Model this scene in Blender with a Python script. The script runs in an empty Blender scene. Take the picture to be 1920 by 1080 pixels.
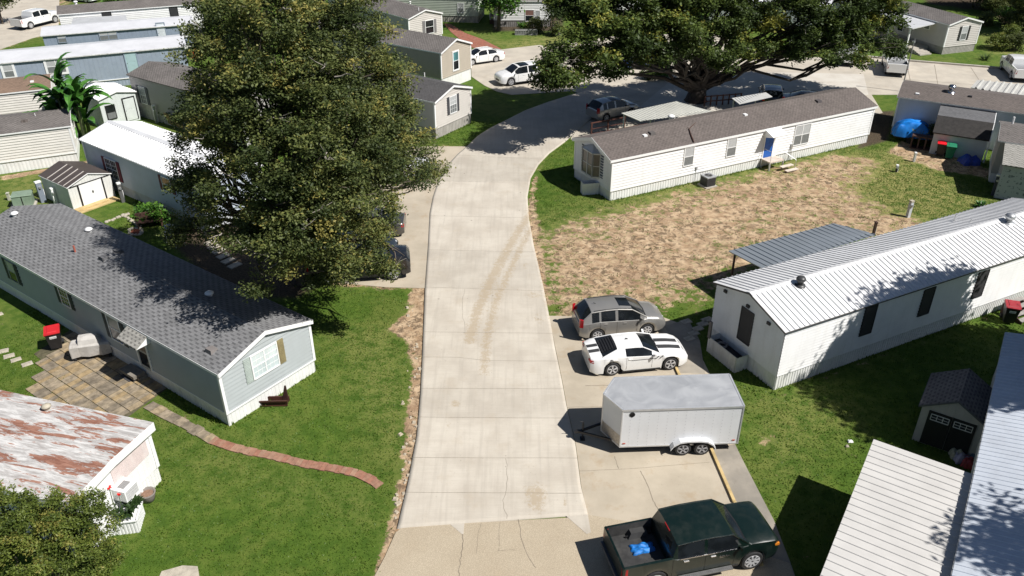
import bpy, math, random
import numpy as np
from mathutils import Vector, Matrix

random.seed(7)
rng = np.random.default_rng(7)
R = math.radians
sc = bpy.context.scene
C = sc.collection

# ------------------------------------------------------------------ camera geometry (drone view)
F, PITCH, CH = 1527.66, R(30.428), 23.265
CP, SP = math.cos(PITCH), math.sin(PITCH)

def ray(x, y):
    return Vector((x - 960.0, F * CP + (540.0 - y) * SP, -F * SP + (540.0 - y) * CP))

def G(x, y, z=0.0):
    """the world point at height z that shows at photo pixel (x, y)"""
    d = ray(x, y)
    t = (z - CH) / d.z
    return Vector((d.x * t, d.y * t, z))

def AT(x, y, Y):
    """the world point at distance Y along the view axis that shows at photo pixel (x, y)"""
    d = ray(x, y)
    t = Y / d.y
    return Vector((d.x * t, Y, CH + d.z * t))

# ------------------------------------------------------------------ mesh builder
class MB:
    def __init__(s):
        s.v, s.f, s.m, s.cm, s.M = [], [], [], 0, None

    def P(s, p):
        p = Vector(p)
        return tuple(s.M @ p) if s.M is not None else tuple(p)

    def poly(s, pts, m=None):
        b = len(s.v)
        s.v += [s.P(p) for p in pts]
        s.f.append(list(range(b, b + len(pts))))
        s.m.append(s.cm if m is None else m)

    def box(s, x0, x1, y0, y1, z0, z1, m=None):
        b = len(s.v)
        s.v += [s.P(p) for p in ((x0, y0, z0), (x1, y0, z0), (x1, y1, z0), (x0, y1, z0), (x0, y0, z1), (x1, y0, z1), (x1, y1, z1), (x0, y1, z1))]
        for q in ((3, 2, 1, 0), (4, 5, 6, 7), (0, 1, 5, 4), (1, 2, 6, 5), (2, 3, 7, 6), (3, 0, 4, 7)):
            s.f.append([b + i for i in q])
            s.m.append(s.cm if m is None else m)

    def hexa(s, lo, hi, m=None):
        """solid between two 4-point (or n-point) loops"""
        n = len(lo)
        b = len(s.v)
        s.v += [s.P(p) for p in lo] + [s.P(p) for p in hi]
        mm = s.cm if m is None else m
        s.f.append([b + i for i in reversed(range(n))]); s.m.append(mm)
        s.f.append([b + n + i for i in range(n)]); s.m.append(mm)
        for i in range(n):
            j = (i + 1) % n
            s.f.append([b + i, b + j, b + n + j, b + n + i]); s.m.append(mm)

    def prism(s, pts, z0, z1, m=None):
        s.hexa([(p[0], p[1], z0) for p in pts], [(p[0], p[1], z1) for p in pts], m)

    def bar(s, a, b_, w, h=None, m=None, up=(0, 0, 1)):
        a, b_ = Vector(a), Vector(b_)
        h = w if h is None else h
        d = (b_ - a).normalized()
        u = Vector(up)
        if abs(d.dot(u)) > 0.98:
            u = Vector((1, 0, 0))
        r = d.cross(u).normalized() * w / 2
        u = r.normalized().cross(d).normalized() * h / 2
        s.hexa([a - r - u, a + r - u, a + r + u, a - r + u], [b_ - r - u, b_ + r - u, b_ + r + u, b_ - r + u], m)

    def tube(s, pts, rad, n=8, m=None, cap=True):
        pts = [Vector(p) for p in pts]
        if not hasattr(rad, '__len__'):
            rad = [rad] * len(pts)
        mm = s.cm if m is None else m
        rings = []
        ref = Vector((0.31, 0.17, 0.93))
        for i, p in enumerate(pts):
            d = (pts[min(i + 1, len(pts) - 1)] - pts[max(i - 1, 0)]).normalized()
            if abs(d.dot(ref)) > 0.97:
                ref = Vector((0.93, 0.31, 0.1))
            u = d.cross(ref).normalized()
            w = d.cross(u).normalized()
            b = len(s.v)
            for k in range(n):
                a = 2 * math.pi * k / n
                s.v.append(s.P(p + (u * math.cos(a) + w * math.sin(a)) * rad[i]))
            rings.append(b)
        for i in range(len(rings) - 1):
            for k in range(n):
                s.f.append([rings[i] + k, rings[i] + (k + 1) % n, rings[i + 1] + (k + 1) % n, rings[i + 1] + k]); s.m.append(mm)
        if cap:
            s.f.append([rings[0] + k for k in reversed(range(n))]); s.m.append(mm)
            s.f.append([rings[-1] + k for k in range(n)]); s.m.append(mm)

    def lathe(s, prof, c=(0, 0, 0), axis='z', n=20, m=None):
        c = Vector(c)
        mm = s.cm if m is None else m
        b0 = len(s.v)
        for r_, h_ in prof:
            for k in range(n):
                a = 2 * math.pi * k / n
                ca, sa = math.cos(a) * r_, math.sin(a) * r_
                p = {'z': (ca, sa, h_), 'y': (ca, h_, sa), 'x': (h_, ca, sa)}[axis]
                s.v.append(s.P(c + Vector(p)))
        for i in range(len(prof) - 1):
            for k in range(n):
                a = b0 + i * n
                s.f.append([a + k, a + (k + 1) % n, a + n + (k + 1) % n, a + n + k]); s.m.append(mm)
        s.f.append([b0 + k for k in range(n)]); s.m.append(mm)
        s.f.append([b0 + (len(prof) - 1) * n + k for k in range(n)]); s.m.append(mm)

    def build(s, name, mats, parent=None, smooth=False):
        me = bpy.data.meshes.new(name)
        me.from_pydata(s.v, [], s.f)
        if not isinstance(mats, (list, tuple)):
            mats = [mats]
        for k in mats:
            me.materials.append(k)
        if len(mats) > 1:
            me.polygons.foreach_set('material_index', [min(i, len(mats) - 1) for i in s.m])
        if smooth:
            me.polygons.foreach_set('use_smooth', [True] * len(me.polygons))
        me.update()
        o = bpy.data.objects.new(name, me)
        C.objects.link(o)
        if parent is not None:
            o.parent = parent
        return o

def clip(poly, ax, t, keep_ge):
    out = []
    n = len(poly)
    for i in range(n):
        a, b = poly[i], poly[(i + 1) % n]
        ia = (a[ax] >= t - 1e-9) if keep_ge else (a[ax] <= t + 1e-9)
        ib = (b[ax] >= t - 1e-9) if keep_ge else (b[ax] <= t + 1e-9)
        if ia:
            out.append(a)
        if ia != ib and abs(b[ax] - a[ax]) > 1e-9:
            k = (t - a[ax]) / (b[ax] - a[ax])
            out.append((a[0] + (b[0] - a[0]) * k, a[1] + (b[1] - a[1]) * k))
    return out

def profiled(mb, O, du, dv, n, poly, ax, bps, m=None):
    """cover a convex 2-D polygon with a relief that runs along one axis (lap siding, ribbed metal)"""
    O, du, dv, n = Vector(O), Vector(du), Vector(dv), Vector(n)
    lo, hi = min(p[ax] for p in poly), max(p[ax] for p in poly)
    def W(p, o):
        return O + du * p[0] + dv * p[1] + n * o
    for (t0, o0), (t1, o1) in zip(bps[:-1], bps[1:]):
        if t1 <= lo or t0 >= hi:
            continue
        if t1 - t0 < 1e-6:
            near = clip(clip(poly, ax, t0 - 1e-4, True), ax, t0 + 1e-4, False)
            if len(near) >= 3:
                ox = 1 - ax
                a, b = min(p[ox] for p in near), max(p[ox] for p in near)
                pa = (t0, a) if ax == 0 else (a, t0)
                pb = (t0, b) if ax == 0 else (b, t0)
                mb.poly([W(pa, o0), W(pb, o0), W(pb, o1), W(pa, o1)], m)
            continue
        q = clip(clip(poly, ax, t0, True), ax, t1, False)
        if len(q) >= 3:
            mb.poly([W(p, o0 + (o1 - o0) * (p[ax] - t0) / (t1 - t0)) for p in q], m)

def lap_bps(z0, z1, p=.2, d=.016):
    r, z = [], z0
    while z < z1:
        r += [(z, d), (z + p, 0.0)]
        z += p
    return r

def rib_bps(a, b, p=.23, d=.02, w=.06):
    r, x = [], a
    while x < b:
        r += [(x, 0), (x + p - w, 0), (x + p - w * .75, d), (x + p - w * .25, d)]
        x += p
    r.append((x, 0))
    return r

def corr_bps(a, b, p=.16, d=.016):
    r, x = [], a
    while x < b:
        r += [(x, 0), (x + .35 * p, 0), (x + .45 * p, d), (x + .9 * p, d)]
        x += p
    r.append((x, 0))
    return r

# ------------------------------------------------------------------ things
def tag(o, label, cat, group=None, kind=None):
    o['label'] = label
    o['category'] = cat
    if group:
        o['group'] = group
    if kind:
        o['kind'] = kind
    return o

def T(name, label, cat, loc=(0, 0, 0), rz=0.0, group=None):
    o = bpy.data.objects.new(name, None)
    o.empty_display_size = .3
    C.objects.link(o)
    o.location = loc
    o.rotation_euler = (0, 0, rz)
    return tag(o, label, cat, group)

def structure(o):
    o['kind'] = 'structure'
    return o

def copy_tree(o, parent=None):
    c = o.copy()
    C.objects.link(c)
    if parent is not None:
        c.parent = parent
    for ch in list(o.children):
        copy_tree(ch, c)
    return c

def again(o, loc, rz, label, group=None, scale=None):
    c = copy_tree(o)
    c.location = loc
    c.rotation_euler = (0, 0, rz)
    c['label'] = label
    if group:
        c['group'] = group
    if scale:
        c.scale = scale if hasattr(scale, '__len__') else (scale,) * 3
    return c

# ------------------------------------------------------------------ materials
class NT:
    def __init__(s, name):
        s.mat = bpy.data.materials.new(name)
        s.mat.use_nodes = True
        s.t = s.mat.node_tree
        s.b = s.t.nodes['Principled BSDF']
        s.co = s.N('ShaderNodeTexCoord')
    def N(s, ty, **k):
        n = s.t.nodes.new(ty)
        for a, b in k.items():
            setattr(n, a, b)
        return n
    def L(s, a, b):
        s.t.links.new(a, b)
    def _in(s, sock, v):
        if hasattr(v, 'is_output') or isinstance(v, bpy.types.NodeSocket):
            s.L(v, sock)
        elif v is not None:
            sock.default_value = v
    def math(s, op, a, b=None, c=None, clamp=False):
        n = s.N('ShaderNodeMath', operation=op, use_clamp=clamp)
        s._in(n.inputs[0], a)
        if b is not None: s._in(n.inputs[1], b)
        if c is not None: s._in(n.inputs[2], c)
        return n.outputs[0]
    def mix(s, f, a, b, mode='MIX'):
        n = s.N('ShaderNodeMix', data_type='RGBA', blend_type=mode)
        s._in(n.inputs[0], f)
        s._in(n.inputs[6], a if not isinstance(a, tuple) else (*a[:3], 1))
        s._in(n.inputs[7], b if not isinstance(b, tuple) else (*b[:3], 1))
        return n.outputs[2]
    def noise(s, scale, detail=4, rough=.6, coord=None, dist=0, sc3=None):
        n = s.N('ShaderNodeTexNoise')
        n.inputs['Scale'].default_value = scale
        n.inputs['Detail'].default_value = detail
        n.inputs['Roughness'].default_value = rough
        n.inputs['Distortion'].default_value = dist
        c = coord or s.co.outputs['Object']
        if sc3:
            mp = s.N('ShaderNodeMapping')
            mp.inputs['Scale'].default_value = sc3
            s.L(c, mp.inputs['Vector'])
            c = mp.outputs[0]
        s.L(c, n.inputs['Vector'])
        return n.outputs['Fac']
    def smooth(s, v, a, b):
        n = s.N('ShaderNodeMapRange', interpolation_type='SMOOTHSTEP')
        s._in(n.inputs['Value'], v)
        n.inputs['From Min'].default_value = a
        n.inputs['From Max'].default_value = b
        return n.outputs['Result']
    def attr(s, name):
        n = s.N('ShaderNodeAttribute', attribute_name=name)
        return n.outputs['Fac']
    def bump(s, h, strength=.3, dist=.02, prev=None):
        n = s.N('ShaderNodeBump')
        n.inputs['Strength'].default_value = strength
        n.inputs['Distance'].default_value = dist
        s.L(h, n.inputs['Height'])
        if prev is not None:
            s.L(prev, n.inputs['Normal'])
        return n.outputs[0]
    def out(s, col, rough=.6, metal=0, normal=None, coat=0):
        if isinstance(col, tuple):
            s.b.inputs['Base Color'].default_value = (*col[:3], 1)
        else:
            s.L(col, s.b.inputs['Base Color'])
        s._in(s.b.inputs['Roughness'], rough)
        s.b.inputs['Metallic'].default_value = metal
        s.b.inputs['Coat Weight'].default_value = coat
        s.b.inputs['Coat Roughness'].default_value = .05
        if normal is not None:
            s.L(normal, s.b.inputs['Normal'])
        return s.mat

_pm = {}
def PM(col, rough=.6, var=.1, scale=1.5, metal=0, coat=0, bump=0, bscale=30, dirt=0, dirtcol=(.16, .13, .1), streak=False, name='surface'):
    key = (col, rough, var, scale, metal, coat, bump, bscale, dirt, dirtcol, streak)
    if key in _pm:
        return _pm[key]
    n = NT(name)
    lo = tuple(c * (1 - var) for c in col)
    hi = tuple(min(1, c * (1 + var)) for c in col)
    f = n.noise(scale, 5, .65)
    f = n.smooth(f, .3, .7)
    c = n.mix(f, lo, hi)
    if dirt:
        d = n.noise(1.3, 6, .7, sc3=(2.5, 2.5, .35) if streak else None)
        d2 = n.noise(14, 3, .6)
        d = n.math('ADD', n.math('MULTIPLY', d, .75), n.math('MULTIPLY', d2, .25))
        d = n.math('MULTIPLY', n.smooth(d, .46, .72), dirt)
        c = n.mix(d, c, dirtcol)
    nm = n.bump(n.noise(bscale, 4, .6), bump, .02) if bump else None
    n.out(c, rough, metal, nm, coat)
    _pm[key] = n.mat
    return n.mat

def shingle_mat(base, dark, tab=(.32, .145), dash=.45, contrast=1.0, patch=.12):
    n = NT('asphalt_shingle')
    sx = n.N('ShaderNodeSeparateXYZ'); n.L(n.co.outputs['Object'], sx.inputs[0])
    row = n.math('FLOOR', n.math('DIVIDE', sx.outputs[1], tab[1]))
    fy = n.math('FRACT', n.math('DIVIDE', sx.outputs[1], tab[1]))
    xo = n.math('ADD', n.math('DIVIDE', sx.outputs[0], tab[0]), n.math('MULTIPLY', row, .5))
    fx = n.math('FRACT', xo)
    cell = n.N('ShaderNodeCombineXYZ')
    n.L(n.math('FLOOR', n.math('MULTIPLY', xo, 2)), cell.inputs[0]); n.L(row, cell.inputs[1])
    wn = n.N('ShaderNodeTexWhiteNoise', noise_dimensions='2D'); n.L(cell.outputs[0], wn.inputs['Vector'])
    d = n.math('MULTIPLY', n.math('LESS_THAN', fx, dash), n.math('LESS_THAN', fy, .52))
    d = n.math('MULTIPLY', d, contrast)
    c = n.mix(d, base, dark)
    v = n.math('MULTIPLY', n.math('SUBTRACT', wn.outputs['Value'], .5), .28)
    big = n.math('MULTIPLY', n.math('SUBTRACT', n.noise(.6, 4, .6), .5), patch * 4)
    gr = n.math('MULTIPLY', n.math('SUBTRACT', n.noise(60, 2, .6), .5), .35)
    tot = n.math('ADD', n.math('ADD', n.math('ADD', v, big), gr), 1.0)
    vm = n.N('ShaderNodeVectorMath', operation='SCALE'); n.L(c, vm.inputs[0]); n.L(tot, vm.inputs['Scale'])
    edge = n.math('LESS_THAN', fy, .1)
    c2 = n.mix(n.math('MULTIPLY', edge, .35), vm.outputs[0], tuple(k * .5 for k in dark))
    nm = n.bump(n.math('ADD', n.math('MULTIPLY', fy, 1.0), n.noise(50, 2, .5)), .35, .008)
    return n.out(c2, .92, 0, nm)

def glass_mat(tint=(.008, .01, .012), rough=.08):
    n = NT('dark_glass')
    n.b.inputs['Specular IOR Level'].default_value = .45
    return n.out(n.mix(n.smooth(n.noise(1.2, 2), .4, .6), tint, tuple(c * 1.8 for c in tint)), rough, 0)

M = {}
M['white'] = PM((.78, .78, .77), .5, .04, 1, dirt=.25, dirtcol=(.5, .48, .42), streak=True, name='white_vinyl')
M['white2'] = PM((.74, .74, .72), .5, .05, 1.2, dirt=.35, dirtcol=(.42, .4, .34), streak=True, name='white_skirting')
M['trimwhite'] = PM((.8, .8, .79), .45, .03, 2, name='white_trim')
M['trimdirty'] = PM((.62, .62, .6), .6, .1, 2, dirt=.6, dirtcol=(.2, .18, .16), streak=True)
M['glass'] = glass_mat()
M['glassteal'] = glass_mat((.06, .16, .17))
M['screen'] = PM((.03, .03, .032), .7, .1, 3, name='insect_screen')
M['blind'] = PM((.42, .43, .43), .35, .06, 6, name='blind_behind_glass')
M['blinddark'] = PM((.17, .18, .18), .3, .1, 6)
M['black'] = PM((.012, .012, .013), .5, .2, 4, name='black_plastic')
M['rubber'] = PM((.018, .018, .019), .85, .25, 8, name='tyre_rubber')
M['chrome'] = PM((.6, .6, .62), .2, .05, 3, metal=1, name='bright_metal')
M['alloy'] = PM((.55, .55, .56), .35, .08, 4, metal=.25, name='alloy')
M['galv'] = PM((.5, .51, .52), .42, .12, 5, metal=.7, name='galvanised_metal')
M['wood'] = PM((.33, .22, .12), .8, .25, 3, bump=.3, name='wood')
M['timber'] = PM((.5, .37, .17), .8, .2, 2, dirt=.4, name='yellow_timber')
M['darkwood'] = PM((.07, .035, .025), .7, .3, 3, bump=.3, name='dark_wood')
M['reddeck'] = PM((.08, .03, .02), .7, .3, 2, name='red_stained_wood')
M['concrete'] = PM((.4, .37, .32), .9, .12, 2, bump=.2, dirt=.4, dirtcol=(.25, .22, .18), name='plain_concrete')
M['stone'] = PM((.4, .36, .29), .9, .2, 4, bump=.4, name='pale_stone')
M['red'] = PM((.5, .02, .025), .4, .1, 3, name='red_plastic')
M['green'] = PM((.02, .19, .1), .45, .1, 3, name='green_plastic')
M['tarp'] = PM((.01, .19, .62), .45, .2, 3, bump=.35, bscale=6, name='blue_tarpaulin')
M['tarp2'] = PM((.01, .04, .3), .55, .3, 3, bump=.5, bscale=8)
M['bark'] = PM((.1, .08, .062), .95, .35, 3, bump=.8, bscale=12, name='bark')
M['barklight'] = PM((.3, .27, .23), .9, .25, 3, bump=.5, name='pale_bark')
M['grillcover'] = PM((.46, .44, .41), .8, .12, 2, bump=.5, bscale=5, dirt=.5, dirtcol=(.14, .1, .08), name='weathered_cover')
# ------------------------------------------------------------------ houses
class House:
    """a manufactured home: local x runs along its length, local y across, origin at one base corner"""
    def __init__(s, name, label, cat, x, y, yaw, L, W, hw, hr, side, sk=.75, group=None):
        yaw = R(yaw)
        ox, oy = x, y
        if side < 0:
            ox, oy = x + W * math.sin(yaw), y - W * math.cos(yaw)
        s.L, s.W, s.hw, s.hr, s.sk = L, W, hw, hr, sk
        s.root = T(name, label, cat, (ox, oy, 0), yaw, group)
        s.Mw = Matrix.Translation((ox, oy, 0)) @ Matrix.Rotation(yaw, 4, 'Z')
        s.Mi = s.Mw.inverted()
        s.planes = {'a': ((0, 0, 0), (1, 0, 0), (0, -1, 0)), 'b': ((0, W, 0), (1, 0, 0), (0, 1, 0)),
                    'c': ((0, 0, 0), (0, 1, 0), (-1, 0, 0)), 'd': ((L, 0, 0), (0, 1, 0), (1, 0, 0))}

    def lray(s, px, py):
        o = s.Mi @ Vector((0, 0, CH))
        d = s.Mi.to_3x3() @ ray(px, py)
        return o, d

    def uz(s, side, px, py):
        o, d = s.lray(px, py)
        O, du, n = (Vector(k) for k in s.planes[side])
        t = (O - o).dot(n) / d.dot(n)
        p = o + d * t
        return (p - O).dot(du), p.z

    def onroof(s, px, py):
        o, d = s.lray(px, py)
        W2 = s.W / 2
        for sg in (-1, 1):
            # z = hw+hr - hr*|y-W2|/W2
            # along sg side
            k = -s.hr / W2 * sg
            t = (s.hw + s.hr + .09 + k * (o.y - W2) - o.z) / (d.z - k * d.y)
            p = o + d * t
            if (p.y - W2) * sg >= 0:
                return p
        return p

    def slope_z(s, y):
        return s.hw + s.hr - s.hr * abs(y - s.W / 2) / (s.W / 2)

    def walls(s, m, kind='lap', p=.2, d=.014, mats=None):
        mb = MB()
        W, L, z0, z1, zr = s.W, s.L, s.sk, s.hw, s.hw + s.hr
        long_ = [(0, z0), (L, z0), (L, z1), (0, z1)]
        gab = [(0, z0), (W, z0), (W, z1), (W / 2, zr), (0, z1)]
        mb.poly([(0, 0, z0), (L, 0, z0), (L, W, z0), (0, W, z0)])
        for k in 'abcd':
            O, du, n = s.planes[k]
            pl = long_ if k in 'ab' else gab
            if kind == 'lap':
                profiled(mb, O, du, (0, 0, 1), n, pl, 1, lap_bps(z0, zr, p, d))
            elif kind == 'vert':
                profiled(mb, O, du, (0, 0, 1), n, pl, 0, corr_bps(0, max(L, W), p, d))
            elif kind == 'board':
                profiled(mb, O, du, (0, 0, 1), n, pl, 0, [q for i in range(int(max(L, W) / p) + 1) for q in ((i * p, 0), (i * p + p - .03, 0), (i * p + p - .025, -.012), (i * p + p - .005, -.012))] + [(max(L, W) + p, 0)])
            else:
                mb.poly([Vector(O) + Vector(du) * a + Vector((0, 0, b)) for a, b in pl])
        s.wall = mb.build('wall', m, s.root)
        return s

    def skirt(s, m, p=.17, d=.014, inset=.03, band=None):
        if s.sk <= 0:
            return s
        mb = MB()
        L, W = s.L, s.W
        for k in 'abcd':
            O, du, n = s.planes[k]
            O = Vector(O) - Vector(n) * inset
            w = L if k in 'ab' else W
            profiled(mb, O, du, (0, 0, 1), n, [(0, -.05), (w, -.05), (w, s.sk), (0, s.sk)], 0, corr_bps(0, w, p, d))
        mb.build('skirting', m, s.root)
        if band:
            mb = MB()
            z = s.sk
            mb.box(-.05, L + .05, -.05, 0, z - .05, z + .03)
            mb.box(-.05, L + .05, W, W + .05, z - .05, z + .03)
            mb.box(-.05, 0, 0, W, z - .05, z + .03)
            mb.box(L, L + .05, 0, W, z - .05, z + .03)
            mb.build('base_trim', band, s.root)
        return s

    def roof(s, m, oh=.12, ohe=.15, t=.09, fascia=None, fh=.16, ribs=None, ridgecap=None, ovl=0):
        mb = MB()
        L, W, W2 = s.L, s.W, s.W / 2
        k = s.hr / W2
        zr = s.hw + s.hr + .01
        x0, x1 = -ohe, L + ohe
        for sg in (-1, 1):
            ye = W2 + sg * (W2 + oh)
            ze = zr - k * (W2 + oh)
            if ribs:
                du = Vector((1, 0, 0))
                dv = Vector((0, sg, -k)).normalized()
                n = Vector((0, sg * k, 1)).normalized()
                ln = math.hypot(W2 + oh, k * (W2 + oh))
                profiled(mb, Vector((x0, W2, zr + t)), du, dv, n, [(0, 0), (x1 - x0, 0), (x1 - x0, ln), (0, ln)], 0, rib_bps(0, x1 - x0, *ribs))
            else:
                mb.poly([(x0, ye, ze + t), (x1, ye, ze + t), (x1, W2, zr + t), (x0, W2, zr + t)])
            mb.poly([(x0, ye, ze), (x1, ye, ze), (x1, W2, zr), (x0, W2, zr)])
            mb.poly([(x0, ye, ze), (x1, ye, ze), (x1, ye, ze + t), (x0, ye, ze + t)])
            for x in (x0, x1):
                mb.poly([(x, ye, ze), (x, W2, zr), (x, W2, zr + t), (x, ye, ze + t)])
        if ridgecap:
            for sg in (-1, 1):
                mb.poly([(x0 - .01, W2, zr + t + .035), (x1 + .01, W2, zr + t + .035), (x1 + .01, W2 + sg * .22, zr + t - k * .22 + .03), (x0 - .01, W2 + sg * .22, zr + t - k * .22 + .03)], 1)
        s.roofo = mb.build('roof', [m, ridgecap or m], s.root)
        if fascia:
            mb = MB()
            for x in (x0 - .025, x1 + .001):
                for sg in (-1, 1):
                    ye = W2 + sg * (W2 + oh)
                    ze = zr - k * (W2 + oh)
                    y_in = W2
                    q = [(ye, ze + t - .015 - fh), (y_in, zr + t - .015 - fh), (y_in, zr + t - .015), (ye, ze + t - .015)]
                    mb.hexa([(x, a, b) for a, b in q], [(x + .024, a, b) for a, b in q])
            for sg in (-1, 1):
                ye = W2 + sg * (W2 + oh + .002)
                ze = zr - k * (W2 + oh)
                y0, y1 = sorted((ye, ye + sg * .02))
                mb.box(x0, x1, y0, y1, ze + t - .02 - fh * .7, ze + t - .02)
            mb.build('roof_fascia', fascia, s.root)
        return s

    def corners(s, m, w=.09):
        for x in (0, s.L):
            for y in (0, s.W):
                mb = MB()
                sx = -1 if x == 0 else 1
                sy = -1 if y == 0 else 1
                e = .046
                mb.box(*sorted((x - sx * w, x + sx * e)), *sorted((y + sy * .0, y + sy * e)), s.sk, s.hw)
                mb.box(*sorted((x, x + sx * e)), *sorted((y - sy * w, y)), s.sk, s.hw)
                mb.build('corner_trim', m, s.root)
        return s

    def frame(s, side):
        O, du, n = s.planes[side]
        O, du, n = Vector(O), Vector(du), Vector(n)
        return Matrix(((du.x, n.x, 0, O.x), (du.y, n.y, 0, O.y), (0, 0, 1, 0), (0, 0, 0, 1)))

    def win(s, side, c, w=.75, h=1.2, fm=None, panes='split', shutters=None, sw=.32, grid=False, units=1, px=True, glass=None, fr=.06, label=None, only=None, hood=None):
        u, z = s.uz(side, *c) if px else c
        fm = fm or M['trimwhite']
        mb = MB(); mb.M = s.frame(side)
        P = .07
        x0, x1, z0, z1 = u - w / 2, u + w / 2, z - h / 2, z + h / 2
        mb.box(x0 - fr, x0, 0, P, z0 - fr, z1 + fr); mb.box(x1, x1 + fr, 0, P, z0 - fr, z1 + fr)
        mb.box(x0, x1, 0, P, z1, z1 + fr); mb.box(x0, x1, 0, P + .01, z0 - fr, z0)
        for i in range(units):
            a = x0 + (x1 - x0) * i / units
            b = x0 + (x1 - x0) * (i + 1) / units
            if i:
                mb.box(a - .03, a + .03, 0, P - .005, z0, z1)
            if panes != 'one':
                mb.box(a + (.03 if i else 0), b - (.03 if i < units - 1 else 0), 0, P - .01, z - .022, z + .022)
            if grid:
                for q in (1, 2):
                    xx = a + (b - a) * q / 3
                    mb.box(xx - .009, xx + .009, 0, P - .015, z0, z1)
                for zz in (z0 + h * .25, z1 - h * .25):
                    mb.box(a, b, 0, P - .016, zz - .009, zz + .009)
        f = mb.build('window', fm, s.root)
        if label:
            f['label'] = label
        pb = MB(); pb.M = s.frame(side)
        g = glass or (M['blind'], M['blinddark'])
        pb.poly([(x0, .048, z), (x1, .048, z), (x1, .048, z1), (x0, .048, z1)], 0)
        pb.poly([(x0, .048, z0), (x1, .048, z0), (x1, .048, z), (x0, .048, z)], 1)
        pb.build('pane', list(g), f)
        if shutters:
            for sd in (-1, 1):
                if only and sd != only:
                    continue
                sb = MB(); sb.M = s.frame(side)
                a = (x0 - fr - sw - .02) if sd < 0 else (x1 + fr + .02)
                sb.box(a, a + sw, 0, .055, z0 - fr, z1 + fr)
                nl = 14
                for i in range(nl):
                    zz = z0 + (z1 - z0) * (i + .5) / nl
                    sb.box(a + .04, a + sw - .04, .055, .067, zz - .022, zz + .022)
                sm = shutters if not isinstance(shutters, (list, tuple)) else shutters[0 if sd < 0 else 1]
                sb.build('shutter', sm, s.root)
        return f

    def door(s, side, c, w=.85, h=2.0, m=None, fm=None, px=True, glass=False):
        u, z = s.uz(side, *c) if px else c
        mb = MB(); mb.M = s.frame(side)
        x0, x1, z0, z1 = u - w / 2, u + w / 2, z - h / 2, z + h / 2
        mb.box(x0, x1, 0, .05, z0, z1, 0)
        mb.box(x0 - .08, x0, 0, .075, z0, z1 + .08, 1); mb.box(x1, x1 + .08, 0, .075, z0, z1 + .08, 1)
        mb.box(x0, x1, 0, .075, z1, z1 + .08, 1)
        if glass:
            mb.box(x0 + .1, x1 - .1, .05, .057, z0 + .15, z0 + h * .45, 2)
            mb.box(x0 + .1, x1 - .1, .05, .057, z0 + h * .5, z1 - .12, 2)
        else:
            for a, b in ((.08, .45), (.52, .93)):
                mb.box(x0 + .12, x1 - .12, .05, .057, z0 + h * a, z0 + h * b, 0)
        d = mb.build('door', [m or M['white'], fm or M['trimwhite'], M['glass']], s.root)
        hb = MB(); hb.M = s.frame(side)
        hb.lathe([(.001, .0), (.03, .01), (.035, .05), (.001, .07)], (x1 - .1, .03, z0 + h * .47), 'y', 10)
        hb.build('handle', M['chrome'], d)
        return d

    def vent(s, px, py, kind='cap', sc_=1.0, m=None):
        p = s.onroof(px, py)
        mb = MB(); mb.M = Matrix.Translation(p)
        if kind == 'cap':
            mb.lathe([(.12 * sc_, -.12), (.12 * sc_, .1 * sc_), (.2 * sc_, .1 * sc_), (.21 * sc_, .15 * sc_), (.12 * sc_, .22 * sc_), (.01, .24 * sc_)], n=16)
        elif kind == 'turbine':
            mb.lathe([(.17 * sc_, -.15), (.15 * sc_, .2 * sc_), (.2 * sc_, .22 * sc_), (.27 * sc_, .32 * sc_), (.27 * sc_, .4 * sc_), (.2 * sc_, .5 * sc_), (.01, .54 * sc_)], n=18)
            mb.lathe([(.3 * sc_, -.1), (.3 * sc_, .02), (.1, .04)], n=12)
        elif kind == 'box':
            mb.hexa([(-.22, -.2, -.1), (.22, -.2, -.1), (.22, .2, -.1), (-.22, .2, -.1)], [(-.19, -.17, .1), (.19, -.17, .1), (.19, .17, .13), (-.19, .17, .13)])
        elif kind == 'pipe':
            mb.tube([(0, 0, -.1), (0, 0, .32 * sc_)], .045 * sc_, 8)
        elif kind == 'flat':
            mb.box(-.14, .14, -.14, .14, -.08, .06)
        v = mb.build('roof_vent', m or M['trimwhite'], s.root, smooth=(kind in ('cap', 'turbine')))
        return v

SH_GREY = shingle_mat((.182, .182, .184), (.1, .1, .102), (.46, .15), .5)
SH_BROWN = shingle_mat((.125, .105, .095), (.085, .07, .062), (.3, .14), .5, .8)
SH_TAUPE = shingle_mat((.15, .135, .125), (.07, .062, .058), (.3, .14), .5, .9, .2)
SH_DARK = shingle_mat((.075, .072, .072), (.055, .052, .05), (.3, .14), .5, .6)
SH_RUST = shingle_mat((.2, .135, .095), (.13, .09, .065), (.3, .14), .5, .7)
SH_ASH = shingle_mat((.12, .12, .125), (.09, .09, .09), (.3, .14), .5, .7)
SH_LT = shingle_mat((.3, .29, .26), (.13, .125, .115), (.3, .14), .45, .9)

def metal_roof_mat(col, dirt=.25, rough=.35, dcol=(.3, .29, .27), metal=.25):
    return PM(col, rough, .06, .7, metal=metal, dirt=dirt, dirtcol=dcol, name='painted_metal_roof')

HOMES = 'manufactured homes of the park'
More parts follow.
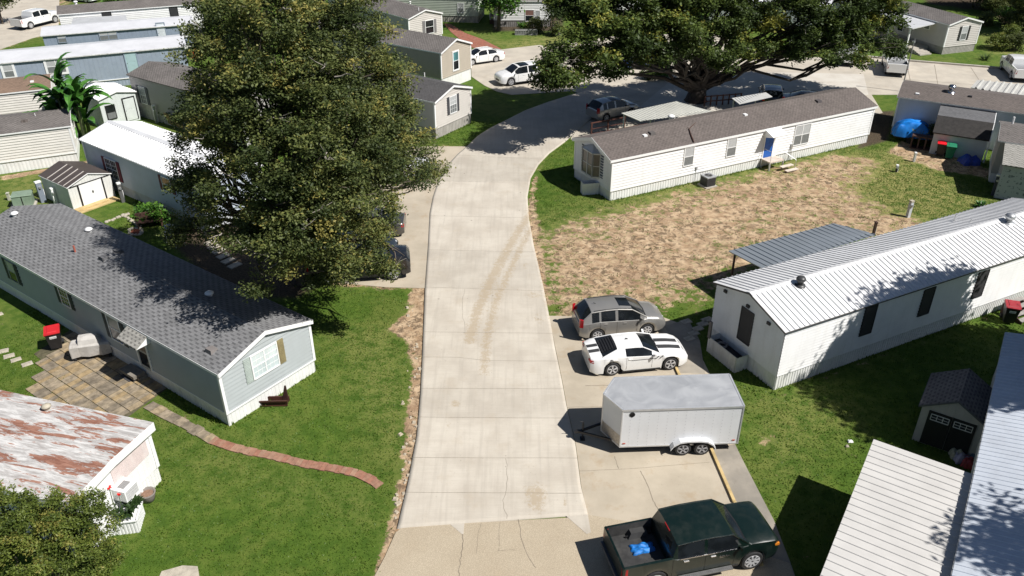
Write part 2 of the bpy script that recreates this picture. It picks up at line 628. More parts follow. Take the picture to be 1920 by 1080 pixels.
# ---- slate shingle home, front left
h1 = House('mobile_home', 'sage grey sided home with slate shingle roof, a red lidded bin beside it', 'mobile home', -12.34, 27.65, 144.1, 21.65, 5.01, 2.9, .76, -1, .72, HOMES)
sage = PM((.37, .4, .405), .6, .04, 1, dirt=.12, dirtcol=(.35, .36, .33), streak=True)
h1.walls(sage, 'lap', .2, .04).skirt(M['white2'], .2, .012, band=M['trimwhite']).corners(M['trimwhite'])
h1.roof(SH_GREY, .1, .16, .07, M['trimwhite'], .2)
navy = PM((.03, .04, .05), .6, .1, 3)
h1.win('c', (496, 676), 1.35, 1.15, panes='split', grid=True, units=2, shutters=(PM((.24, .2, .1), .7, .15, 2), PM((.38, .43, .4), .6, .1, 2)), sw=.34, glass=(PM((.6, .66, .66), .2, .1, 1), PM((.5, .57, .58), .2, .1, 1)))
h1.win('b', (24, 509), .75, 1.15, shutters=navy, glass=(M['blind'], M['glass']), fm=PM((.3, .32, .3), .5))
h1.win('b', (122, 556), .75, 1.0, shutters=navy, grid=True, glass=(M['glass'], M['glass']))
h1.win('b', (217, 617), .95, 1.3, shutters=navy, grid=False, glass=(M['blinddark'], M['glass']), units=1)
h1.door('b', (268, 657), .85, 2.0, PM((.3, .33, .33), .3, .1, 2), M['trimwhite'], glass=True)
h1.vent(28, 404, 'cap'); h1.vent(167, 434, 'cap'); h1.vent(393, 554, 'cap')
h1.vent(141, 472, 'pipe', 1.1, PM((.35, .1, .07), .6)); h1.vent(195, 484, 'box', m=SH_ASH); h1.vent(222, 472, 'box', m=SH_ASH); h1.vent(397, 657, 'box', m=PM((.2, .18, .17), .6))
# little shingled door hood
u, z = h1.uz('b', 262, 622)
mb = MB(); mb.M = h1.frame('b')
mb.hexa([(u - .75, 0, z + .1), (u + .75, 0, z + .1), (u + .75, .75, z - .32), (u - .75, .75, z - .32)], [(u - .75, 0, z + .18), (u + .75, 0, z + .18), (u + .75, .75, z - .24), (u - .75, .75, z - .24)], 0)
mb.poly([(u - .74, .01, z + .1), (u - .74, .73, z - .32), (u - .74, .01, z - .32)], 1)
mb.poly([(u + .74, .01, z + .1), (u + .74, .73, z - .32), (u + .74, .01, z - .32)], 1)
mb.build('door_hood', [SH_LT, M['trimwhite']], h1.root)

# ---- long white home, middle right
h2 = House('mobile_home', 'long white home with brown shingle roof and a blue door on the bare lot', 'mobile home', 6.74, 51.43, 27.5, 24.78, 4.75, 3.0, .8, 1, .75, HOMES)
h2.walls(M['white'], 'lap', .2, .04).skirt(M['white2'], .22, .02, band=M['trimwhite']).corners(M['trimwhite'])
h2.roof(SH_BROWN, .1, .2, .07, M['trimwhite'], .24)
greyglass = (M['blind'], M['blinddark'])
h2.win('a', (1291, 293), .78, 1.3, glass=greyglass); h2.win('a', (1371, 276), .78, 1.3, glass=greyglass)
h2.win('a', (1503, 252), 1.5, 1.5, units=2, glass=greyglass)
h2.door('a', (1440.5, 272), .85, 2.05, PM((.01, .1, .4), .35, .2, 2), M['trimwhite'])
mb = MB(); mb.M = h2.frame('a')
u, z = h2.uz('a', 1440.5, 272); zt = z + 1.3
mb.hexa([(u - .6, 0, zt), (u + .8, 0, zt), (u + .8, .95, zt - .35), (u - .6, .95, zt - .35)], [(u - .6, 0, zt + .04), (u + .8, 0, zt + .04), (u + .8, .95, zt - .31), (u - .6, .95, zt - .31)])
mb.poly([(u - .6, 0, zt), (u - .6, .94, zt - .35), (u - .6, 0, zt - .6)])
mb.poly([(u + .8, 0, zt), (u + .8, .94, zt - .35), (u + .8, 0, zt - .6)])
mb.build('door_hood', M['white'], h2.root)
# bay window on the left gable
u, z = h2.uz('c', 1111, 300)
mb = MB(); mb.M = h2.frame('c')
bw, bd, z0, z1 = 1.0, .42, z - .95, z + .75
lo = [(u - bw, 0, z0), (u - bw + .35, bd, z0), (u + bw - .35, bd, z0), (u + bw, 0, z0)]
for a, b in zip(lo[:-1], lo[1:]):
    a, b = Vector(a), Vector(b)
    up = Vector((0, 0, z1 - z0))
    nn = (b - a).normalized()
    mb.bar(a, a + up, .09, .09, 0); mb.bar(b, b + up, .09, .09, 0)
    mb.bar(a, b, .09, .09, 0); mb.bar(a + up, b + up, .09, .09, 0)
    mb.bar(a + up * .47, b + up * .47, .05, .05, 0)
    mb.poly([a, b, b + up, a + up], 1)
    if (b - a).length > 1:
        mb.bar((a + b) / 2, (a + b) / 2 + up, .07, .07, 0)
mb.poly([Vector(p) for p in lo], 0)
top = [(x, y, z1 + .03) for x, y, _ in lo]
mb.poly(top, 0)
mb.poly([top[0], top[1], (u, 0, z1 + .45)], 0); mb.poly([top[1], top[2], (u, 0, z1 + .45)], 0); mb.poly([top[2], top[3], (u, 0, z1 + .45)], 0)
mb.build('bay_window', [PM((.5, .5, .49), .5), PM((.12, .11, .1), .2, .2, 2)], h2.root)
for a in (u - bw - .4, u + bw + .06):
    mb = MB(); mb.M = h2.frame('c'); mb.box(a, a + .34, 0, .03, z0 + .05, z1)
    mb.build('shutter', PM((.03, .045, .09), .6, .1, 2), h2.root)
h2.vent(1222, 250, 'box', m=PM((.1, .09, .085), .7)); h2.vent(1209, 254, 'flat'); h2.vent(1397, 215, 'flat'); h2.vent(1534, 190, 'box', m=PM((.08, .07, .07), .7)); h2.vent(1258, 222, 'cap', 1.3)
# fallen branch on the roof
b0, b1, b2, b3, b4 = (h2.onroof(*p) for p in ((1304, 231), (1292, 243), (1295, 253), (1299, 263), (1301, 268)))
mb = MB(); mb.tube([h2.Mw @ p + Vector((0, 0, .06)) for p in (b0, b1, b2, b3, b4)], [.02, .035, .045, .05, .04], 6)
mb.tube([h2.Mw @ b1 + Vector((0, 0, .06)), h2.Mw @ h2.onroof(1287, 240) + Vector((0, 0, .1))], [.02, .01], 5)
tag(mb.build('branch', M['darkwood']), 'dead branch lying across the brown roof of the long white home', 'branch')

# ---- white metal roofed home, right
h3 = House('mobile_home', 'white home with white ribbed metal roof and black window screens', 'mobile home', 12.15, 30.21, 26.6, 22, 4.73, 3.33, .67, 1, .8, HOMES)
h3.walls(M['white'], 'lap', .16, .034).skirt(M['white2'], .16, .02)
wm = metal_roof_mat((.67, .67, .67), .15, rough=.6, dcol=(.42, .42, .41), metal=0)
h3.roof(wm, .14, .16, .05, PM((.06, .055, .05), .6), .07, ribs=(.3, .045, .08), ridgecap=wm)
for c, hh in (((1627, 600), 1.55), ((1736, 565), 1.5), ((1837, 532), 1.5)):
    h3.win('a', c, .75, hh, M['black'], 'one', glass=(M['screen'], M['screen']), fr=.03)
h3.win('c', (1399, 611), .8, 1.75, M['black'], 'one', glass=(M['screen'], M['screen']), fr=.03)
h3.vent(1500, 534, 'turbine', .85, PM((.05, .05, .05), .4)); h3.vent(1891, 417, 'turbine', 1.0, M['galv']); h3.vent(1790, 414, 'pipe', 1.3, M['galv']); h3.vent(1820, 416, 'pipe', .6, M['galv'])
for c in ((1362, 546), (1404, 574), (1443, 606)):
    u, z = h3.uz('c', *c)
    mb = MB(); mb.M = h3.frame('c')
    mb.box(u - .1, u + .1, 0, .1, z - .06, z + .08)
    mb.build('wall_light', M['black'], h3.root)

# ---- grey home row, upper middle
beige = PM((.53, .5, .46), .6, .04, 1, name='beige_vinyl')
tan = PM((.42, .37, .3), .6, .04, 1, name='tan_vinyl')
greige = PM((.4, .38, .36), .6, .05, 1)
h4 = House('mobile_home', 'pale home with dark roof, black shuttered grid window facing the road', 'mobile home', -6.22, 63.63, 146.3, 17, 4.88, 3.11, .73, -1, .85, HOMES)
h4.walls(beige, 'lap', .2, .04).skirt(PM((.36, .34, .31), .7, .1, 2, dirt=.3), .2, .02).corners(M['trimwhite']).roof(SH_DARK, .1, .16, .07, M['trimwhite'], .16)
dshut = PM((.06, .06, .065), .6, .1, 2)
h4.win('c', (849, 195.5), .85, 1.35, grid=True, shutters=dshut, sw=.3, glass=(M['blind'], M['blinddark'])); h4.vent(796, 143, 'pipe'); h4.vent(770, 158, 'pipe')
h5 = House('mobile_home', 'tan home with taupe roof and teal gable window above the white sedan', 'mobile home', -6.70, 76.87, 145.6, 18, 4.67, 3.62, .83, -1, 1.15, HOMES)
h5.walls(tan, 'lap', .2, .04).skirt(M['white2'], .25, .01).corners(M['trimwhite']).roof(SH_TAUPE, .1, .16, .07, M['trimwhite'], .16)
h5.win('c', (854, 113.5), .75, 1.65, fr=.14, glass=(M['glassteal'], M['glass'])); h5.vent(741, 65, 'box', m=M['black'])
h6 = House('mobile_home', 'farther pale gabled home with black shuttered dark window, behind the tan home', 'mobile home', -11.53, 93.17, 132, 17, 4.65, 3.2, .66, -1, .85, HOMES)
h6.walls(beige, 'lap', .2, .04).skirt(M['white2'], .25, .01).corners(M['trimwhite']).roof(SH_TAUPE, .1, .16, .07, M['trimwhite'], .14)
h6.win('c', (805, 50), 1.1, 1.4, shutters=PM((.2, .19, .19), .6), sw=.35, glass=(M['glass'], M['glass'])); h6.vent(769, 5, 'cap', .7); h6.vent(785, 20, 'pipe')

# ---- beige home top right with a white porch roof
h7 = House('mobile_home', 'beige home with white flat porch roof and entry steps, top right', 'mobile home', 47.24, 90.32, 110, 20, 4.6, 3.2, .6, -1, .8, HOMES)
h7.walls(beige, 'lap', .2, .04).skirt(PM((.36, .34, .31), .7, .1, 2), .2, .02).corners(M['trimwhite']).roof(SH_TAUPE, .1, .16, .07, M['trimwhite'], .16)
h7.win('c', (1807, 62), .75, 1.4, shutters=PM((.03, .03, .03), .5), sw=.3)
h7.win('b', (1740, 45), .7, 1.0); h7.win('b', (1690, 47), .8, 1.2, glass=(M['glass'], M['glass']))
mb = MB(); W = h7.W
uA, _ = h7.uz('b', 1752, 60)
mb.hexa([(uA, W, 2.95), (uA + 10, W, 2.95), (uA + 10, W + 3.2, 2.6), (uA, W + 3.2, 2.6)], [(uA, W, 3.05), (uA + 10, W, 3.05), (uA + 10, W + 3.2, 2.7), (uA, W + 3.2, 2.7)])
mb.build('porch_roof', metal_roof_mat((.72, .72, .72), .05), h7.root)
for xx in (uA + .4, uA + 3.4, uA + 6.6, uA + 9.6):
    mb = MB(); mb.box(xx, xx + .14, W + 2.95, W + 3.09, 0, 2.62); mb.build('porch_post', M['trimwhite'], h7.root)
mb = MB(); mb.box(uA + .3, uA + 10, W + .05, W + 3.1, .0, .5); mb.build('porch_deck', M['concrete'], h7.root)
mb = MB()
for i in range(5):
    mb.box(uA - .1 - .3 * i, uA + .25 - .3 * i, W + 1.0, W + 2.6, 0, .5 - .09 * i)
mb.build('porch_steps', M['concrete'], h7.root)

# ---- blue-grey home at the right with brown roof
h8 = House('mobile_home', 'blue grey home with brown roof and silver turbine vent, behind the blue tarp', 'mobile home', 31.41, 64.81, -28.9, 16, 5.15, 3.15, .5, 1, .7, HOMES)
h8.walls(PM((.42, .45, .5), .6, .05, 1), 'plain').skirt(PM((.42, .44, .48), .6, .05, 1), .3, .01).corners(M['trimdirty']).roof(SH_BROWN, .12, .15, .07, M['trimdirty'], .12)
h8.vent(1783, 172, 'turbine', 1.1, M['chrome']); h8.vent(1720, 176, 'flat'); h8.vent(1819, 181, 'flat', m=M['black'])
# ------------------------------------------------------------------ ground
def poly_sd(X, Y, poly):
    """signed distance (inside positive) to a polygon, numpy"""
    P = np.array([(p[0], p[1]) for p in poly])
    d2 = np.full(X.shape, 1e9)
    ins = np.zeros(X.shape, bool)
    for i in range(len(P)):
        a, b = P[i], P[(i + 1) % len(P)]
        e = b - a
        t = np.clip(((X - a[0]) * e[0] + (Y - a[1]) * e[1]) / (e @ e + 1e-12), 0, 1)
        d2 = np.minimum(d2, (X - a[0] - e[0] * t) ** 2 + (Y - a[1] - e[1] * t) ** 2)
        c = ((a[1] > Y) != (b[1] > Y)) & (X < (b[0] - a[0]) * (Y - a[1]) / (b[1] - a[1] + 1e-12) + a[0])
        ins ^= c
    d = np.sqrt(d2)
    return np.where(ins, d, -d)

def gp(pts):
    return [G(*p) for p in pts]

def axis(lo, hi, step, outer, ostep):
    a = list(np.arange(lo, hi + 1e-6, step))
    x = hi
    s = step
    while x < outer[1]:
        s *= ostep
        x += s
        a.append(x)
    x = lo
    s = step
    pre = []
    while x > outer[0]:
        s *= ostep
        x -= s
        pre.append(x)
    return np.array(pre[::-1] + a)

gx = axis(-40, 46, .25, (-2500, 2500), 1.12)
gy = axis(14, 92, .25, (-1500, 3500), 1.12)
XX, YY = np.meshgrid(gx, gy)
nx, ny = len(gx), len(gy)
co3 = np.zeros((nx * ny, 3), np.float32)
co3[:, 0] = XX.ravel(); co3[:, 1] = YY.ravel()
idx = np.arange(nx * ny).reshape(ny, nx)
quads = np.stack([idx[:-1, :-1], idx[:-1, 1:], idx[1:, 1:], idx[1:, :-1]], -1).reshape(-1, 4)

def np_mesh(name, verts, faces, mats, parent=None, attrs=None, smooth=False):
    """verts (N,3), faces (M,k) numpy -> one mesh object"""
    me = bpy.data.meshes.new(name)
    n, k = faces.shape
    me.vertices.add(len(verts)); me.vertices.foreach_set('co', np.ascontiguousarray(verts, np.float32).ravel())
    me.loops.add(n * k); me.loops.foreach_set('vertex_index', np.ascontiguousarray(faces, np.int32).ravel())
    me.polygons.add(n); me.polygons.foreach_set('loop_start', np.arange(0, n * k, k, dtype=np.int32))
    me.update(calc_edges=True)
    for m in (mats if isinstance(mats, (list, tuple)) else [mats]):
        me.materials.append(m)
    for a, v in (attrs or {}).items():
        at = me.attributes.new(a, 'FLOAT', 'POINT')
        at.data.foreach_set('value', np.ascontiguousarray(v, np.float32).ravel())
    if smooth:
        me.polygons.foreach_set('use_smooth', np.ones(n, bool))
    me.validate()
    o = bpy.data.objects.new(name, me)
    C.objects.link(o)
    if parent is not None:
        o.parent = parent
    return o

X, Y = co3[:, 0], co3[:, 1]
def soft(sd, a=-.6, b=.6):
    t = np.clip((sd - a) / (b - a), 0, 1)
    return t * t * (3 - 2 * t)

bare = np.zeros(len(X)); dry = np.zeros(len(X)); dark_ground = np.zeros(len(X))
lot = gp([(1008, 440), (1060, 418), (1110, 402), (1180, 388), (1250, 366), (1330, 345), (1450, 315), (1560, 288), (1650, 300), (1630, 335), (1600, 350), (1660, 392), (1720, 410), (1800, 425), (1700, 455), (1560, 440), (1470, 480), (1400, 520), (1330, 545), (1240, 580), (1150, 600), (1035, 600), (1010, 500)])
bare = np.maximum(bare, soft(poly_sd(X, Y, lot), -2.0, 1.8) * .84)
core = gp([(1040, 460), (1200, 405), (1330, 375), (1480, 345), (1530, 360), (1460, 400), (1440, 430), (1380, 460), (1300, 520), (1180, 560), (1090, 560), (1030, 520)])
bare = np.maximum(bare, soft(poly_sd(X, Y, core), -1.5, 2) * 1.0)
for pl, wgt, a, b in (
    ([(797, 540), (768, 548), (772, 580), (752, 600), (735, 615), (768, 640), (778, 690), (770, 760), (762, 800), (768, 835), (758, 850), (760, 885), (752, 905), (745, 950), (735, 985), (722, 1035), (702, 1080), (690, 1110), (720, 1110), (752, 998), (790, 800), (800, 640)], 1.15, -.4, .15),
    ([(1690, 262), (1760, 285), (1862, 318), (1850, 335), (1760, 320), (1700, 300), (1660, 285)], .95, -.4, .5),
    ([(1020, 300), (996, 340), (985, 400), (990, 460), (1015, 560), (1040, 590), (1030, 540), (1022, 470), (1010, 420), (1004, 360), (1012, 320), (1032, 290)], .95, -.3, .4),
    ([(600, 480), (830, 270), (880, 280), (815, 350), (808, 420), (802, 545), (720, 545), (590, 535)], .9, -.3, .5),
    ([(40, -20), (140, -5), (112, 50), (60, 75), (0, 95), (-60, 110), (-60, -20)], .8, -1, 1),
    ([(1225, 630), (1265, 600), (1310, 560), (1340, 565), (1290, 610)], .5, -.5, .5),
    ([(560, 790), (600, 700), (640, 640), (620, 620), (580, 700)], .25, -.5, 1),
    ([(0, 330), (150, 305), (150, 312), (0, 340)], .9, -.1, .2),
    ([(1448, 742), (1600, 680), (1860, 590), (1860, 600), (1600, 695), (1460, 755)], .6, -.2, .5),
    ([(150, 300), (180, 300), (185, 315), (150, 330)], .8, -.2, .3),
    ([(1425, 818), (1450, 812), (1462, 824), (1445, 836), (1422, 838), (1405, 840)], .75, -.15, .35), ([(318, 832), (340, 830), (352, 842), (330, 850)], .5, -.2, .4), ([(335, 772), (352, 770), (362, 782), (345, 788)], .75, -.15, .3), ([(745, 575), (770, 570), (775, 640), (750, 650)], .6, -.3, .6), ([(1500, 712), (1530, 700), (1535, 706), (1505, 720)], .7, -.1, .2),
):
    bare = np.maximum(bare, soft(poly_sd(X, Y, gp(pl)), a, b) * wgt)
dark_ground = np.maximum(dark_ground, soft(poly_sd(X, Y, gp([(345, 420), (300, 440), (420, 560), (560, 560), (610, 530), (560, 440), (420, 410)])), -1, 1.2))  # brown mulch under the big tree
dark_ground = np.maximum(dark_ground, soft(poly_sd(X, Y, gp([(1740, 8), (1860, 22), (1890, 60), (1990, 110), (2100, -40), (1700, -40)])), -2, 2))  # darkens the ground colour to brown around the top right trees
dark_ground = np.maximum(dark_ground, soft(poly_sd(X, Y, gp([(920, 60), (1060, 60), (1060, 20), (920, 20)])), -1, 1.2) * .8)
dark_ground = np.maximum(dark_ground, soft(poly_sd(X, Y, gp([(1685, 205), (1670, 265), (1600, 285), (1620, 230), (1640, 208)])), -.6, .8) * .8)
for pl, wgt in (([(1540, 290), (1700, 275), (1760, 320), (1860, 380), (1700, 440), (1500, 380)], 1.0), ([(1000, 400), (1160, 360), (1600, 260), (1620, 300), (1300, 380), (1020, 470)], .5), ([(880, 55), (960, 95), (1060, 95), (1060, 60), (940, 80)], .8),
                ([(280, 770), (420, 830), (700, 930), (720, 1000), (500, 930), (300, 860)], .3), ([(600, 620), (760, 600), (790, 760), (760, 900), (690, 800)], .45), ([(0, 310), (140, 340), (100, 380), (0, 400)], .5),
                ([(0, 600), (160, 740), (250, 790), (260, 740), (100, 640)], .4), ([(1840, 60), (1920, 60), (1920, 110), (1850, 100)], .8), ([(1400, 740), (1560, 700), (1640, 760), (1500, 900), (1420, 880)], .35)):
    dry = np.maximum(dry, soft(poly_sd(X, Y, gp(pl)), -1.5, 2) * wgt)

n = NT('lawn_and_dirt')
pos = n.co.outputs['Object']
f1 = n.noise(.22, 5, .6); f2 = n.noise(1.6, 5, .65); f3 = n.noise(9, 4, .7); f4 = n.noise(34, 3, .7); f5 = n.noise(90, 2, .7)
grass = n.mix(n.smooth(f2, .3, .72), (.054, .108, .009), (.1, .166, .018))
grass = n.mix(n.math('MULTIPLY', n.smooth(n.math('ADD', n.math('MULTIPLY', f1, .6), n.math('MULTIPLY', f2, .4)), .45, .62), .65), grass, (.15, .178, .036))
fine = n.math('ADD', n.math('MULTIPLY', f4, .55), n.math('MULTIPLY', f5, .45))
grass = n.mix(n.math('MULTIPLY', n.smooth(fine, .36, .6), .8), n.mix(.3, grass, (.02, .045, .006)), grass)
grass = n.mix(n.math('MULTIPLY', n.smooth(fine, .55, .74), .5), grass, (.22, .27, .06))
dryc = n.mix(n.smooth(f3, .35, .65), (.19, .19, .045), (.36, .31, .13))
dm = n.math('MULTIPLY', n.attr('dry'), n.smooth(n.math('ADD', n.math('MULTIPLY', f2, .6), n.math('MULTIPLY', f3, .4)), .4, .56))
grass = n.mix(n.math('MULTIPLY', dm, .85), grass, dryc)
dirt = n.mix(n.smooth(f2, .35, .65), (.34, .22, .125), (.58, .43, .275))
dirt = n.mix(n.math('MULTIPLY', n.smooth(n.noise(2.7, 8, .8, dist=.8), .48, .56), n.math('MULTIPLY', n.smooth(n.noise(.5, 4, .6), .28, .5), .92)), dirt, (.115, .078, .045))
dirt = n.mix(n.math('MULTIPLY', n.smooth(n.noise(.35, 3, .5), .55, .7), .5), dirt, (.25, .15, .09))
dirt = n.mix(n.math('MULTIPLY', n.smooth(f5, .5, .7), .35), dirt, (.55, .46, .34))
# grass tufts break up the dirt; ragged edge
tn = n.math('ADD', n.math('ADD', n.math('MULTIPLY', n.noise(.9, 6, .7), .5), n.math('MULTIPLY', n.noise(3.2, 6, .75), .46)), n.math('MULTIPLY', f4, .2))
edge = n.math('SUBTRACT', n.attr('bare'), n.math('MULTIPLY', n.math('SUBTRACT', tn, .555), 4.4))
bm = n.smooth(edge, .34, .66)
col = n.mix(bm, grass, dirt)
mm = n.smooth(n.math('SUBTRACT', n.attr('dark_ground'), n.math('MULTIPLY', n.math('SUBTRACT', f3, .5), 1.4)), .35, .65)
mul = n.mix(n.smooth(f3, .35, .65), (.03, .024, .016), (.11, .08, .05))
col = n.mix(mm, col, mul)
far = n.smooth(n.math('MULTIPLY', f1, 1.0), .2, .8)
nm = n.bump(n.math('ADD', n.math('MULTIPLY', f4, .7), n.math('ADD', n.math('MULTIPLY', f5, .5), n.math('MULTIPLY', f3, .9))), .7, .05)
n.b.inputs['Specular IOR Level'].default_value = .25
GROUND_MAT = n.out(col, .95, 0, nm)
g = np_mesh('ground', co3, quads, GROUND_MAT, attrs={'bare': bare, 'dry': dry, 'dark_ground': dark_ground})
structure(g)

# ------------------------------------------------------------------ concrete
def concrete_mat(name, a, b, stainc=(.36, .27, .17), agg=0, attr=False, crack=.0, broom=True, stain=.35):
    n = NT(name)
    f = n.noise(.5, 5, .6); f2 = n.noise(6, 5, .65)
    c = n.mix(n.smooth(f, .3, .7), a, b)
    if broom:
        br = n.noise(3, 4, .6, sc3=(.25, 14, 1))
        c = n.mix(n.math('MULTIPLY', n.smooth(br, .35, .7), .25), c, tuple(k * .78 for k in a))
        st = n.noise(2.2, 4, .6, sc3=(2.2, .12, 1))
        c = n.mix(n.math('MULTIPLY', n.smooth(st, .45, .7), .28), c, tuple(k * .74 for k in a))
    if attr:
        tv = n.N('ShaderNodeVectorMath', operation='SCALE'); n.L(c, tv.inputs[0]); n.L(n.math('ADD', n.attr('tone'), 1.0), tv.inputs['Scale']); c = tv.outputs[0]
    s1 = n.smooth(n.noise(.8, 6, .7), .52, .72)
    c = n.mix(n.math('MULTIPLY', s1, stain), c, stainc)
    if attr:
        sa = n.math('ADD', n.attr('stain'), n.math('MULTIPLY', n.math('SUBTRACT', n.math('ADD', n.math('MULTIPLY', f2, .55), n.math('MULTIPLY', n.noise(22, 4, .7), .45)), .5), 3.2))
        c = n.mix(n.math('MULTIPLY', n.smooth(sa, .42, .9), n.math('MULTIPLY', n.smooth(n.attr('stain'), .02, .3), .62)), c, (.36, .28, .18))
        sv = n.N('ShaderNodeTexVoronoi'); sv.inputs['Scale'].default_value = .9; n.L(n.co.outputs['Object'], sv.inputs['Vector'])
        c = n.mix(n.math('MULTIPLY', n.math('LESS_THAN', n.math('ADD', sv.outputs['Distance'], n.math('MULTIPLY', n.noise(9, 2), .06)), .085), .45), c, (.13, .11, .09))
    if agg:
        v = n.N('ShaderNodeTexVoronoi'); v.inputs['Scale'].default_value = 30
        n.L(pos_of(n), v.inputs['Vector'])
        c = n.mix(n.math('MULTIPLY', n.smooth(v.outputs['Distance'], .15, .55), agg), n.mix(.35, c, (.62, .53, .38)), tuple(k * .55 for k in a))
    sp = n.noise(70, 3, .7)
    c = n.mix(n.math('MULTIPLY', n.smooth(sp, .5, .75), .3), c, tuple(k * .7 for k in a))
    dk = n.smooth(n.noise(11, 3, .55), .66, .76)
    c = n.mix(n.math('MULTIPLY', dk, .3), c, (.15, .12, .09))
    nm = n.bump(n.math('ADD', sp, f2), .25, .006)
    return n.out(c, .88, 0, nm)

def pos_of(n):
    return n.co.outputs['Object']

NEWC = concrete_mat('new_concrete', (.43, .385, .32), (.53, .485, .41), (.4, .33, .24), attr=True, stain=.3)
OLDC = concrete_mat('old_aggregate_concrete', (.41, .335, .24), (.5, .425, .315), (.42, .32, .21), agg=.5, broom=False, stain=.4)
PADC = concrete_mat('parking_pad_concrete', (.37, .32, .245), (.46, .4, .31), (.32, .22, .12), broom=False, stain=.45)
UPC = concrete_mat('street_concrete', (.4, .36, .3), (.5, .45, .37), (.33, .26, .18), broom=False, stain=.35)
UPN = concrete_mat('street_new_concrete', (.48, .44, .38), (.56, .53, .47), (.4, .34, .26), broom=False, stain=.25)
WALKC = concrete_mat('walk_concrete', (.22, .2, .17), (.36, .32, .26), (.16, .13, .1), broom=False, stain=.5)
CRACK = PM((.2, .17, .13), .95, .3, 5, name='joint')

def sheet(name, px, mat, z, depth=.05):
    mb = MB()
    w = gp(px)
    ar = sum(w[i].x * w[(i + 1) % len(w)].y - w[(i + 1) % len(w)].x * w[i].y for i in range(len(w)))
    if ar < 0:
        w = w[::-1]
    n = len(w)
    mb.poly([(p.x, p.y, z) for p in w])
    for i in range(n):
        a, b = w[i], w[(i + 1) % n]
        mb.poly([(a.x, a.y, z - depth), (b.x, b.y, z - depth), (b.x, b.y, z), (a.x, a.y, z)])
    return structure(mb.build(name, mat))

# main road: left and right edges, near to far
LE = [(745, 992), (766, 902), (781.7, 818), (788.5, 740), (792.8, 651), (797, 540), (803, 460), (806, 400), (812, 370), (822, 340), (838, 312), (858, 290), (876, 275), (895.5, 256), (920.5, 240), (945.5, 228), (984.5, 208), (1029, 191.7), (1073, 178), (1120, 166)]
RE = [(1102, 966), (1089, 913), (1079, 836), (1062, 762), (1054, 718), (1040, 651), (1029, 590), (1019, 540), (1001, 462), (992, 412), (989, 370), (995, 335), (1010, 309), (1030, 288), (1060, 266), (1080, 248), (1102, 230), (1125, 214), (1160, 200), (1200, 190)]
def resample(pts, n):
    w = [G(*p) for p in pts]
    s = [0]
    for a, b in zip(w[:-1], w[1:]):
        s.append(s[-1] + (b - a).length)
    t = np.linspace(0, s[-1], n)
    return np.stack([np.interp(t, s, [p.x for p in w]), np.interp(t, s, [p.y for p in w])], 1)
NR, NC = 300, 46
lw, rw = resample(LE, NR), resample(RE, NR)
u = np.linspace(0, 1, NC)[None, :, None]
rg = (lw[:, None, :] * (1 - u) + rw[:, None, :] * u).reshape(-1, 2)
st = np.zeros(len(rg))
def blob(px, py, r1, r2, w):
    c = G(px, py)
    return w * np.exp(-(((rg[:, 0] - c.x) / r1) ** 2 + ((rg[:, 1] - c.y) / r2) ** 2))
for b_ in ((853, 758, .28, .28, 1.1), (1005, 935, .45, .9, 1.1), (990, 925, .25, .5, .9), (1060, 945, .12, .4, .8), (1000, 555, .7, .5, .7), (1010, 600, .4, .9, .6), (985, 500, .2, .6, .7), (970, 545, .15, .5, .6), (840, 800, .12, .6, .5), (1003, 340, .5, 3, .9), (996, 400, .35, 3, .9), (1000, 330, .8, 2, .6), (846, 860, .12, 1.2, .4), (870, 610, .4, 3, .3)):
    st = np.maximum(st, blob(*b_))
def trail(pts, wd, w):
    global st
    q = resample(pts, 60)
    d = np.min(np.hypot(rg[:, None, 0] - q[None, :, 0], rg[:, None, 1] - q[None, :, 1]), axis=1)
    st = np.maximum(st, w * np.exp(-(d / wd) ** 2))
trail([(1000, 395), (975, 430), (940, 490), (915, 540), (893, 590), (880, 640)], .42, 1.0)
trail([(1006, 410), (985, 450), (960, 500), (942, 540), (925, 580), (912, 640), (908, 700)], .34, .9)
trail([(1020, 300), (1000, 340), (996, 380), (1002, 450), (1020, 540), (1032, 600)], .3, .7)
trail([(1000, 380), (965, 440), (950, 470)], .5, .5)
ng = np.arange(NR * NC).reshape(NR, NC)
rq = np.stack([ng[:-1, :-1], ng[:-1, 1:], ng[1:, 1:], ng[1:, :-1]], -1).reshape(-1, 4)
rv = np.concatenate([rg, np.full((len(rg), 1), .06)], 1)
# edge skirts
edge_ids = np.concatenate([ng[:, 0], ng[-1, :], ng[::-1, -1], ng[0, ::-1]])
low = rv[edge_ids].copy(); low[:, 2] = -.02
base = len(rv)
k = np.arange(len(edge_ids) - 1)
sq = np.stack([edge_ids[k], edge_ids[k + 1], base + k + 1, base + k], -1)
jy = np.array([G(900, py).y for py in (860, 784, 730, 676, 625, 543, 472, 408, 342, 296, 240)])
sl = np.searchsorted(np.sort(jy), rg[:, 1]) * 2 + (np.tile(np.arange(NC), NR) > NC // 2) * 0
tone = np.random.default_rng(4).uniform(-.09, .07, 40)[sl]
road = np_mesh('road', np.concatenate([rv, low]), np.concatenate([rq, sq]), NEWC, attrs={'stain': np.concatenate([st, np.zeros(len(low))]), 'tone': np.concatenate([tone, np.zeros(len(low))])})
structure(road)
def crackline(mb, pts, z, w=.02, wob=.0, n=1):
    w_ = [G(*p) for p in pts]
    out = []
    for a, b in zip(w_[:-1], w_[1:]):
        for i in range(n):
            p = a.lerp(b, i / n)
            out.append(Vector((p.x + random.uniform(-wob, wob), p.y + random.uniform(-wob, wob), z)))
    out.append(Vector((w_[-1].x, w_[-1].y, z)))
    for a, b in zip(out[:-1], out[1:]):
        d = (b - a).normalized(); r = Vector((-d.y, d.x, 0)) * w / 2
        mb.poly([a - r, b - r, b + r, a + r])
mb = MB()
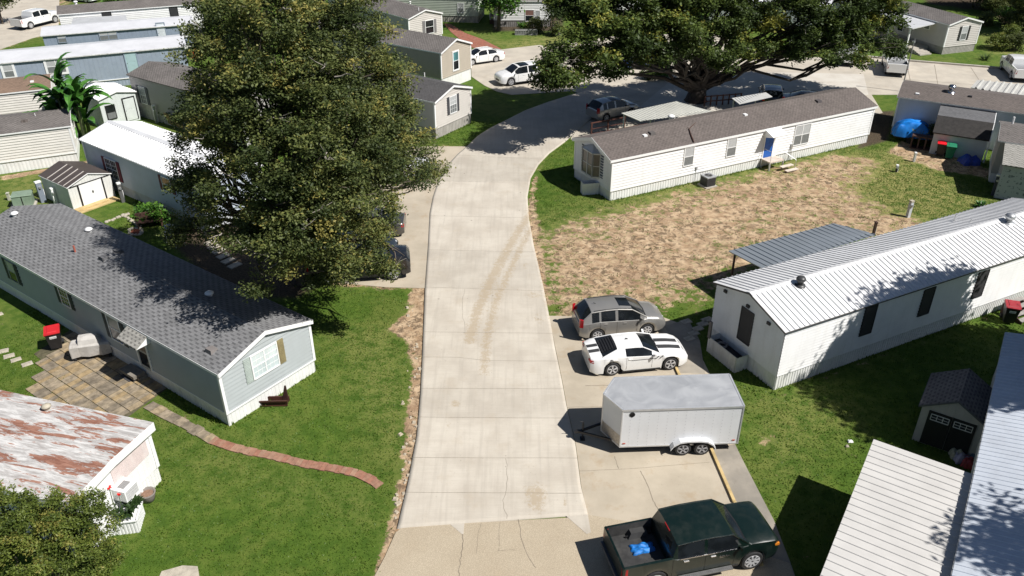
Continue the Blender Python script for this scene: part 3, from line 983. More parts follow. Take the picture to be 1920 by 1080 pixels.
for pts in ([(806, 406), (992, 410)], [(803, 470), (1003, 474)], [(798, 540), (1019, 547)], [(795, 624), (1035, 627)], [(792, 671), (860, 672), (910, 678), (1045, 679)], [(789, 730), (1055, 731)], [(784, 784), (1064, 786)], [(771, 860), (1082, 861)], [(822, 340), (990, 345)], [(858, 292), (1020, 300)], [(760, 925), (1090, 927)]):
    crackline(mb, pts, .064, .016, .01, 6)
crackline(mb, [(948, 860), (952, 900), (944, 940), (950, 975)], .064, .012, .05, 5)
crackline(mb, [(870, 545), (866, 580), (872, 624)], .064, .01, .05, 5)
structure(mb.build('road_joint', CRACK))
sheet('near_road', [(752, 992), (742, 1000), (722, 1045), (698, 1090), (640, 1200), (900, 1260), (1380, 1260), (1500, 1120), (1480, 1057), (1300, 1000), (1102, 966.5), (1102, 970), (920, 980), (830, 984)], OLDC, .045)
sheet('concrete_patch', [(842, 983), (871, 981), (869, 1003), (866, 1003)], NEWC, .053)
sheet('concrete_patch', [(1060, 968), (1102, 966), (1108, 1000), (1100, 1003)], NEWC, .0535)
mb = MB()
crackline(mb, [(868, 1004), (867, 1030), (862, 1060), (860, 1085)], .05, .025, .03, 4)
crackline(mb, [(972, 977), (978, 1010), (992, 1050), (1005, 1066)], .05, .02, .04, 4)
crackline(mb, [(938, 980), (935, 1035)], .05, .012, .03, 4); crackline(mb, [(903, 982), (895, 1010), (893, 1040)], .05, .01, .03, 4)
crackline(mb, [(932, 1035), (965, 1033)], .05, .012, .03, 4)
structure(mb.build('near_road_crack', CRACK))
# parking pads right
sheet('parking_pad', [(1029, 593), (1073, 594), (1231, 591), (1268, 605), (1300, 640), (1330, 700), (1378, 834), (1392, 863), (1429, 935), (1450, 975), (1482, 1057), (1490, 1110), (1360, 1120), (1150, 1040), (1104, 975), (1090, 913), (1080, 836), (1063, 762), (1055, 718), (1041, 651)], PADC, .036)
sheet('concrete_walk', [(1336, 843), (1378, 834), (1392, 863), (1429, 935), (1450, 975), (1482, 1057), (1500, 1110), (1440, 1110), (1400, 1000)], WALKC, .042)
sheet('concrete_walk', [(1270, 700), (1262, 640), (1245, 612), (1290, 600), (1312, 640), (1322, 702)], WALKC, .042)
mb = MB()
for pts, w in (([(1062, 765), (1150, 763), (1330, 760)], .02), ([(1087, 885), (1180, 880), (1330, 868)], .015), ([(1098, 725), (1150, 723), (1330, 716)], .03), ([(1152, 857), (1160, 880)], .02), ([(1200, 884), (1210, 900), (1225, 940), (1236, 962)], .025)):
    crackline(mb, pts, .0405, w, .02, 5)
structure(mb.build('pad_joint', CRACK))
mb = MB()
a, b_ = G(1267, 692), G(1376, 944)
mb.bar((a.x, a.y, .09), (b_.x, b_.y, .09), .12, .11)
a2 = b_ + (b_ - a) * .35
mb.bar((b_.x + .01, b_.y - .03, .09), (a2.x, a2.y, .09), .12, .11)
tag(mb.build('timber_stop', M['timber']), 'long yellow timber wheel stop lying along the right parking pads', 'timber')
# left pads (under the big tree)
sheet('left_parking_pad', [(797, 541), (722, 539), (613, 529), (560, 470), (600, 400), (700, 300), (770, 276), (819, 275), (877, 275), (858, 291), (838, 313), (822, 341), (812, 371), (806, 401), (803, 461)], PADC, .03)
# streets beyond
sheet('upper_street', [(884, 144), (883, 100), (941, 93), (1012, 84.7), (1026, 89), (1048, 87.5), (1120, 70), (1330, 60), (1480, 110), (1616, 104), (1712, 113), (1879, 127), (2100, 150), (2100, 250), (1920, 205), (1690, 178), (1634, 178), (1655, 212), (1640, 215), (1628, 205), (1560, 190), (1330, 240), (1180, 280), (1070, 262), (1100, 180), (1073, 171), (1009, 175), (959.5, 178), (932, 172), (909, 161)], UPC, .034)
sheet('upper_street_new', [(1330, 137), (1450, 136), (1619, 139.7), (1628, 178), (1500, 205), (1300, 240), (1200, 200), (1260, 150)], UPN, .04)
structure(sheet('left_street', [(-80, 120), (0, 93), (60, 72), (80, 67), (110, 52), (112, -30), (-120, -30)], UPC, .03))
mb = MB()
pts = [G(1618, 107), G(1712, 116), G(1879, 129.5), G(2050, 142)]
for a, b_ in zip(pts[:-1], pts[1:]):
    mb.bar((a.x, a.y, .1), (b_.x, b_.y, .1), .3, .18)
structure(mb.build('kerb', M['concrete']))
mb = MB()
for pts in ([(1752, 122), (1762, 182)], [(1700, 118), (1712, 180)], [(1640, 145), (1900, 165)], [(1820, 127), (1835, 150)]):
    crackline(mb, pts, .039, .05)
structure(mb.build('street_joint', CRACK))
# brick paths
BRICK = PM((.27, .1, .065), .85, .3, 4, bump=.4, bscale=14, dirt=.4, dirtcol=(.3, .24, .17), name='worn_red_brick')
def ribbon_px(center, w):
    c = [G(*p) for p in center]
    l, r = [], []
    for i, p in enumerate(c):
        d = (c[min(i + 1, len(c) - 1)] - c[max(i - 1, 0)]).normalized()
        k = Vector((-d.y, d.x, 0)) * w / 2
        l.append(p + k); r.append(p - k)
    return l, r
sheet('brick_path', [(832, 44), (845, 60), (880, 88), (908, 95), (940, 92), (905, 74), (872, 62), (846, 46)], BRICK, .03)
def slabs(name, center, w, step, mat, z=.05, gap=.03, kind=True, jit=.02):
    c = [G(*p) for p in center]
    s = [0]
    for a, b in zip(c[:-1], c[1:]):
        s.append(s[-1] + (b - a).length)
    mb = MB()
    t = 0
    def at(t):
        for i in range(len(s) - 1):
            if s[i + 1] >= t:
                return c[i].lerp(c[i + 1], (t - s[i]) / (s[i + 1] - s[i]))
        return c[-1]
    k = 0
    while t + step * .6 < s[-1]:
        a, b = at(t), at(min(t + step - gap, s[-1]))
        d = (b - a).normalized(); r = Vector((-d.y, d.x, 0))
        w1 = w / 2 + random.uniform(-jit, jit) * 2
        o = r * random.uniform(-jit, jit)
        zz = z + random.uniform(-.006, .006)
        mb.hexa([a - r * w1 + o, b - r * w1 + o, b + r * w1 + o, a + r * w1 + o], [v + Vector((0, 0, zz)) for v in (a - r * w1 + o, b - r * w1 + o, b + r * w1 + o, a + r * w1 + o)], random.randrange(3))
        t += step; k += 1
    return structure(mb.build(name, mat))
ST3 = [PM((.27, .22, .155), .9, .35, 3, bump=.3, bscale=9, dirt=.6, dirtcol=(.11, .09, .06)), PM((.2, .165, .12), .9, .35, 3, bump=.3, bscale=9, dirt=.6, dirtcol=(.1, .085, .06)), PM((.3, .235, .15), .9, .35, 3, bump=.3, bscale=9, dirt=.6, dirtcol=(.12, .1, .065))]
slabs('stone_path', [(278, 760), (310, 777), (345, 795), (385, 817), (405, 830)], .5, .5, ST3)
BR3 = [PM((.28, .15, .1), .9, .2, 5, dirt=.35, dirtcol=(.35, .28, .2)), PM((.28, .13, .085), .9, .2, 5, dirt=.35, dirtcol=(.35, .28, .2)), PM((.31, .18, .12), .9, .2, 5, dirt=.35, dirtcol=(.35, .28, .2))]
slabs('brick_path', [(398, 826), (430, 838), (470, 848), (510, 855), (560, 868), (600, 875), (640, 882), (670, 888), (695, 900), (712, 912)], .42, .22, BR3, gap=.012, jit=.012)
# patio of cut stone
def patio():
    mb = MB()
    a, b, c_, d = G(68, 660), G(140, 620), G(318, 722), G(232, 782)
    # rows follow the house; irregular left edge
    e = (Vector((math.cos(R(144.1)), math.sin(R(144.1)), 0)))
    f = Vector((-e.y, e.x, 0))
    o = G(316, 727)
    random.seed(3)
    rows = [(.0, 7.9), (-.1, 7.4), (-.2, 7.0), (-.2, 6.7), (.1, 5.9), (.9, 5.0)]
    y = 0.05
    for i, (s0, s1) in enumerate(rows):
        h = .62 if i % 2 else .7
        x = s0
        while x < s1:
            w = random.choice((.26, .3, .34, .4))
            p = [o + e * (x + .018) + f * (y + .02), o + e * (x + w - .012) + f * (y + .012), o + e * (x + w - .018) + f * (y + h - .022), o + e * (x + .012) + f * (y + h - .014)]
            z = .05 + random.uniform(-.008, .008)
            mb.hexa(p, [q + Vector((0, 0, z)) for q in p], random.randrange(4))
            x += w
        y += h
    return mb
mats4 = ST3 + [PM((.3, .22, .12), .9, .3, 3, bump=.3, bscale=9, dirt=.6, dirtcol=(.2, .16, .1))]
structure(patio().build('stone_patio', mats4))
sheet('patio_bed', [(64, 664), (142, 612), (322, 722), (232, 788), (170, 760)], PM((.09, .08, .045), .95, .3, 6), .018, .02)
# ------------------------------------------------------------------ homes on the left
bw = PM((.66, .63, .58), .6, .04, 1)
L1 = House('mobile_home', 'cream lap sided home with brown roof and tall white skirting, left edge', 'mobile home', -32.97, 58.38, 204.1, 14, 4.7, 2.95, .5, -1, .9, HOMES)
L1.walls(bw, 'lap', .2, .04).skirt(M['white2'], .25, .01, band=M['trimwhite']).corners(M['trimwhite']).roof(SH_TAUPE, .1, .15, .07, M['trimwhite'], .14)
L1.vent(46, 227, 'box', m=SH_BROWN); L1.vent(66, 217, 'pipe', .6); L1.win('c', (137, 246), .6, .9)
e = G(92, 165, 3.1)
L2 = House('mobile_home', 'cream home with rusty brown shingle roof behind the banana plant', 'mobile home', e.x, e.y, 204, 14, 4.6, 3.05, .5, -1, .8, HOMES)
L2.walls(bw, 'lap', .2, .04).skirt(M['white2'], .25, .01).corners(M['trimwhite']).roof(SH_RUST, .1, .15, .07, M['trimwhite'], .14)
L2.vent(60, 153, 'flat', 1.3)
blu = PM((.28, .33, .4), .6, .06, 1.5, dirt=.2, dirtcol=(.35, .38, .42), streak=True, name='blue_panel')
blu2 = PM((.24, .29, .37), .6, .06, 1.5, dirt=.2, dirtcol=(.35, .38, .42), streak=True)
wr = metal_roof_mat((.76, .76, .77), .25, dcol=(.55, .56, .58))
L3 = House('mobile_home', 'blue panel home with white coated roof and pale teal door', 'mobile home', -32.19, 81.07, 203, 27, 5.0, 3.18, .4, -1, .7, HOMES)
L3.walls(blu, 'board', .4).skirt(blu, .3, .012, band=M['trimwhite']).roof(wr, .15, .15, .09, M['trimdirty'], .12)
tb = (M['blind'], M['blinddark'])
L3.door('b', (247, 116), 1.0, 2.05, PM((.36, .5, .52), .5, .05, 2), blu2)
L3.win('b', (16, 133), .75, 1.1, fr=.2, glass=tb); L3.win('b', (105, 124), 1.5, 1.2, units=2, fr=.2, glass=tb)
e, e_ = G(361, 44.4, 2.7), G(79, 66.7, 2.7)
L4 = House('mobile_home', 'blue panel home with white roof and diamond window door, behind a similar one', 'mobile home', e.x, e.y, math.degrees(math.atan2(e_.y - e.y, e_.x - e.x)), (e_ - e).length, 4.4, 2.65, .35, -1, .5, HOMES)
L4.walls(blu2, 'board', .4).skirt(M['white2'], .3, .012).roof(wr, .15, .15, .09, M['trimdirty'], .12)
L4.win('b', (116, 72), .75, .8, blu2, glass=tb); L4.win('b', (203, 66), 1.7, .9, blu2, units=2, glass=tb); L4.win('b', (349, 60), .6, .8, fr=.15)
dd = L4.door('b', (303, 60), .8, 1.9, PM((.62, .66, .7), .5), blu2)
e = G(376, 6, 3.1)
L5 = House('mobile_home', 'white home with long dark roof and awning, farthest at top left', 'mobile home', e.x, e.y, 203.4, 15.5, 4.6, 3.05, .5, -1, .6, HOMES)
L5.walls(M['white'], 'lap', .2, .04).skirt(M['white2'], .25, .01).roof(SH_TAUPE, .12, .15, .07, M['trimwhite'], .14)
L5.win('b', (326, 22), .85, 1.2, M['black'], 'one', glass=(M['screen'], M['screen'])); L5.win('b', (200, 27), .9, .8, M['black'], 'one', glass=(M['screen'], M['screen']))
L5.vent(142, 6, 'cap', 1.2); L5.vent(327, 4, 'cap', 1.2)
mb = MB(); q = [G(133, 46, 2.5), G(238, 38.5, 2.5), G(236, 28, 2.6), G(137, 34, 2.6)]
mb.hexa([L5.Mi @ (p - Vector((0, 0, .15))) for p in q], [L5.Mi @ p for p in q])
mb.build('awning', PM((.4, .41, .42), .7, .08, 1), L5.root)
L6 = House('mobile_home', 'shaded grey home with brown roof and dark shuttered window beside big tree', 'mobile home', -21.41, 61.68, 145.5, 14, 4.46, 3.6, .6, -1, .95, HOMES)
L6.walls(greige, 'plain').skirt(PM((.4, .4, .38), .7, .2, 2, dirt=.6), .3, .01).roof(SH_TAUPE, .12, .15, .07, None)
L6.win('b', (269, 178.5), .75, 1.4, shutters=PM((.09, .1, .11), .6), grid=True, glass=tb)
L7 = House('mobile_home', 'blue grey home with white metal roof and maroon shutters, shaded by the tree', 'mobile home', -19.28, 46.57, 142.9, 14, 4.53, 3.16, .64, -1, .7, HOMES)
bg = PM((.47, .52, .6), .6, .05, 1)
wmr = metal_roof_mat((.8, .8, .8), .08)
L7.walls(bg, 'plain').skirt(PM((.45, .47, .48), .7, .1, 2, dirt=.5), .3, .01).roof(wmr, .15, .15, .05, M['trimwhite'], .1, ribs=(.3, .03, .07), ridgecap=wmr).corners(M['trimwhite'])
mar = PM((.14, .015, .03), .6, .1, 2)
L7.win('b', (211, 317), 1.35, 1.35, units=2, grid=True, shutters=mar, sw=.35, glass=(M['glass'], M['glass'])); L7.win('b', (313.5, 346), .9, .9, shutters=mar, sw=.3, glass=(M['glass'], M['glass']))
# rusty roofed home, bottom left
n = NT('rusty_white_roof')
mp = n.N('ShaderNodeMapping'); mp.inputs['Rotation'].default_value = (0, 0, R(-62)); mp.inputs['Scale'].default_value = (.4, 2.6, 1); n.L(n.co.outputs['Object'], mp.inputs['Vector'])
s1 = n.noise(.85, 7, .68, coord=mp.outputs[0], dist=.7); s2 = n.noise(3.2, 6, .7, coord=mp.outputs[0], dist=.5)
cc = n.mix(n.smooth(s2, .35, .65), (.34, .325, .31), (.62, .61, .59))
cc = n.mix(n.math('MULTIPLY', n.smooth(n.noise(1.5, 5, .7, coord=mp.outputs[0], dist=1), .52, .7), .7), cc, (.3, .27, .25))
rust = n.smooth(n.math('ADD', n.math('MULTIPLY', s1, .68), n.math('MULTIPLY', s2, .32)), .51, .535)
cc = n.mix(rust, cc, n.mix(n.smooth(s2, .4, .65), (.2, .085, .055), (.33, .17, .12)))
RUSTROOF = n.out(cc, .8, 0, n.bump(s2, .5, .02))
L8 = House('mobile_home', 'small white home with rust streaked peeling roof and window air conditioner', 'mobile home', -15.23, 20.36, 163.8, 12, 4.16, 2.85, .12, -1, .75, HOMES)
L8.walls(M['white'], 'vert', .3, .01).skirt(M['white2'], .16, .02).roof(RUSTROOF, .16, .2, .05, M['white'], .36)
L8.corners(M['trimwhite'], .12)
pink = PM((.62, .52, .5), .7, .08, 3, dirt=.4, dirtcol=(.7, .68, .66), streak=True)
mb = MB(); mb.M = L8.frame('c'); u, z = L8.uz('c', 240, 863); mb.box(u - 1.0, u + .9, 0, .03, z - .55, z + .6)
mb.build('boarded_window', pink, L8.root)
L8.vent(88, 766, 'cap', .9, PM((.4, .36, .28), .7, .2, 3, dirt=.5))

# window air conditioner
u_, z_ = L8.uz('c', 222, 915)
p = L8.Mw @ Vector((-.3, u_, z_))
t = T('air_conditioner', 'white window air conditioner on the end wall of the rusty roofed home', 'air conditioner', (p.x, p.y, p.z), R(163.8))
mb = MB(); mb.box(-.3, .3, -.35, .35, -.25, .25); mb.build('casing', M['trimwhite'], t)
mb = MB()
for i in range(7):
    mb.box(-.31, -.301, -.3, .3, -.2 + i * .058, -.175 + i * .058)
mb.box(-.15, .15, -.2, .2, .251, .256)
mb.build('grille', PM((.25, .25, .25), .6), t)

# ------------------------------------------------------------------ homes at the back
e = G(897, 43)
B1 = House('mobile_home', 'pale green sided home behind leafy branches, top centre', 'mobile home', e.x, e.y, 172, 11, 4.6, 3.1, .6, -1, .8, HOMES)
B1.walls(PM((.4, .44, .37), .6, .05, 1), 'lap', .2, .04).skirt(PM((.36, .34, .3), .7, .2, 2, dirt=.4), .25, .02).roof(SH_TAUPE, .12, .15, .07, M['trimwhite'], .14)
B1.win('b', (864, 15), .7, 1.1, glass=tb)
e = G(1032, 50)
B2 = House('mobile_home', 'white home with shaded porch and lace curtained window, top centre', 'mobile home', e.x, e.y, 181, 7.0, 4.6, 3.1, .6, -1, .8, HOMES)
B2.walls(M['white'], 'lap', .2, .04).skirt(PM((.2, .19, .18), .7, .2, 2), .25, .02).roof(SH_TAUPE, .12, .15, .07, M['trimwhite'], .14)
B2.win('b', (993, 29), 1.0, 1.3, M['trimwhite'], glass=(PM((.22, .12, .1), .5), M['glass'])); B2.win('b', (1008, 30), .5, 1.2, glass=tb)
e1, e2 = G(918, 45), G(968, 45)
t = T('porch', 'dark covered timber porch between the pale green and white homes', 'porch', (e1.x, e1.y, 0))
w_ = (e2 - e1).length
mb = MB(); mb.box(0, w_, 0, 4, 0, .5); mb.build('deck', M['darkwood'], t)
mb = MB(); mb.hexa([(-.2, -.4, 2.75), (w_ + .2, -.4, 2.75), (w_ + .2, 4.4, 3.1), (-.2, 4.4, 3.1)], [(-.2, -.4, 2.85), (w_ + .2, -.4, 2.85), (w_ + .2, 4.4, 3.2), (-.2, 4.4, 3.2)]); mb.build('roof', SH_ASH, t)
for a in (0, w_ / 2, w_ - .12):
    mb = MB(); mb.box(a, a + .12, 0, .12, .5, 2.8); mb.build('post', M['trimdirty'], t)
e1, e2 = G(966, 66), G(1007, 66)
t = T('lattice_planter', 'low grey lattice planter fence in front of the white porch home', 'planter', (e1.x, e1.y, 0))
mb = MB(); w_ = (e2 - e1).length
mb.box(0, w_, 0, .06, .62, .7); mb.box(0, w_, 0, .06, .0, .08)
for i in range(14):
    a = w_ * i / 13
    mb.box(a - .04, a + .04, .005, .045, 0, .65)
mb.box(0, w_, .1, .9, 0, .5)
mb.build('rail', PM((.3, .3, .29), .8, .2, 3), t)
e = G(1628, 74)
B3 = House('mobile_home', 'white home mostly hidden behind the oak crown, beside the porch roof home', 'mobile home', e.x - 4, e.y + 3, 160, 14, 4.6, 3.1, .6, -1, .6, HOMES)
B3.walls(M['white'], 'lap', .2, .04).skirt(M['white2'], .25, .01).roof(wr, .12, .15, .07, M['trimwhite'], .14)
e = G(1330, 60)
B4 = House('mobile_home', 'white home hidden behind the middle of the oak crown', 'mobile home', e.x, e.y + 9, 175, 15, 4.6, 3.1, .6, -1, .6, HOMES)
B4.walls(M['white'], 'lap', .2, .04).roof(SH_TAUPE, .12, .15, .07, M['trimwhite'], .14)

# ------------------------------------------------------------------ right edge home with wrapped addition
c0 = G(1852, 341)
R1 = House('mobile_home', 'grey home with brown roof and a house wrapped addition, right edge', 'mobile home', c0.x, c0.y, -28, 12, 4.6, 3.1, .5, 1, .7, HOMES)
R1.walls(greige, 'plain').skirt(M['white2'], .3, .01).roof(SH_TAUPE, .12, .15, .07, M['trimdirty'], .12)
R1.vent(1898, 232, 'pipe', 1.6, M['trimwhite'])
n = NT('house_wrap')
br = n.N('ShaderNodeTexBrick'); br.inputs['Scale'].default_value = 1.0; br.inputs['Brick Width'].default_value = .75; br.inputs['Row Height'].default_value = .38; br.inputs['Mortar Size'].default_value = .1; br.inputs['Mortar Smooth'].default_value = .2
mp = n.N('ShaderNodeMapping'); mp.inputs['Rotation'].default_value = (R(90), 0, 0); n.L(n.co.outputs['Object'], mp.inputs[0]); n.L(mp.outputs[0], br.inputs['Vector'])
mk = n.math('MULTIPLY', n.smooth(n.noise(5, 3, .6), .52, .58), n.math('LESS_THAN', br.outputs['Fac'], .5))
wrap = n.out(n.mix(mk, (.36, .38, .41), (.13, .15, .17)), .5)
p0 = R1.Mi @ G(1863, 371)
mb = MB(); mb.box(p0.x, p0.x + 6, p0.y, -.03, .02, 2.55); mb.build('addition_wall', wrap, R1.root)
mb = MB(); mb.hexa([(p0.x - .15, p0.y - .25, 2.45), (p0.x + 6, p0.y - .25, 2.45), (p0.x + 6, 0, 3.0), (p0.x - .15, 0, 3.0)], [(p0.x - .15, p0.y - .25, 2.53), (p0.x + 6, p0.y - .25, 2.53), (p0.x + 6, 0, 3.08), (p0.x - .15, 0, 3.08)]); mb.build('addition_roof', SH_LT, R1.root)
mb = MB(); mb.box(p0.x + 1.6, p0.x + 2.5, p0.y - .04, p0.y, .9, 2.1); mb.build('window', M['trimwhite'], R1.root)

# lean-to on the blue grey home (h8)
def lz(h, px, py, z):
    return h.Mi @ G(px, py, z)
H = h8
a0, a1 = H.uz('a', 1764, 197), H.uz('a', 1874, 213)
zt = 3.0
t0, t1 = Vector((a0[0], 0, zt)), Vector((a1[0], 0, zt))
l0 = lz(H, 1748, 247, 1.75); l1 = lz(H, 1855.5, 264.5, 1.75)
yl = (l0.y + l1.y) / 2
m0 = lz(H, 1757, 215.5, 2.75); ym = min(-.6, m0.y)
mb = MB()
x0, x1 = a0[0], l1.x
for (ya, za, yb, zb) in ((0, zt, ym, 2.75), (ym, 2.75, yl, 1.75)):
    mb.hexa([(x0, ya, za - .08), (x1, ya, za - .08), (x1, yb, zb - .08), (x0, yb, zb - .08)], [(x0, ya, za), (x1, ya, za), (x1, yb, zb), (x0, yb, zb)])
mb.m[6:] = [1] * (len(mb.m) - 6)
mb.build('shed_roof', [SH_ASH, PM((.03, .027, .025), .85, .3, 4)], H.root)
mb = MB(); mb.box(x0 + .1, x1 - .1, yl + .15, 0, 0, 1.72); mb.build('shed_wall', PM((.5, .53, .55), .6, .06, 1), H.root)
mb = MB()
mb.bar((x1 + .02, -.02, zt - .05), (x1 + .02, ym, 2.7), .05, .14); mb.bar((x1 + .02, ym, 2.7), (x1 + .02, yl, 1.7), .05, .14); mb.bar((x1 + .03, yl, 1.75), (x1 + .03, yl, .0), .1, .1)
mb.build('shed_trim', M['trimwhite'], H.root)

# ------------------------------------------------------------------ open metal roofs
def open_roof(name, label, cat, corners, mat, thick=.05, ribs=(.4, .03, .08), posts=(), pm=None, swap=False):
    """corners: A,B,C,D world points, ribs run from AB edge to DC edge"""
    A, B, Cc, D = [Vector(p) for p in corners]
    t = T(name, label, cat, (A.x, A.y, 0))
    O = Vector((A.x, A.y, 0))
    A, B, Cc, D = A - O, B - O, Cc - O, D - O
    du = (B - A).normalized(); dv = (D - A); ln = dv.length; dv = dv.normalized()
    n_ = du.cross(dv); 
    if n_.z < 0: n_ = -n_
    mb = MB()
    ua, ub, uc, ud = 0, (B - A).length, (Cc - A).dot(du), 0
    vc = (Cc - A).dot(dv)
    profiled(mb, A + n_ * thick, du, dv, n_, [(0, 0), (ub, 0), (uc, vc), (0, ln)], 0, rib_bps(-.0, max(ub, uc), *ribs))
    mb.hexa([A, B, Cc, D], [A + n_ * thick * .9, B + n_ * thick * .9, Cc + n_ * thick * .9, D + n_ * thick * .9])
    mb.build('roof_panel', mat, t)
    for (a, b) in posts:
        p = A + du * a + dv * b
        m2 = MB(); m2.box(p.x - .05, p.x + .05, p.y - .05, p.y + .05, 0, p.z); m2.build('post', pm or M['galv'], t)
    return t
av = Vector((math.cos(R(57.2)), math.sin(R(57.2)), 0)); pv = Vector((av.y, -av.x, 0))
TL = G(1637.6, 825.3, 2.7)
cpm = metal_roof_mat((.53, .515, .49), .05, rough=.5, metal=0)
open_roof('carport', 'beige ribbed metal carport with open sides on the right lawn', 'carport',
          [TL, TL - av * 13, TL - av * 13 + pv * 3.62, TL + pv * 3.62 - av * .05], cpm, ribs=(.36, .035, .06), posts=[(.3, .12), (3.4, .12), (6.6, .12), (9.8, .12), (.3, 3.4)])
bwm = metal_roof_mat((.56, .6, .66), .35, rough=.4, dcol=(.4, .41, .43), metal=.1)
e = Vector((22.17, 30.31, 0)) - av * 22
H12 = House('mobile_home', 'home with weathered blue grey metal roof beside the beige carport', 'mobile home', e.x, e.y, 57.2, 22, 4.8, 3.05, .45, -1, .7, HOMES)
H12.walls(M['trimdirty'], 'vert', .3, .01).roof(bwm, .14, .1, .05, M['trimdirty'], .08, ribs=(.26, .025, .06), ridgecap=bwm)
q = [G(1366, 472, 2.35), G(1563, 420, 2.35), G(1630, 437, 2.5), G(1432, 506, 2.5)]
open_roof('patio_cover', 'grey ribbed metal patio cover on timber posts behind the metal roofed home', 'patio cover', q, metal_roof_mat((.27, .3, .33), .2, rough=.4, dcol=(.2, .21, .22), metal=.35),
          ribs=(.4, .04, .06), posts=[(.2, .3), (3.5, .15), (7.3, .15), (7.3, 1.6)], pm=M['darkwood'])
q = [G(1832, 151, 2.6), G(1950, 163, 2.6), G(1950, 196, 2.6), G(1820, 165, 2.6)]
open_roof('carport', 'white ribbed carport roof behind the brown roofed home, right edge', 'carport', q, metal_roof_mat((.55, .54, .5), .4, rough=.5), ribs=(.55, .1, .22), posts=[(.2, .2), (3, .2)])
q = [G(1165, 213, 2.6), G(1268, 191, 2.6), G(1322, 207, 2.5), G(1200, 228, 2.5)]
open_roof('porch_cover', 'white ribbed porch cover over the back door of the long white home', 'porch cover', q, metal_roof_mat((.66, .66, .6), .3), ribs=(.3, .03, .06), posts=[(.2, .1), (3.0, .1), (5.6, .1)], pm=M['trimwhite'])
q = [G(1372, 185, 2.5), G(1436, 174, 2.5), G(1448, 182, 2.5), G(1386, 196, 2.5)]
open_roof('shed_roof', 'small white metal roof panel beside the oak and the black suv', 'metal roof', q, metal_roof_mat((.7, .7, .68), .2), ribs=(.3, .03, .06), posts=[(.2, .1), (2.6, .1)], pm=M['trimwhite'])

# ------------------------------------------------------------------ sheds
brownm = metal_roof_mat((.1, .08, .07), .25, rough=.45, dcol=(.14, .12, .11))
shw = PM((.68, .68, .65), .5, .05, 2, dirt=.15, dirtcol=(.5, .48, .45), streak=True)
S1 = House('garden_shed', 'small white metal shed with brown roof and double sliding doors', 'shed', -29.44, 49.86, 143.7, 3.52, 3.01, 1.7, .5, -1, 0)
S1.walls(shw, 'vert', .2, .012).roof(brownm, .07, .07, .03, M['trimwhite'], .06)
mb = MB(); mb.M = S1.frame('c')
W = S1.W
mb.box(W * .2, W * .2 + .11, 0, .035, .05, 1.62, 1); mb.box(W * .76, W * .76 + .11, 0, .035, .05, 1.62, 1)
mb.box(W * .2 + .11, W * .48, 0, .03, .05, 1.58, 0); mb.box(W * .482, W * .76, 0, .033, .05, 1.58, 0); mb.box(W * .03, W * .97, 0, .05, 1.6, 1.65, 1)
mb.box(W * .47, W * .5, .03, .06, .8, .95, 1)
mb.build('sliding_door', [M['trimwhite'], M['black']], S1.root)
mb = MB()
for i in range(4):
    x = .7 * (i + .55)
    k = S1.hr / (W / 2)
    for sg in (1,):
        ye = W / 2 + sg * (W / 2 + .05)
        mb.bar((x, ye, S1.hw - .03 + .06), (x, W / 2, S1.hw + S1.hr + .06), .035, .03)
mb.build('roof_seam', PM((.6, .56, .52), .5), S1.root)
p = S1.Mw @ Vector((-.35, W * .55, 0))
t = T('timber_step', 'low timber step in front of the white shed doors', 'step', (p.x, p.y, 0), R(143.7))
mb = MB(); mb.box(-.5, .3, -1.5, 1.3, 0, .07); mb.box(-.15, .32, -.9, 1.35, .07, .12); mb.build('boards', M['timber'], t)
S2 = House('garden_shed', 'white ribbed shed with black trimmed door beside the banana plant', 'shed', -34.32, 66.16, 139.1, 3.6, 3.15, 2.5, .35, -1, 0)
S2.walls(PM((.6, .64, .62), .5, .05, 2), 'board', .35).roof(wmr, .1, .12, .04, M['trimwhite'], .08, ribs=(.3, .03, .06))
S2.door('c', (244, 204), .95, 1.9, PM((.6, .64, .62), .5, .05, 2), M['black']); S2.win('c', (208, 210), .7, 1.1, M['black'], glass=(M['glass'], M['blinddark']))
S3 = House('garden_shed', 'shaded grey shed with charcoal roof and black double doors by carport', 'shed', 19.10, 25.46, 55.9, 2.5, 2.4, 1.88, .72, 1, 0)
S3.walls(PM((.42, .4, .36), .7, .06, 2), 'board', .3).roof(SH_TAUPE, .12, .1, .06, PM((.1, .1, .1), .6), .08)
mb = MB(); mb.M = S3.frame('c'); W = S3.W
mb.box(.3, W / 2 - .01, 0, .04, .05, 1.75, 0); mb.box(W / 2 + .01, W - .3, 0, .042, .05, 1.75, 0)
for a in (.42, W / 2 + .1):
    b = a + .68
    mb.box(a, b, .042, .055, 1.32, 1.36, 1); mb.box(a, b, .042, .055, 1.6, 1.64, 1); mb.box(a, b, .042, .054, 1.465, 1.485, 1)
    for i in range(4):
        x = a + (b - a) * i / 3
        mb.box(x - .015, x + .015, .042, .056, 1.33, 1.63, 1)
mb.build('double_door', [PM((.015, .015, .014), .6, .1, 3), PM((.6, .6, .57), .5)], S3.root)
# ------------------------------------------------------------------ vehicles
def paint(col, rough=.28, metal=0, coat=.7, dust=.12):
    n = NT('car_paint')
    d = n.smooth(n.noise(1.6, 5, .65), .4, .8)
    c = n.mix(n.math('MULTIPLY', d, dust), col, (.32, .29, .24))
    return n.out(c, n.math('ADD', n.math('MULTIPLY', d, .15), rough), metal, None, coat)

def lerp(a, b, t): return a + (b - a) * t
def pl(pts, x):
    if x <= pts[0][0]: return pts[0][1]
    for (x0, y0), (x1, y1) in zip(pts[:-1], pts[1:]):
        if x <= x1:
            return y0 + (y1 - y0) * (x - x0) / (x1 - x0 + 1e-9)
    return pts[-1][1]

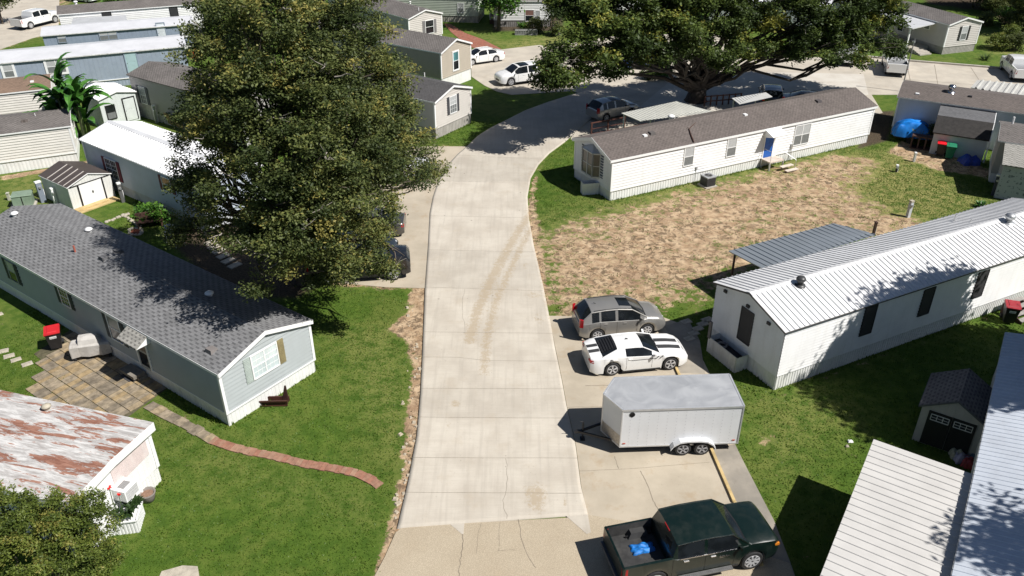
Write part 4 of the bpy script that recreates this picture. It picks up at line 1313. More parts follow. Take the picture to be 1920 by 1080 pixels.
def wheel_at(root, x, y, r, w=.23, spokes=5, rimmat=None, sx=1):
    mb = MB()
    h = w / 2
    mb.lathe([(r * .62, -h), (r * .93, -h), (r, -h * .7), (r, h * .7), (r * .93, h), (r * .62, h)], (0, 0, 0), 'y', 28)
    t = mb.build('wheel', M['rubber'], root, smooth=False)
    t.location = (x, y, r)
    mb = MB()
    s = 1 if y > 0 else -1
    mb.lathe([(r * .66, s * h * .95), (r * .66, -s * h * .4), (.01, -s * h * .3)], (0, 0, 0), 'y', 28, 1)
    mb.lathe([(r * .68, s * h * .6), (r * .7, s * h * 1.03), (r * .62, s * h * 1.05), (r * .6, s * h * .6)], (0, 0, 0), 'y', 28, 0)
    mb.lathe([(.01, s * h * .98), (r * .15, s * h * .95), (r * .17, s * h * .3)], (0, 0, 0), 'y', 14, 0)
    for k in range(spokes):
        a = 2 * math.pi * k / spokes + .3
        c, q = math.cos(a), math.sin(a)
        yy = s * h * .97
        mb.bar((c * r * .1, yy, q * r * .1), (c * r * .63, yy + s * .01, q * r * .63), r * .17, .03, 0, up=(0, 1, 0))
        if spokes <= 6:
            a2 = a + .24
            mb.bar((c * r * .1, yy, q * r * .1), (math.cos(a2) * r * .63, yy, math.sin(a2) * r * .63), r * .07, .03, 0, up=(0, 1, 0))
    mb.build('rim', [rimmat or M['alloy'], M['black']], t)
    return t

def vehicle(name, label, cat, sp, mat, group=None):
    """sp: a dict of side-profile key points; x from 0 (tail) to L (nose); built centred on the wheelbase middle"""
    L, Wd, wb, r = sp['L'], sp['W'], sp['wb'], sp['r']
    xr, xf = sp['xr'], sp['xr'] + wb
    root = T(name, label, cat, (0, 0, 0), 0, group)
    ox = (xr + xf) / 2
    gc = sp.get('gc', .22)
    ra = r + .07
    xs = set(round(i * L / 26, 3) for i in range(27))
    for k in ('cab', 'side', 'pillars', 'extra'):
        for v in sp.get(k, ()):
            xs.add(v)
    for p in sp['top']: xs.add(p[0])
    for xw in (xr, xf):
        for k in range(0, 9):
            xs.add(round(xw + ra * math.cos(math.pi * k / 8), 3))
    xs |= {0.0, .06, .16, L - .16, L - .06, L}
    bed = sp.get('bed')
    if bed:
        xs |= {bed[0], bed[0] - .03, bed[1], bed[1] + .03}
    xs = sorted(x for x in xs if 0 <= x <= L)
    ded = [xs[0]]
    for x in xs[1:]:
        if x - ded[-1] > .012: ded.append(x)
    xs = ded
    xb0, xr0, xr1, xc = sp['cab']
    Hr = max(p[1] for p in sp['top'])
    def halfw(x):
        e = 0
        nf = sp.get('taper', (.55, .16, .45, .1))
        if x > L - nf[0]: e = nf[1] * ((x - (L - nf[0])) / nf[0]) ** 2.2
        if x < nf[2]: e = max(e, nf[3] * ((nf[2] - x) / nf[2]) ** 2.2)
        return Wd / 2 - e
    rings = []
    for x in xs:
        w = halfw(x); zt = pl(sp['top'], x); zb = pl(sp['belt'], x)
        zs = pl(sp.get('sill', [(0, gc + .12), (.3, gc), (L - .4, gc), (L, gc + .08)]), x)
        flare = 0
        for xw in (xr, xf):
            if abs(x - xw) < ra:
                zs = max(zs, r + math.sqrt(ra * ra - (x - xw) ** 2)); flare = .015
        zb = max(zb, zs + .06)
        zm = max(zs + .03, lerp(zs, zb, .45))
        p = [(w - .05 + flare, zs), (w + flare, zm), (w - .03, zb)]
        if bed and bed[0] <= x <= bed[1]:
            fl = bed[2]
            p += [(w - .12, zb + .01), (w - .13, fl), ((w - .13) / 2, fl), (0, fl)]
        elif xb0 <= x <= xc:
            t = max(0, min(1, (zt - zb) / (Hr - zb)))
            yr = Wd / 2 * sp.get('roofw', .74)
            y4 = lerp(w * .93, yr, t)
            z4 = max(zb + .015, zt - .05 * t - .01)
            p += [(w * .945, zb + .012), (y4, z4), (y4 * .6, zt - .008 * t), (0, zt + .012)]
        else:
            zt = max(zt, zb + .005)
            if sp.get('boxy'):
                p += [(w * .965, lerp(zb, zt, .6)), (w * .9, zt - .015), (w * .5, zt + .01), (0, zt + .015)]
            else:
                p += [(w * .93, lerp(zb, zt, .5)), (w * .8, zt - .01), (w * .45, zt + .005), (0, zt + .015)]
        rings.append(p)
    body, side, wind, back, roofm, liner = MB(), MB(), MB(), MB(), MB(), MB()
    pil = sp.get('pillars', ())
    def isp(x0, x1):
        m = (x0 + x1) / 2
        return any(a <= m <= b for a, b in zip(pil[::2], pil[1::2]))
    sun = sp.get('sunroof')
    for i in range(len(xs) - 1):
        x0, x1 = xs[i], xs[i + 1]; xm = (x0 + x1) / 2
        A, B = rings[i], rings[i + 1]
        for j in range(6):
            tgt = body
            if bed and bed[0] - .001 <= x0 and x1 <= bed[1] + .001 and j >= 3: tgt = liner
            elif xb0 < xm < xc:
                if j == 3 and sp['side'][0] < xm < sp['side'][1] and not isp(x0, x1): tgt = side
                elif j >= 4 and xm > xr1: tgt = wind
                elif j >= 4 and xm < xr0 and not bed: tgt = back
                elif j >= 4 and sun and sun[0] < xm < sun[1] and j == 5: tgt = roofm
                elif j >= 4 and sun and sun[0] < xm < sun[1] and sp.get('sunw'): tgt = roofm
            for s in (1, -1):
                q = [(x0 - ox, s * A[j][0], A[j][1]), (x1 - ox, s * B[j][0], B[j][1]), (x1 - ox, s * B[j + 1][0], B[j + 1][1]), (x0 - ox, s * A[j + 1][0], A[j + 1][1])]
                if s < 0: q = q[::-1]
                tgt.poly(q)
    for i in (0, -1):
        P = rings[i]
        q = [(xs[i] - ox, y, z) for y, z in P] + [(xs[i] - ox, -y, z) for y, z in reversed(P[:-1])]
        body.poly(q if i == -1 else q[::-1])
    bo = body.build('body', mat, root)
    # merge doubles and shade smooth with sharp limit
    import bmesh
    def weld(o, ang=38):
        bm = bmesh.new(); bm.from_mesh(o.data)
        bmesh.ops.remove_doubles(bm, verts=bm.verts, dist=.0005)
        bmesh.ops.dissolve_degenerate(bm, dist=.0005, edges=bm.edges)
        bmesh.ops.recalc_face_normals(bm, faces=bm.faces)
        for f in bm.faces: f.smooth = True
        for e in bm.edges:
            if len(e.link_faces) == 2 and e.calc_face_angle(0) > R(ang): e.smooth = False
        bm.to_mesh(o.data); bm.free()
    weld(bo)
    for sd_ in (1, -1):
        half = MB()
        for f in side.f:
            if side.v[f[0]][1] * sd_ > 0:
                half.poly([side.v[k] for k in f])
        if half.f: weld(half.build('side_window', M['glass'], root))
    for nm, m_, mt in (('windshield', wind, M['glass']), ('rear_window', back, M['glass']), ('sunroof', roofm, M['glass']), ('bed_liner', liner, PM((.03, .03, .03), .8, .3, 3, dirt=.3, dirtcol=(.12, .11, .09)))):
        if m_.f:
            weld(m_.build(nm, mt, root))
    # dark underbody and arch liners
    mb = MB(); mb.box(.25 - ox, L - .25 - ox, -Wd / 2 + .3, Wd / 2 - .3, gc + .01, gc + .3)
    for xw in (xr, xf):
        for s in (1, -1):
            mb.box(xw - ra - ox + .0, xw + ra - ox, *sorted((s * (Wd / 2 - .32), s * (Wd / 2 - .28))), gc, r + ra)
    mb.build('underbody', M['black'], root)
    for xw in (xr, xf):
        for s in (1, -1):
            wheel_at(root, xw - ox, s * (Wd / 2 - .135), r, .24, sp.get('spokes', 5), sp.get('rim'))
    def surf(x, y, lift=.004):
        """height of the upper surface at (x,y) in tail-based x"""
        i = max(0, min(len(xs) - 2, next((k for k in range(len(xs) - 1) if xs[k + 1] >= x), len(xs) - 2)))
        t = (x - xs[i]) / (xs[i + 1] - xs[i])
        P = [(lerp(a[0], b[0], t), lerp(a[1], b[1], t)) for a, b in zip(rings[i], rings[i + 1])]
        y = abs(y)
        for (ya, za), (yb, zb_) in zip(P[3:-1], P[4:]):
            if yb <= y <= ya:
                return lerp(zb_, za, (y - yb) / (ya - yb + 1e-9)) + lift
        return P[-1][1] + lift
    def side_y(x, z):
        i = max(0, min(len(xs) - 2, next((k for k in range(len(xs) - 1) if xs[k + 1] >= x), len(xs) - 2)))
        t = (x - xs[i]) / (xs[i + 1] - xs[i])
        P = [(lerp(a[0], b[0], t), lerp(a[1], b[1], t)) for a, b in zip(rings[i], rings[i + 1])]
        for (ya, za), (yb, zb_) in zip(P[:3], P[1:4]):
            if za <= z <= zb_:
                return lerp(ya, yb, (z - za) / (zb_ - za + 1e-9))
        return P[1][0]
    # A-pillars and drip rails in body colour
    mb = MB()
    for s in (1, -1):
        def p4(x):
            i = min(range(len(xs)), key=lambda k: abs(xs[k] - x)); return Vector((xs[i] - ox, s * rings[i][4][0], rings[i][4][1] + .005))
        mb.tube([p4(xc - .02), p4((xc + xr1) / 2), p4(xr1), p4(lerp(xr1, xr0, .33)), p4(lerp(xr1, xr0, .66)), p4(xr0)] + ([p4(xb0 + .02)] if not bed else []), .03, 6)
    mb.build('roof_pillar', sp.get('railmat') or mat, root)
    # lamps
    lampz = sp.get('lampz', .68)
    for s in (1, -1):
        mb = MB()
        x = L - .14; yw = side_y(x, lampz)
        mb.hexa([(L - .02 - ox, s * (yw - .36), lampz - .06), (x - .18 - ox, s * (side_y(x - .18, lampz) + .006), lampz - .05), (x - .22 - ox, s * (side_y(x - .22, lampz + .06) + .002), lampz + .09), (L - .07 - ox, s * (yw - .36), lampz + .07)],
                [(L - .12 - ox, s * (yw - .4), lampz - .06), (x - .25 - ox, s * (yw - .08), lampz - .05), (x - .25 - ox, s * (yw - .08), lampz + .09), (L - .14 - ox, s * (yw - .4), lampz + .07)])
        mb.build('headlight', PM((.55, .56, .58), .12, .1, 6), root)
        mb = MB(); tz = sp.get('tailz', (.75, .98)); tw = sp.get('tailw', .14)
        for x0, x1 in ((.0, .16),):
            y0, y1 = side_y(.02, tz[0]), side_y(.16, tz[0])
            mb.hexa([(-.012 - ox, s * (y0 - tw), tz[0]), (.0 - ox, s * (y0 - .006), tz[0]), (.17 - ox, s * (y1 + .014), tz[0]), (.17 - ox, s * (y1 - .08), tz[0])],
                    [(.0 - ox, s * (side_y(.02, tz[1]) - tw), tz[1]), (.02 - ox, s * (side_y(.02, tz[1]) - .006), tz[1]), (.17 - ox, s * (side_y(.16, tz[1]) + .014), tz[1]), (.17 - ox, s * (side_y(.16, tz[1]) - .08), tz[1])])
        mb.build('taillight', PM((.35, .01, .015), .2, .1, 6), root)
        # mirror
        xm_ = xc - .35; zm_ = pl(sp['belt'], xm_) + .1
        mb = MB(); yy = Wd / 2
        mb.hexa([(xm_ - ox, s * (yy - .05), zm_ - .04), (xm_ + .1 - ox, s * (yy - .05), zm_ - .04), (xm_ + .08 - ox, s * (yy + .17), zm_ - .07), (xm_ - ox, s * (yy + .17), zm_ - .07)],
                [(xm_ - ox, s * (yy - .05), zm_), (xm_ + .1 - ox, s * (yy - .05), zm_), (xm_ + .08 - ox, s * (yy + .17), zm_ + .09), (xm_ - ox, s * (yy + .17), zm_ + .09)])
        mb.build('mirror', sp.get('mirmat') or mat, root)
        # handles, door seams
        for hx in sp.get('handles', ()):
            z = pl(sp['belt'], hx) - .12
            mb = MB(); y = side_y(hx, z)
            mb.box(hx - .1 - ox, hx + .08 - ox, *sorted((s * (y - .01), s * (y + .03))), z - .018, z + .018)
            mb.build('door_handle', M['chrome'] if sp.get('chrome') else mat, root)
    mb = MB()
    for dx in sp.get('seams', ()):
        for s in (1, -1):
            z0 = gc + .14; pts = []
            for k in range(5):
                z = lerp(z0, pl(sp['belt'], dx) - .02, k / 4)
                pts.append(Vector((dx - ox, s * (side_y(dx, z) + .002), z)))
            for a, b in zip(pts[:-1], pts[1:]):
                mb.bar(a, b, .012, .008)
    for s in (1, -1):
        a = Vector((xs[3] - ox + .1, 0, 0))
        mb.box(xr + ra + .05 - ox, xf - ra - .05 - ox, *sorted((s * (Wd / 2 - .07), s * (Wd / 2 - .02))), gc - .01, gc + .06)
    # grille
    gz = sp.get('grille', (.42, .62)); gw = sp.get('grw', .5)
    mb.hexa([(L - .03 - ox, -gw, gz[0]), (L + .012 - ox, -gw * .85, gz[0]), (L + .012 - ox, gw * .85, gz[0]), (L - .03 - ox, gw, gz[0])], [(L - .03 - ox, -gw, gz[1]), (L + .01 - ox, -gw * .85, gz[1]), (L + .01 - ox, gw * .85, gz[1]), (L - .03 - ox, gw, gz[1])])
    # cowl strip at the base of the windshield
    cz = surf(xc, 0)
    for s in (1, -1):
        mb.bar((xc - .02 - ox, 0, cz), (xc - .1 - ox, s * Wd * .38, surf(xc - .1, Wd * .38)), .09, .02)
    mb.build('black_trim', M['black'], root)
    root['_ox'] = ox
    return root, surf, side_y, ox

SUV = dict(L=4.55, W=1.82, wb=2.62, r=.345, xr=.92, gc=.24, cab=(.08, .6, 2.72, 3.5), side=(.62, 3.15),
           top=[(0, .95), (.05, 1.0), (.12, 1.18), (.62, 1.66), (1.4, 1.7), (2.2, 1.69), (2.72, 1.61), (3.5, 1.13), (4.1, 1.04), (4.4, .9), (4.55, .72)],
           belt=[(0, 1.0), (1, 1.1), (3.15, 1.0), (3.5, 1.0), (4.3, .84), (4.55, .66)], pillars=(1.0, 1.1, 1.84, 1.98), handles=(1.35, 2.35), seams=(1.05, 1.92, 2.98), lampz=.78, tailz=(.85, 1.3), sunroof=(2.15, 2.7), spokes=7)
SEDAN = dict(L=4.85, W=1.83, wb=2.78, r=.33, xr=1.08, gc=.18, cab=(.62, 1.35, 2.75, 3.62), side=(.95, 3.1), roofw=.68,
             top=[(0, .85), (.05, .98), (.62, 1.06), (1.35, 1.4), (2.0, 1.45), (2.75, 1.4), (3.62, .98), (4.3, .86), (4.7, .7), (4.85, .55)],
             belt=[(0, .82), (.6, .98), (3.1, .9), (3.62, .92), (4.4, .76), (4.85, .5)], pillars=(1.95, 2.06), handles=(1.55, 2.5), seams=(1.2, 2.0, 3.05), lampz=.62, tailz=(.72, .9), spokes=10)
COUPE = dict(L=4.84, W=1.92, wb=2.85, r=.365, xr=1.08, gc=.16, cab=(.6, 1.35, 2.6, 3.4), side=(1.72, 3.0), roofw=.64,
             top=[(0, .8), (.05, 1.02), (.6, 1.06), (1.35, 1.34), (2.0, 1.38), (2.6, 1.34), (3.4, .99), (4.0, .94), (4.6, .84), (4.84, .66)],
             belt=[(0, .78), (.4, .99), (1.2, 1.03), (2.9, .93), (3.3, .95), (4.3, .86), (4.84, .6)], pillars=(), handles=(1.95,), seams=(1.75, 3.0), lampz=.68, tailz=(.78, .92), tailw=.3, spokes=5, grw=.7, grille=(.5, .66), taper=(.6, .2, .5, .14))
PICK = dict(boxy=True, L=5.84, W=2.03, wb=3.64, r=.42, xr=1.22, gc=.36, cab=(1.78, 1.95, 4.0, 4.6), side=(1.98, 4.2), bed=(.1, 1.76, .82), roofw=.82,
            top=[(0, 1.28), (.05, 1.33), (1.77, 1.33), (1.79, 1.36), (1.95, 1.86), (2.7, 1.92), (3.6, 1.9), (4.0, 1.86), (4.6, 1.34), (5.2, 1.33), (5.68, 1.28), (5.84, 1.12)],
            belt=[(0, 1.3), (1.77, 1.32), (1.9, 1.24), (4.2, 1.2), (4.6, 1.24), (5.6, 1.16), (5.84, 1.0)], pillars=(2.95, 3.07), handles=(2.3, 3.3), seams=(1.8, 3.0, 4.1), lampz=.95, tailz=(.85, 1.25), spokes=9, chrome=True, grille=(.62, 1.0), grw=.7, taper=(.3, .1, .12, .015))
CARS = 'cars parked along the streets'
LOT = 'vehicles parked on the right hand pads'

def put(o, rear, front, label=None):
    """stand the vehicle with its rear and front wheels on two ground points"""
    a, b = Vector(rear), Vector(front)
    m = (a + b) / 2
    o.location = (m.x, m.y, .036)
    o.rotation_euler = (0, 0, math.atan2(b.y - a.y, b.x - a.x))

def near_wheels(o, rear_px, front_px, halfw, wb, side):
    """wheel contacts of the visible side; centre line lies half a track away"""
    a, b = G(*rear_px), G(*front_px)
    d = (b - a).normalized()
    n_ = Vector((-d.y, d.x, 0)) * side
    m = (a + b) / 2 + n_ * (halfw - .135)
    o.location = (m.x, m.y, .036)
    o.rotation_euler = (0, 0, math.atan2(d.y, d.x))

# grey suv
suvp = dict(SUV)
greyp = paint((.33, .32, .3), .3, .5, .6)
o, surf, sy, ox = vehicle('parked_suv', 'grey brown suv with sunroof parked beside the white striped coupe', 'suv', suvp, greyp, LOT)
near_wheels(o, (1117, 638.5), (1212, 628.5), .91, 2.62, 1)
mb = MB()
for s in (1, -1):
    mb.tube([(x - ox, s * .64, surf(x, .62) + .03) for x in (.75, 1.3, 2.0, 2.7)], .018, 6)
mb.tube([(1.0 - ox, 0, surf(1.0, 0)), (.85 - ox, 0, surf(1.0, 0) + .09)], [.02, .008], 6)
mb.build('roof_rail', M['black'], o)
SUV_GREY = o
# white coupe with stripes and louvres
wp = paint((.78, .78, .77), .25, 0, .8, .06)
o, surf, sy, ox = vehicle('parked_coupe', 'white sports coupe with black bonnet stripes and rear window louvres', 'coupe', COUPE, wp, LOT)
near_wheels(o, (1145.3, 703.6), (1254.9, 692.7), .96, 2.85, 1)
mb = MB()
for s in (1, -1):
    for (x0, x1, ya, yb) in ((3.42, 4.72, .13, .42), (.06, .58, .1, .34)):
        k = 8
        for i in range(k):
            a, b = lerp(x0, x1, i / k), lerp(x0, x1, (i + 1) / k)
            mb.poly([(a - ox, s * ya, surf(a, ya, .006)), (b - ox, s * ya, surf(b, ya, .006)), (b - ox, s * yb, surf(b, yb, .006)), (a - ox, s * yb, surf(a, yb, .006))])
    pts = [(x, .8) for x in (2.0, 2.6, 3.2)]
    for (xa, za), (xb_, zb_) in zip(pts[:-1], pts[1:]):
        mb.bar((xa - ox, s * (sy(xa, za) + .004), za), (xb_ - ox, s * (sy(xb_, zb_) + .004), zb_), .03, .01)
    for q in (0, .2):
        mb.bar((3.15 + q - ox, s * (sy(3.15 + q, .78) + .006), .78), (3.32 + q - ox, s * (sy(3.32 + q, .9) + .006), .92), .09, .01)
    mb.lathe([(.001, .0), (.1, .0), (.1, .012), (.001, .012)], (1.0 - ox, s * (sy(1.0, .86)) - (.0 if s > 0 else .012), .86), 'y', 16)
mb.build('stripe', PM((.05, .05, .05), .35, .1, 4), o)
mb = MB()
for i in range(6):
    x = .64 + i * .118
    h_ = .05
    for s in (1, -1):
        ya, yb = 0, .5
        mb.hexa([(x - ox, s * ya, surf(x, 0, .0)), (x + .1 - ox, s * ya, surf(x + .1, 0, .0)), (x + .1 - ox, s * yb, surf(x + .1, yb, .0)), (x - ox, s * yb, surf(x, yb, .0))],
                [(x - ox, s * ya, surf(x, 0, .055)), (x + .1 - ox, s * ya, surf(x + .1, 0, .02)), (x + .1 - ox, s * yb, surf(x + .1, yb, .02)), (x - ox, s * yb, surf(x, yb, .055))])
mb.build('window_louvre', M['black'], o)
mb = MB(); mb.hexa([(1.9 - ox, -.015, surf(1.9, 0)), (2.05 - ox, -.015, surf(2.05, 0)), (2.05 - ox, .015, surf(2.05, 0)), (1.9 - ox, .015, surf(1.9, 0))], [(1.88 - ox, -.008, surf(1.9, 0) + .07), (1.94 - ox, -.008, surf(1.9, 0) + .07), (1.94 - ox, .008, surf(1.9, 0) + .07), (1.88 - ox, .008, surf(1.9, 0) + .07)])
mb.build('antenna_fin', M['black'], o)
# dark green pickup
gp_ = paint((.003, .011, .0085), .3, 0, .35, .03)
o, surf, sy, ox = vehicle('parked_pickup', 'dark green crew cab pickup with open bed, nearest vehicle on the right', 'pickup truck', PICK, gp_, LOT)
near_wheels(o, (1222, 1102), (1406, 1064), 1.015, 3.64, 1)
for s in (1, -1):
    mb = MB()
    mb.box(2.05 - ox, 4.05 - ox, *sorted((s * 1.0, s * 1.16)), .42, .46)
    for k in range(28):
        x = 2.1 + k * .07
        mb.box(x - ox, x + .03 - ox, *sorted((s * 1.03, s * 1.14)), .46, .468)
    mb.build('running_board', [PM((.12, .12, .12), .5, .2, 4)], o)
mb = MB()
for s in (1, -1):
    mb.bar((2.05 - ox, s * (sy(2.1, 1.2) + .0), 1.255), (4.1 - ox, s * (sy(4.1, 1.18) + .0), 1.215), .03, .03)
mb.build('chrome_trim', M['chrome'], o)
mb = MB(); mb.box(-.1 - ox, .0 - ox, -.95, .95, .48, .62); mb.build('bumper', PM((.12, .12, .13), .35, .1, 4, metal=.4), o)
mb = MB()
mb.hexa([(1.80 - ox, -.62, 1.42), (1.83 - ox, .62, 1.42), (1.86 - ox, .62, 1.42), (1.86 - ox, -.62, 1.42)], [(1.92 - ox, -.55, 1.75), (1.92 - ox, .55, 1.75), (1.96 - ox, .55, 1.75), (1.96 - ox, -.55, 1.75)])
mb.build('rear_window', M['glass'], o)
mb = MB(); mb.box(1.92 - ox, 1.97 - ox, -.2, .2, 1.79, 1.86); mb.build('brake_light', PM((.3, .02, .02), .3), o)
for s in (1, -1):   # wheel tubs in the bed
    mb = MB()
    mb.hexa([(.8 - ox, s * .6, .82), (1.6 - ox, s * .6, .82), (1.6 - ox, s * .9, .82), (.8 - ox, s * .9, .82)], [(.92 - ox, s * .66, 1.05), (1.5 - ox, s * .66, 1.05), (1.5 - ox, s * .9, 1.05), (.92 - ox, s * .9, 1.05)])
    mb.build('wheel_tub', PM((.035, .035, .035), .8, .2, 3), o)
for s in (1, -1):
    mb = MB(); mb.box(L_ - .3 - ox if False else 5.6 - ox, 5.82 - ox, *sorted((s * .9, s * .98)), .98, 1.08); mb.build('indicator', PM((.6, .2, .02), .3), o)
# lettering on the front door: a row of small raised chrome letters
cu = bpy.data.curves.new('door_lettering', 'FONT'); cu.body = 'SIERRA'; cu.size = .13; cu.extrude = .004; cu.align_x = 'CENTER'
tmp = bpy.data.objects.new('door_lettering_text', cu); C.objects.link(tmp)
dg = bpy.context.evaluated_depsgraph_get(); me = bpy.data.meshes.new_from_object(tmp.evaluated_get(dg)); bpy.data.objects.remove(tmp)
me.materials.clear(); me.materials.append(M['chrome'])
for s in (-1,):
    lo = bpy.data.objects.new('lettering', me); C.objects.link(lo); lo.parent = o
    lo.rotation_euler = (R(90), 0, 0); lo.location = (3.72 - ox, s * (sy(3.7, 1.02) + .012), .96)
PICKUP_G = o
# blue cloths in the bed
def cloth_lump(name, label, cat, m, mat, lx, ly, hz, n_=26, amp=.4, seed=1, folds=6.0, group=None):
    r_ = np.random.default_rng(seed)
    us = np.linspace(-1, 1, n_)
    U, V = np.meshgrid(us, us)
    rr = np.maximum(np.abs(U), np.abs(V))
    h = np.clip(1 - rr ** 4, 0, 1) ** .6
    ph = r_.uniform(0, 6, 6)
    fold = np.sin(U * folds + ph[0] + 1.5 * np.sin(V * 2.4 + ph[1])) * .5 + np.sin(V * folds * 1.3 + ph[2] + np.sin(U * 3 + ph[3])) * .3 + np.sin((U + V) * folds * 1.9 + ph[4]) * .2
    Z = h * hz * (1 + amp * fold)
    edge = 1 + .06 * np.sin(np.arctan2(V, U) * 7 + ph[5])
    v = np.stack([U * lx / 2 * edge, V * ly / 2 * edge, Z], -1).reshape(-1, 3)
    ii = np.arange(n_ * n_).reshape(n_, n_)
    q = np.stack([ii[:-1, :-1], ii[:-1, 1:], ii[1:, 1:], ii[1:, :-1]], -1).reshape(-1, 4)
    ob = np_mesh(name, v, q, mat, smooth=True)
    ob.matrix_world = m
    tag(ob, label, cat, group)
    return ob
bpy.context.view_layer.update()
pm = PICKUP_G.matrix_world.copy()
BL = PM((.01, .16, .5), .6, .4, 8, bump=.4, bscale=12)
cloth_lump('cloth', 'bright blue patterned cloth spread across the middle of the pickup bed', 'cloth', pm @ Matrix.Translation((1.15 - ox, .12, .825)), BL, .85, .45, .12, seed=2)
cloth_lump('cloth', 'small blue cloth by the near wall of the pickup bed', 'cloth', pm @ Matrix.Translation((1.3 - ox, -.78, .825)), BL, .45, .2, .18, seed=5)

# ---- vehicles further off
o, *_ = vehicle('parked_suv', 'white suv with black glass roof parked on the upper pad', 'suv', dict(SUV, L=5.0, W=2.0, wb=2.86, r=.39, xr=1.1, cab=(.08, .6, 3.1, 3.85), side=(.4, 3.5), sunroof=(1.9, 2.9), sunw=True,
    top=[(0, 1.0), (.05, 1.05), (.12, 1.25), (.6, 1.74), (1.4, 1.8), (2.4, 1.79), (3.1, 1.72), (3.85, 1.2), (4.5, 1.12), (4.85, 1.0), (5.0, .8)],
    belt=[(0, 1.0), (1, 1.12), (3.5, 1.06), (3.85, 1.08), (4.7, .95), (5.0, .74)], pillars=(1.05, 1.2, 2.05, 2.15), handles=(1.6, 2.6), seams=(1.15, 2.1, 3.2), gc=.26), wp, CARS)
near_wheels(o, (1006.5, 155.2), (958.4, 161.5), 1.0, 2.86, -1)
WSUV = o
o, *_ = vehicle('parked_sedan', 'white sedan parked beside the tan gabled home and red brick path', 'car', SEDAN, wp, CARS)
near_wheels(o, (928.9, 117), (886, 123), .91, 2.78, -1)
WSED = o
o, *_ = vehicle('parked_suv', 'silver suv parked in the oak shade on the curving road', 'suv', dict(SUV, L=4.7, W=1.88, wb=2.7, sunroof=(1.6, 2.7), sunw=True), paint((.36, .37, .38), .3, .7, .6), CARS)
near_wheels(o, (1138, 228), (1178, 219), .94, 2.7, 1)
o, *_ = vehicle('parked_sedan', 'dark blue sedan half hidden beneath the oak crown', 'car', SEDAN, paint((.02, .06, .2), .25, .3, .8), CARS)
near_wheels(o, (1235, 125), (1188, 130), .91, 2.78, -1)
BSED = o
o, *_ = vehicle('parked_suv', 'glossy black suv standing behind the brown roof of the long home', 'suv', dict(SUV, W=1.95), paint((.006, .007, .012), .15, .1, 1), CARS)
p = G(1446, 178, .8); o.location = (p.x, p.y, .036); o.rotation_euler = (0, 0, R(78))
BLK = o
wpk, *_ = vehicle('parked_pickup', 'white pickup with empty bed in front of the entry steps', 'pickup truck', PICK, wp, CARS)
p = G(1685, 128, .5); wpk.location = (p.x, p.y + 1.2, .036); wpk.rotation_euler = (0, 0, R(73))
bpy.context.view_layer.update()
again(wpk, (*G(1906, 132, .5)[:2], .036), R(76), 'white pickup cut by the right edge of the picture', CARS)
again(wpk, (*G(1586, 104, .5)[:2], .036), R(74), 'white pickup mostly hidden behind the right of the oak', CARS)
p = G(70, 40, .5)
again(wpk, (p.x, p.y, .036), R(68), 'white pickup parked on tan concrete at top left', CARS)
p = G(155, -2, .3)
again(WSED, (p.x, p.y, .036), R(160), 'white sedan just showing above the long dark roof', CARS)
o, *_ = vehicle('parked_sedan', 'dark grey sedan roof showing behind the brown roof, right of black suv', 'car', SEDAN, paint((.03, .028, .026), .3, .2, .8), CARS)
p = G(1505, 185, .8); o.location = (p.x, p.y, .036); o.rotation_euler = (0, 0, R(160))
# under the big tree
o, *_ = vehicle('parked_pickup', 'black pickup with its nose out from under the big tree', 'pickup truck', dict(PICK, gc=.33), paint((.008, .009, .011), .2, .1, .9), CARS)
near_wheels(o, (620, 533), (737, 525), 1.015, 3.64, 1)
o.location.z = .03
o, *_ = vehicle('parked_sedan', 'dark sedan with shiny windshield next to the black pickup', 'car', SEDAN, paint((.03, .04, .05), .2, .4, .9), CARS)
a = G(722, 478); o.location = (a.x - 1.6, a.y, .03); o.rotation_euler = (0, 0, R(2))
o, *_ = vehicle('parked_sedan', 'dark grey sedan backed under the tree with red taillight showing', 'car', SEDAN, paint((.09, .088, .085), .3, .5, .8), CARS)
a = G(738, 436); o.location = (a.x - 1.7, a.y, .03); o.rotation_euler = (0, 0, R(182))
p = G(785, 345)
jp = again(wpk, (p.x - 2.1, p.y + .9, .03), R(4), 'white pickup nosing out from the tree nearest to the road', CARS)

# ---- enclosed trailer
t1, t4, nz, t2, t3 = G(1150, 704, 2.45), G(1168, 767.8, 2.45), G(1133.6, 737.8, 2.45), G(1363, 698.8, 2.45), G(1393.8, 759.4, 2.45)
ax = ((t2 - t1) + (t3 - t4)).normalized(); yaw = math.atan2(ax.y, ax.x)
tr = T('cargo_trailer', 'white enclosed cargo trailer with v nose and dented silver roof', 'trailer', (t4.x, t4.y, .036), yaw, LOT)
Wt, Lt = 2.15, 4.95
zb_, zt_ = .42, 2.4
foot = [(0, 0), (Lt, 0), (Lt, Wt), (0, Wt), (-.62, Wt / 2)]
tw = PM((.7, .71, .72), .35, .03, 1.2, bump=.25, bscale=1.6, dirt=.12, dirtcol=(.45, .45, .44), streak=True, name='trailer_panel')
mb = MB(); mb.prism(foot, zb_, zt_ - .02); mb.build('body', tw, tr)
n = NT('dented_roof')
w1 = n.noise(.8, 3, .5, dist=1.2)
rc = n.mix(n.smooth(w1, .3, .7), (.34, .35, .365), (.44, .45, .46))
ROOFAL = n.out(rc, .42, .15, n.bump(w1, .5, .1))
mb = MB()
Cn = [Vector((x, y, zt_)) for x, y in foot]; cen = Vector((Lt * .45, Wt / 2, zt_ + .05))
nxs, nys = 24, 8
for i in range(len(Cn)):
    mb.poly([Cn[i], Cn[(i + 1) % 5], cen])
mb.build('roof', ROOFAL, tr, smooth=False)
mb = MB()
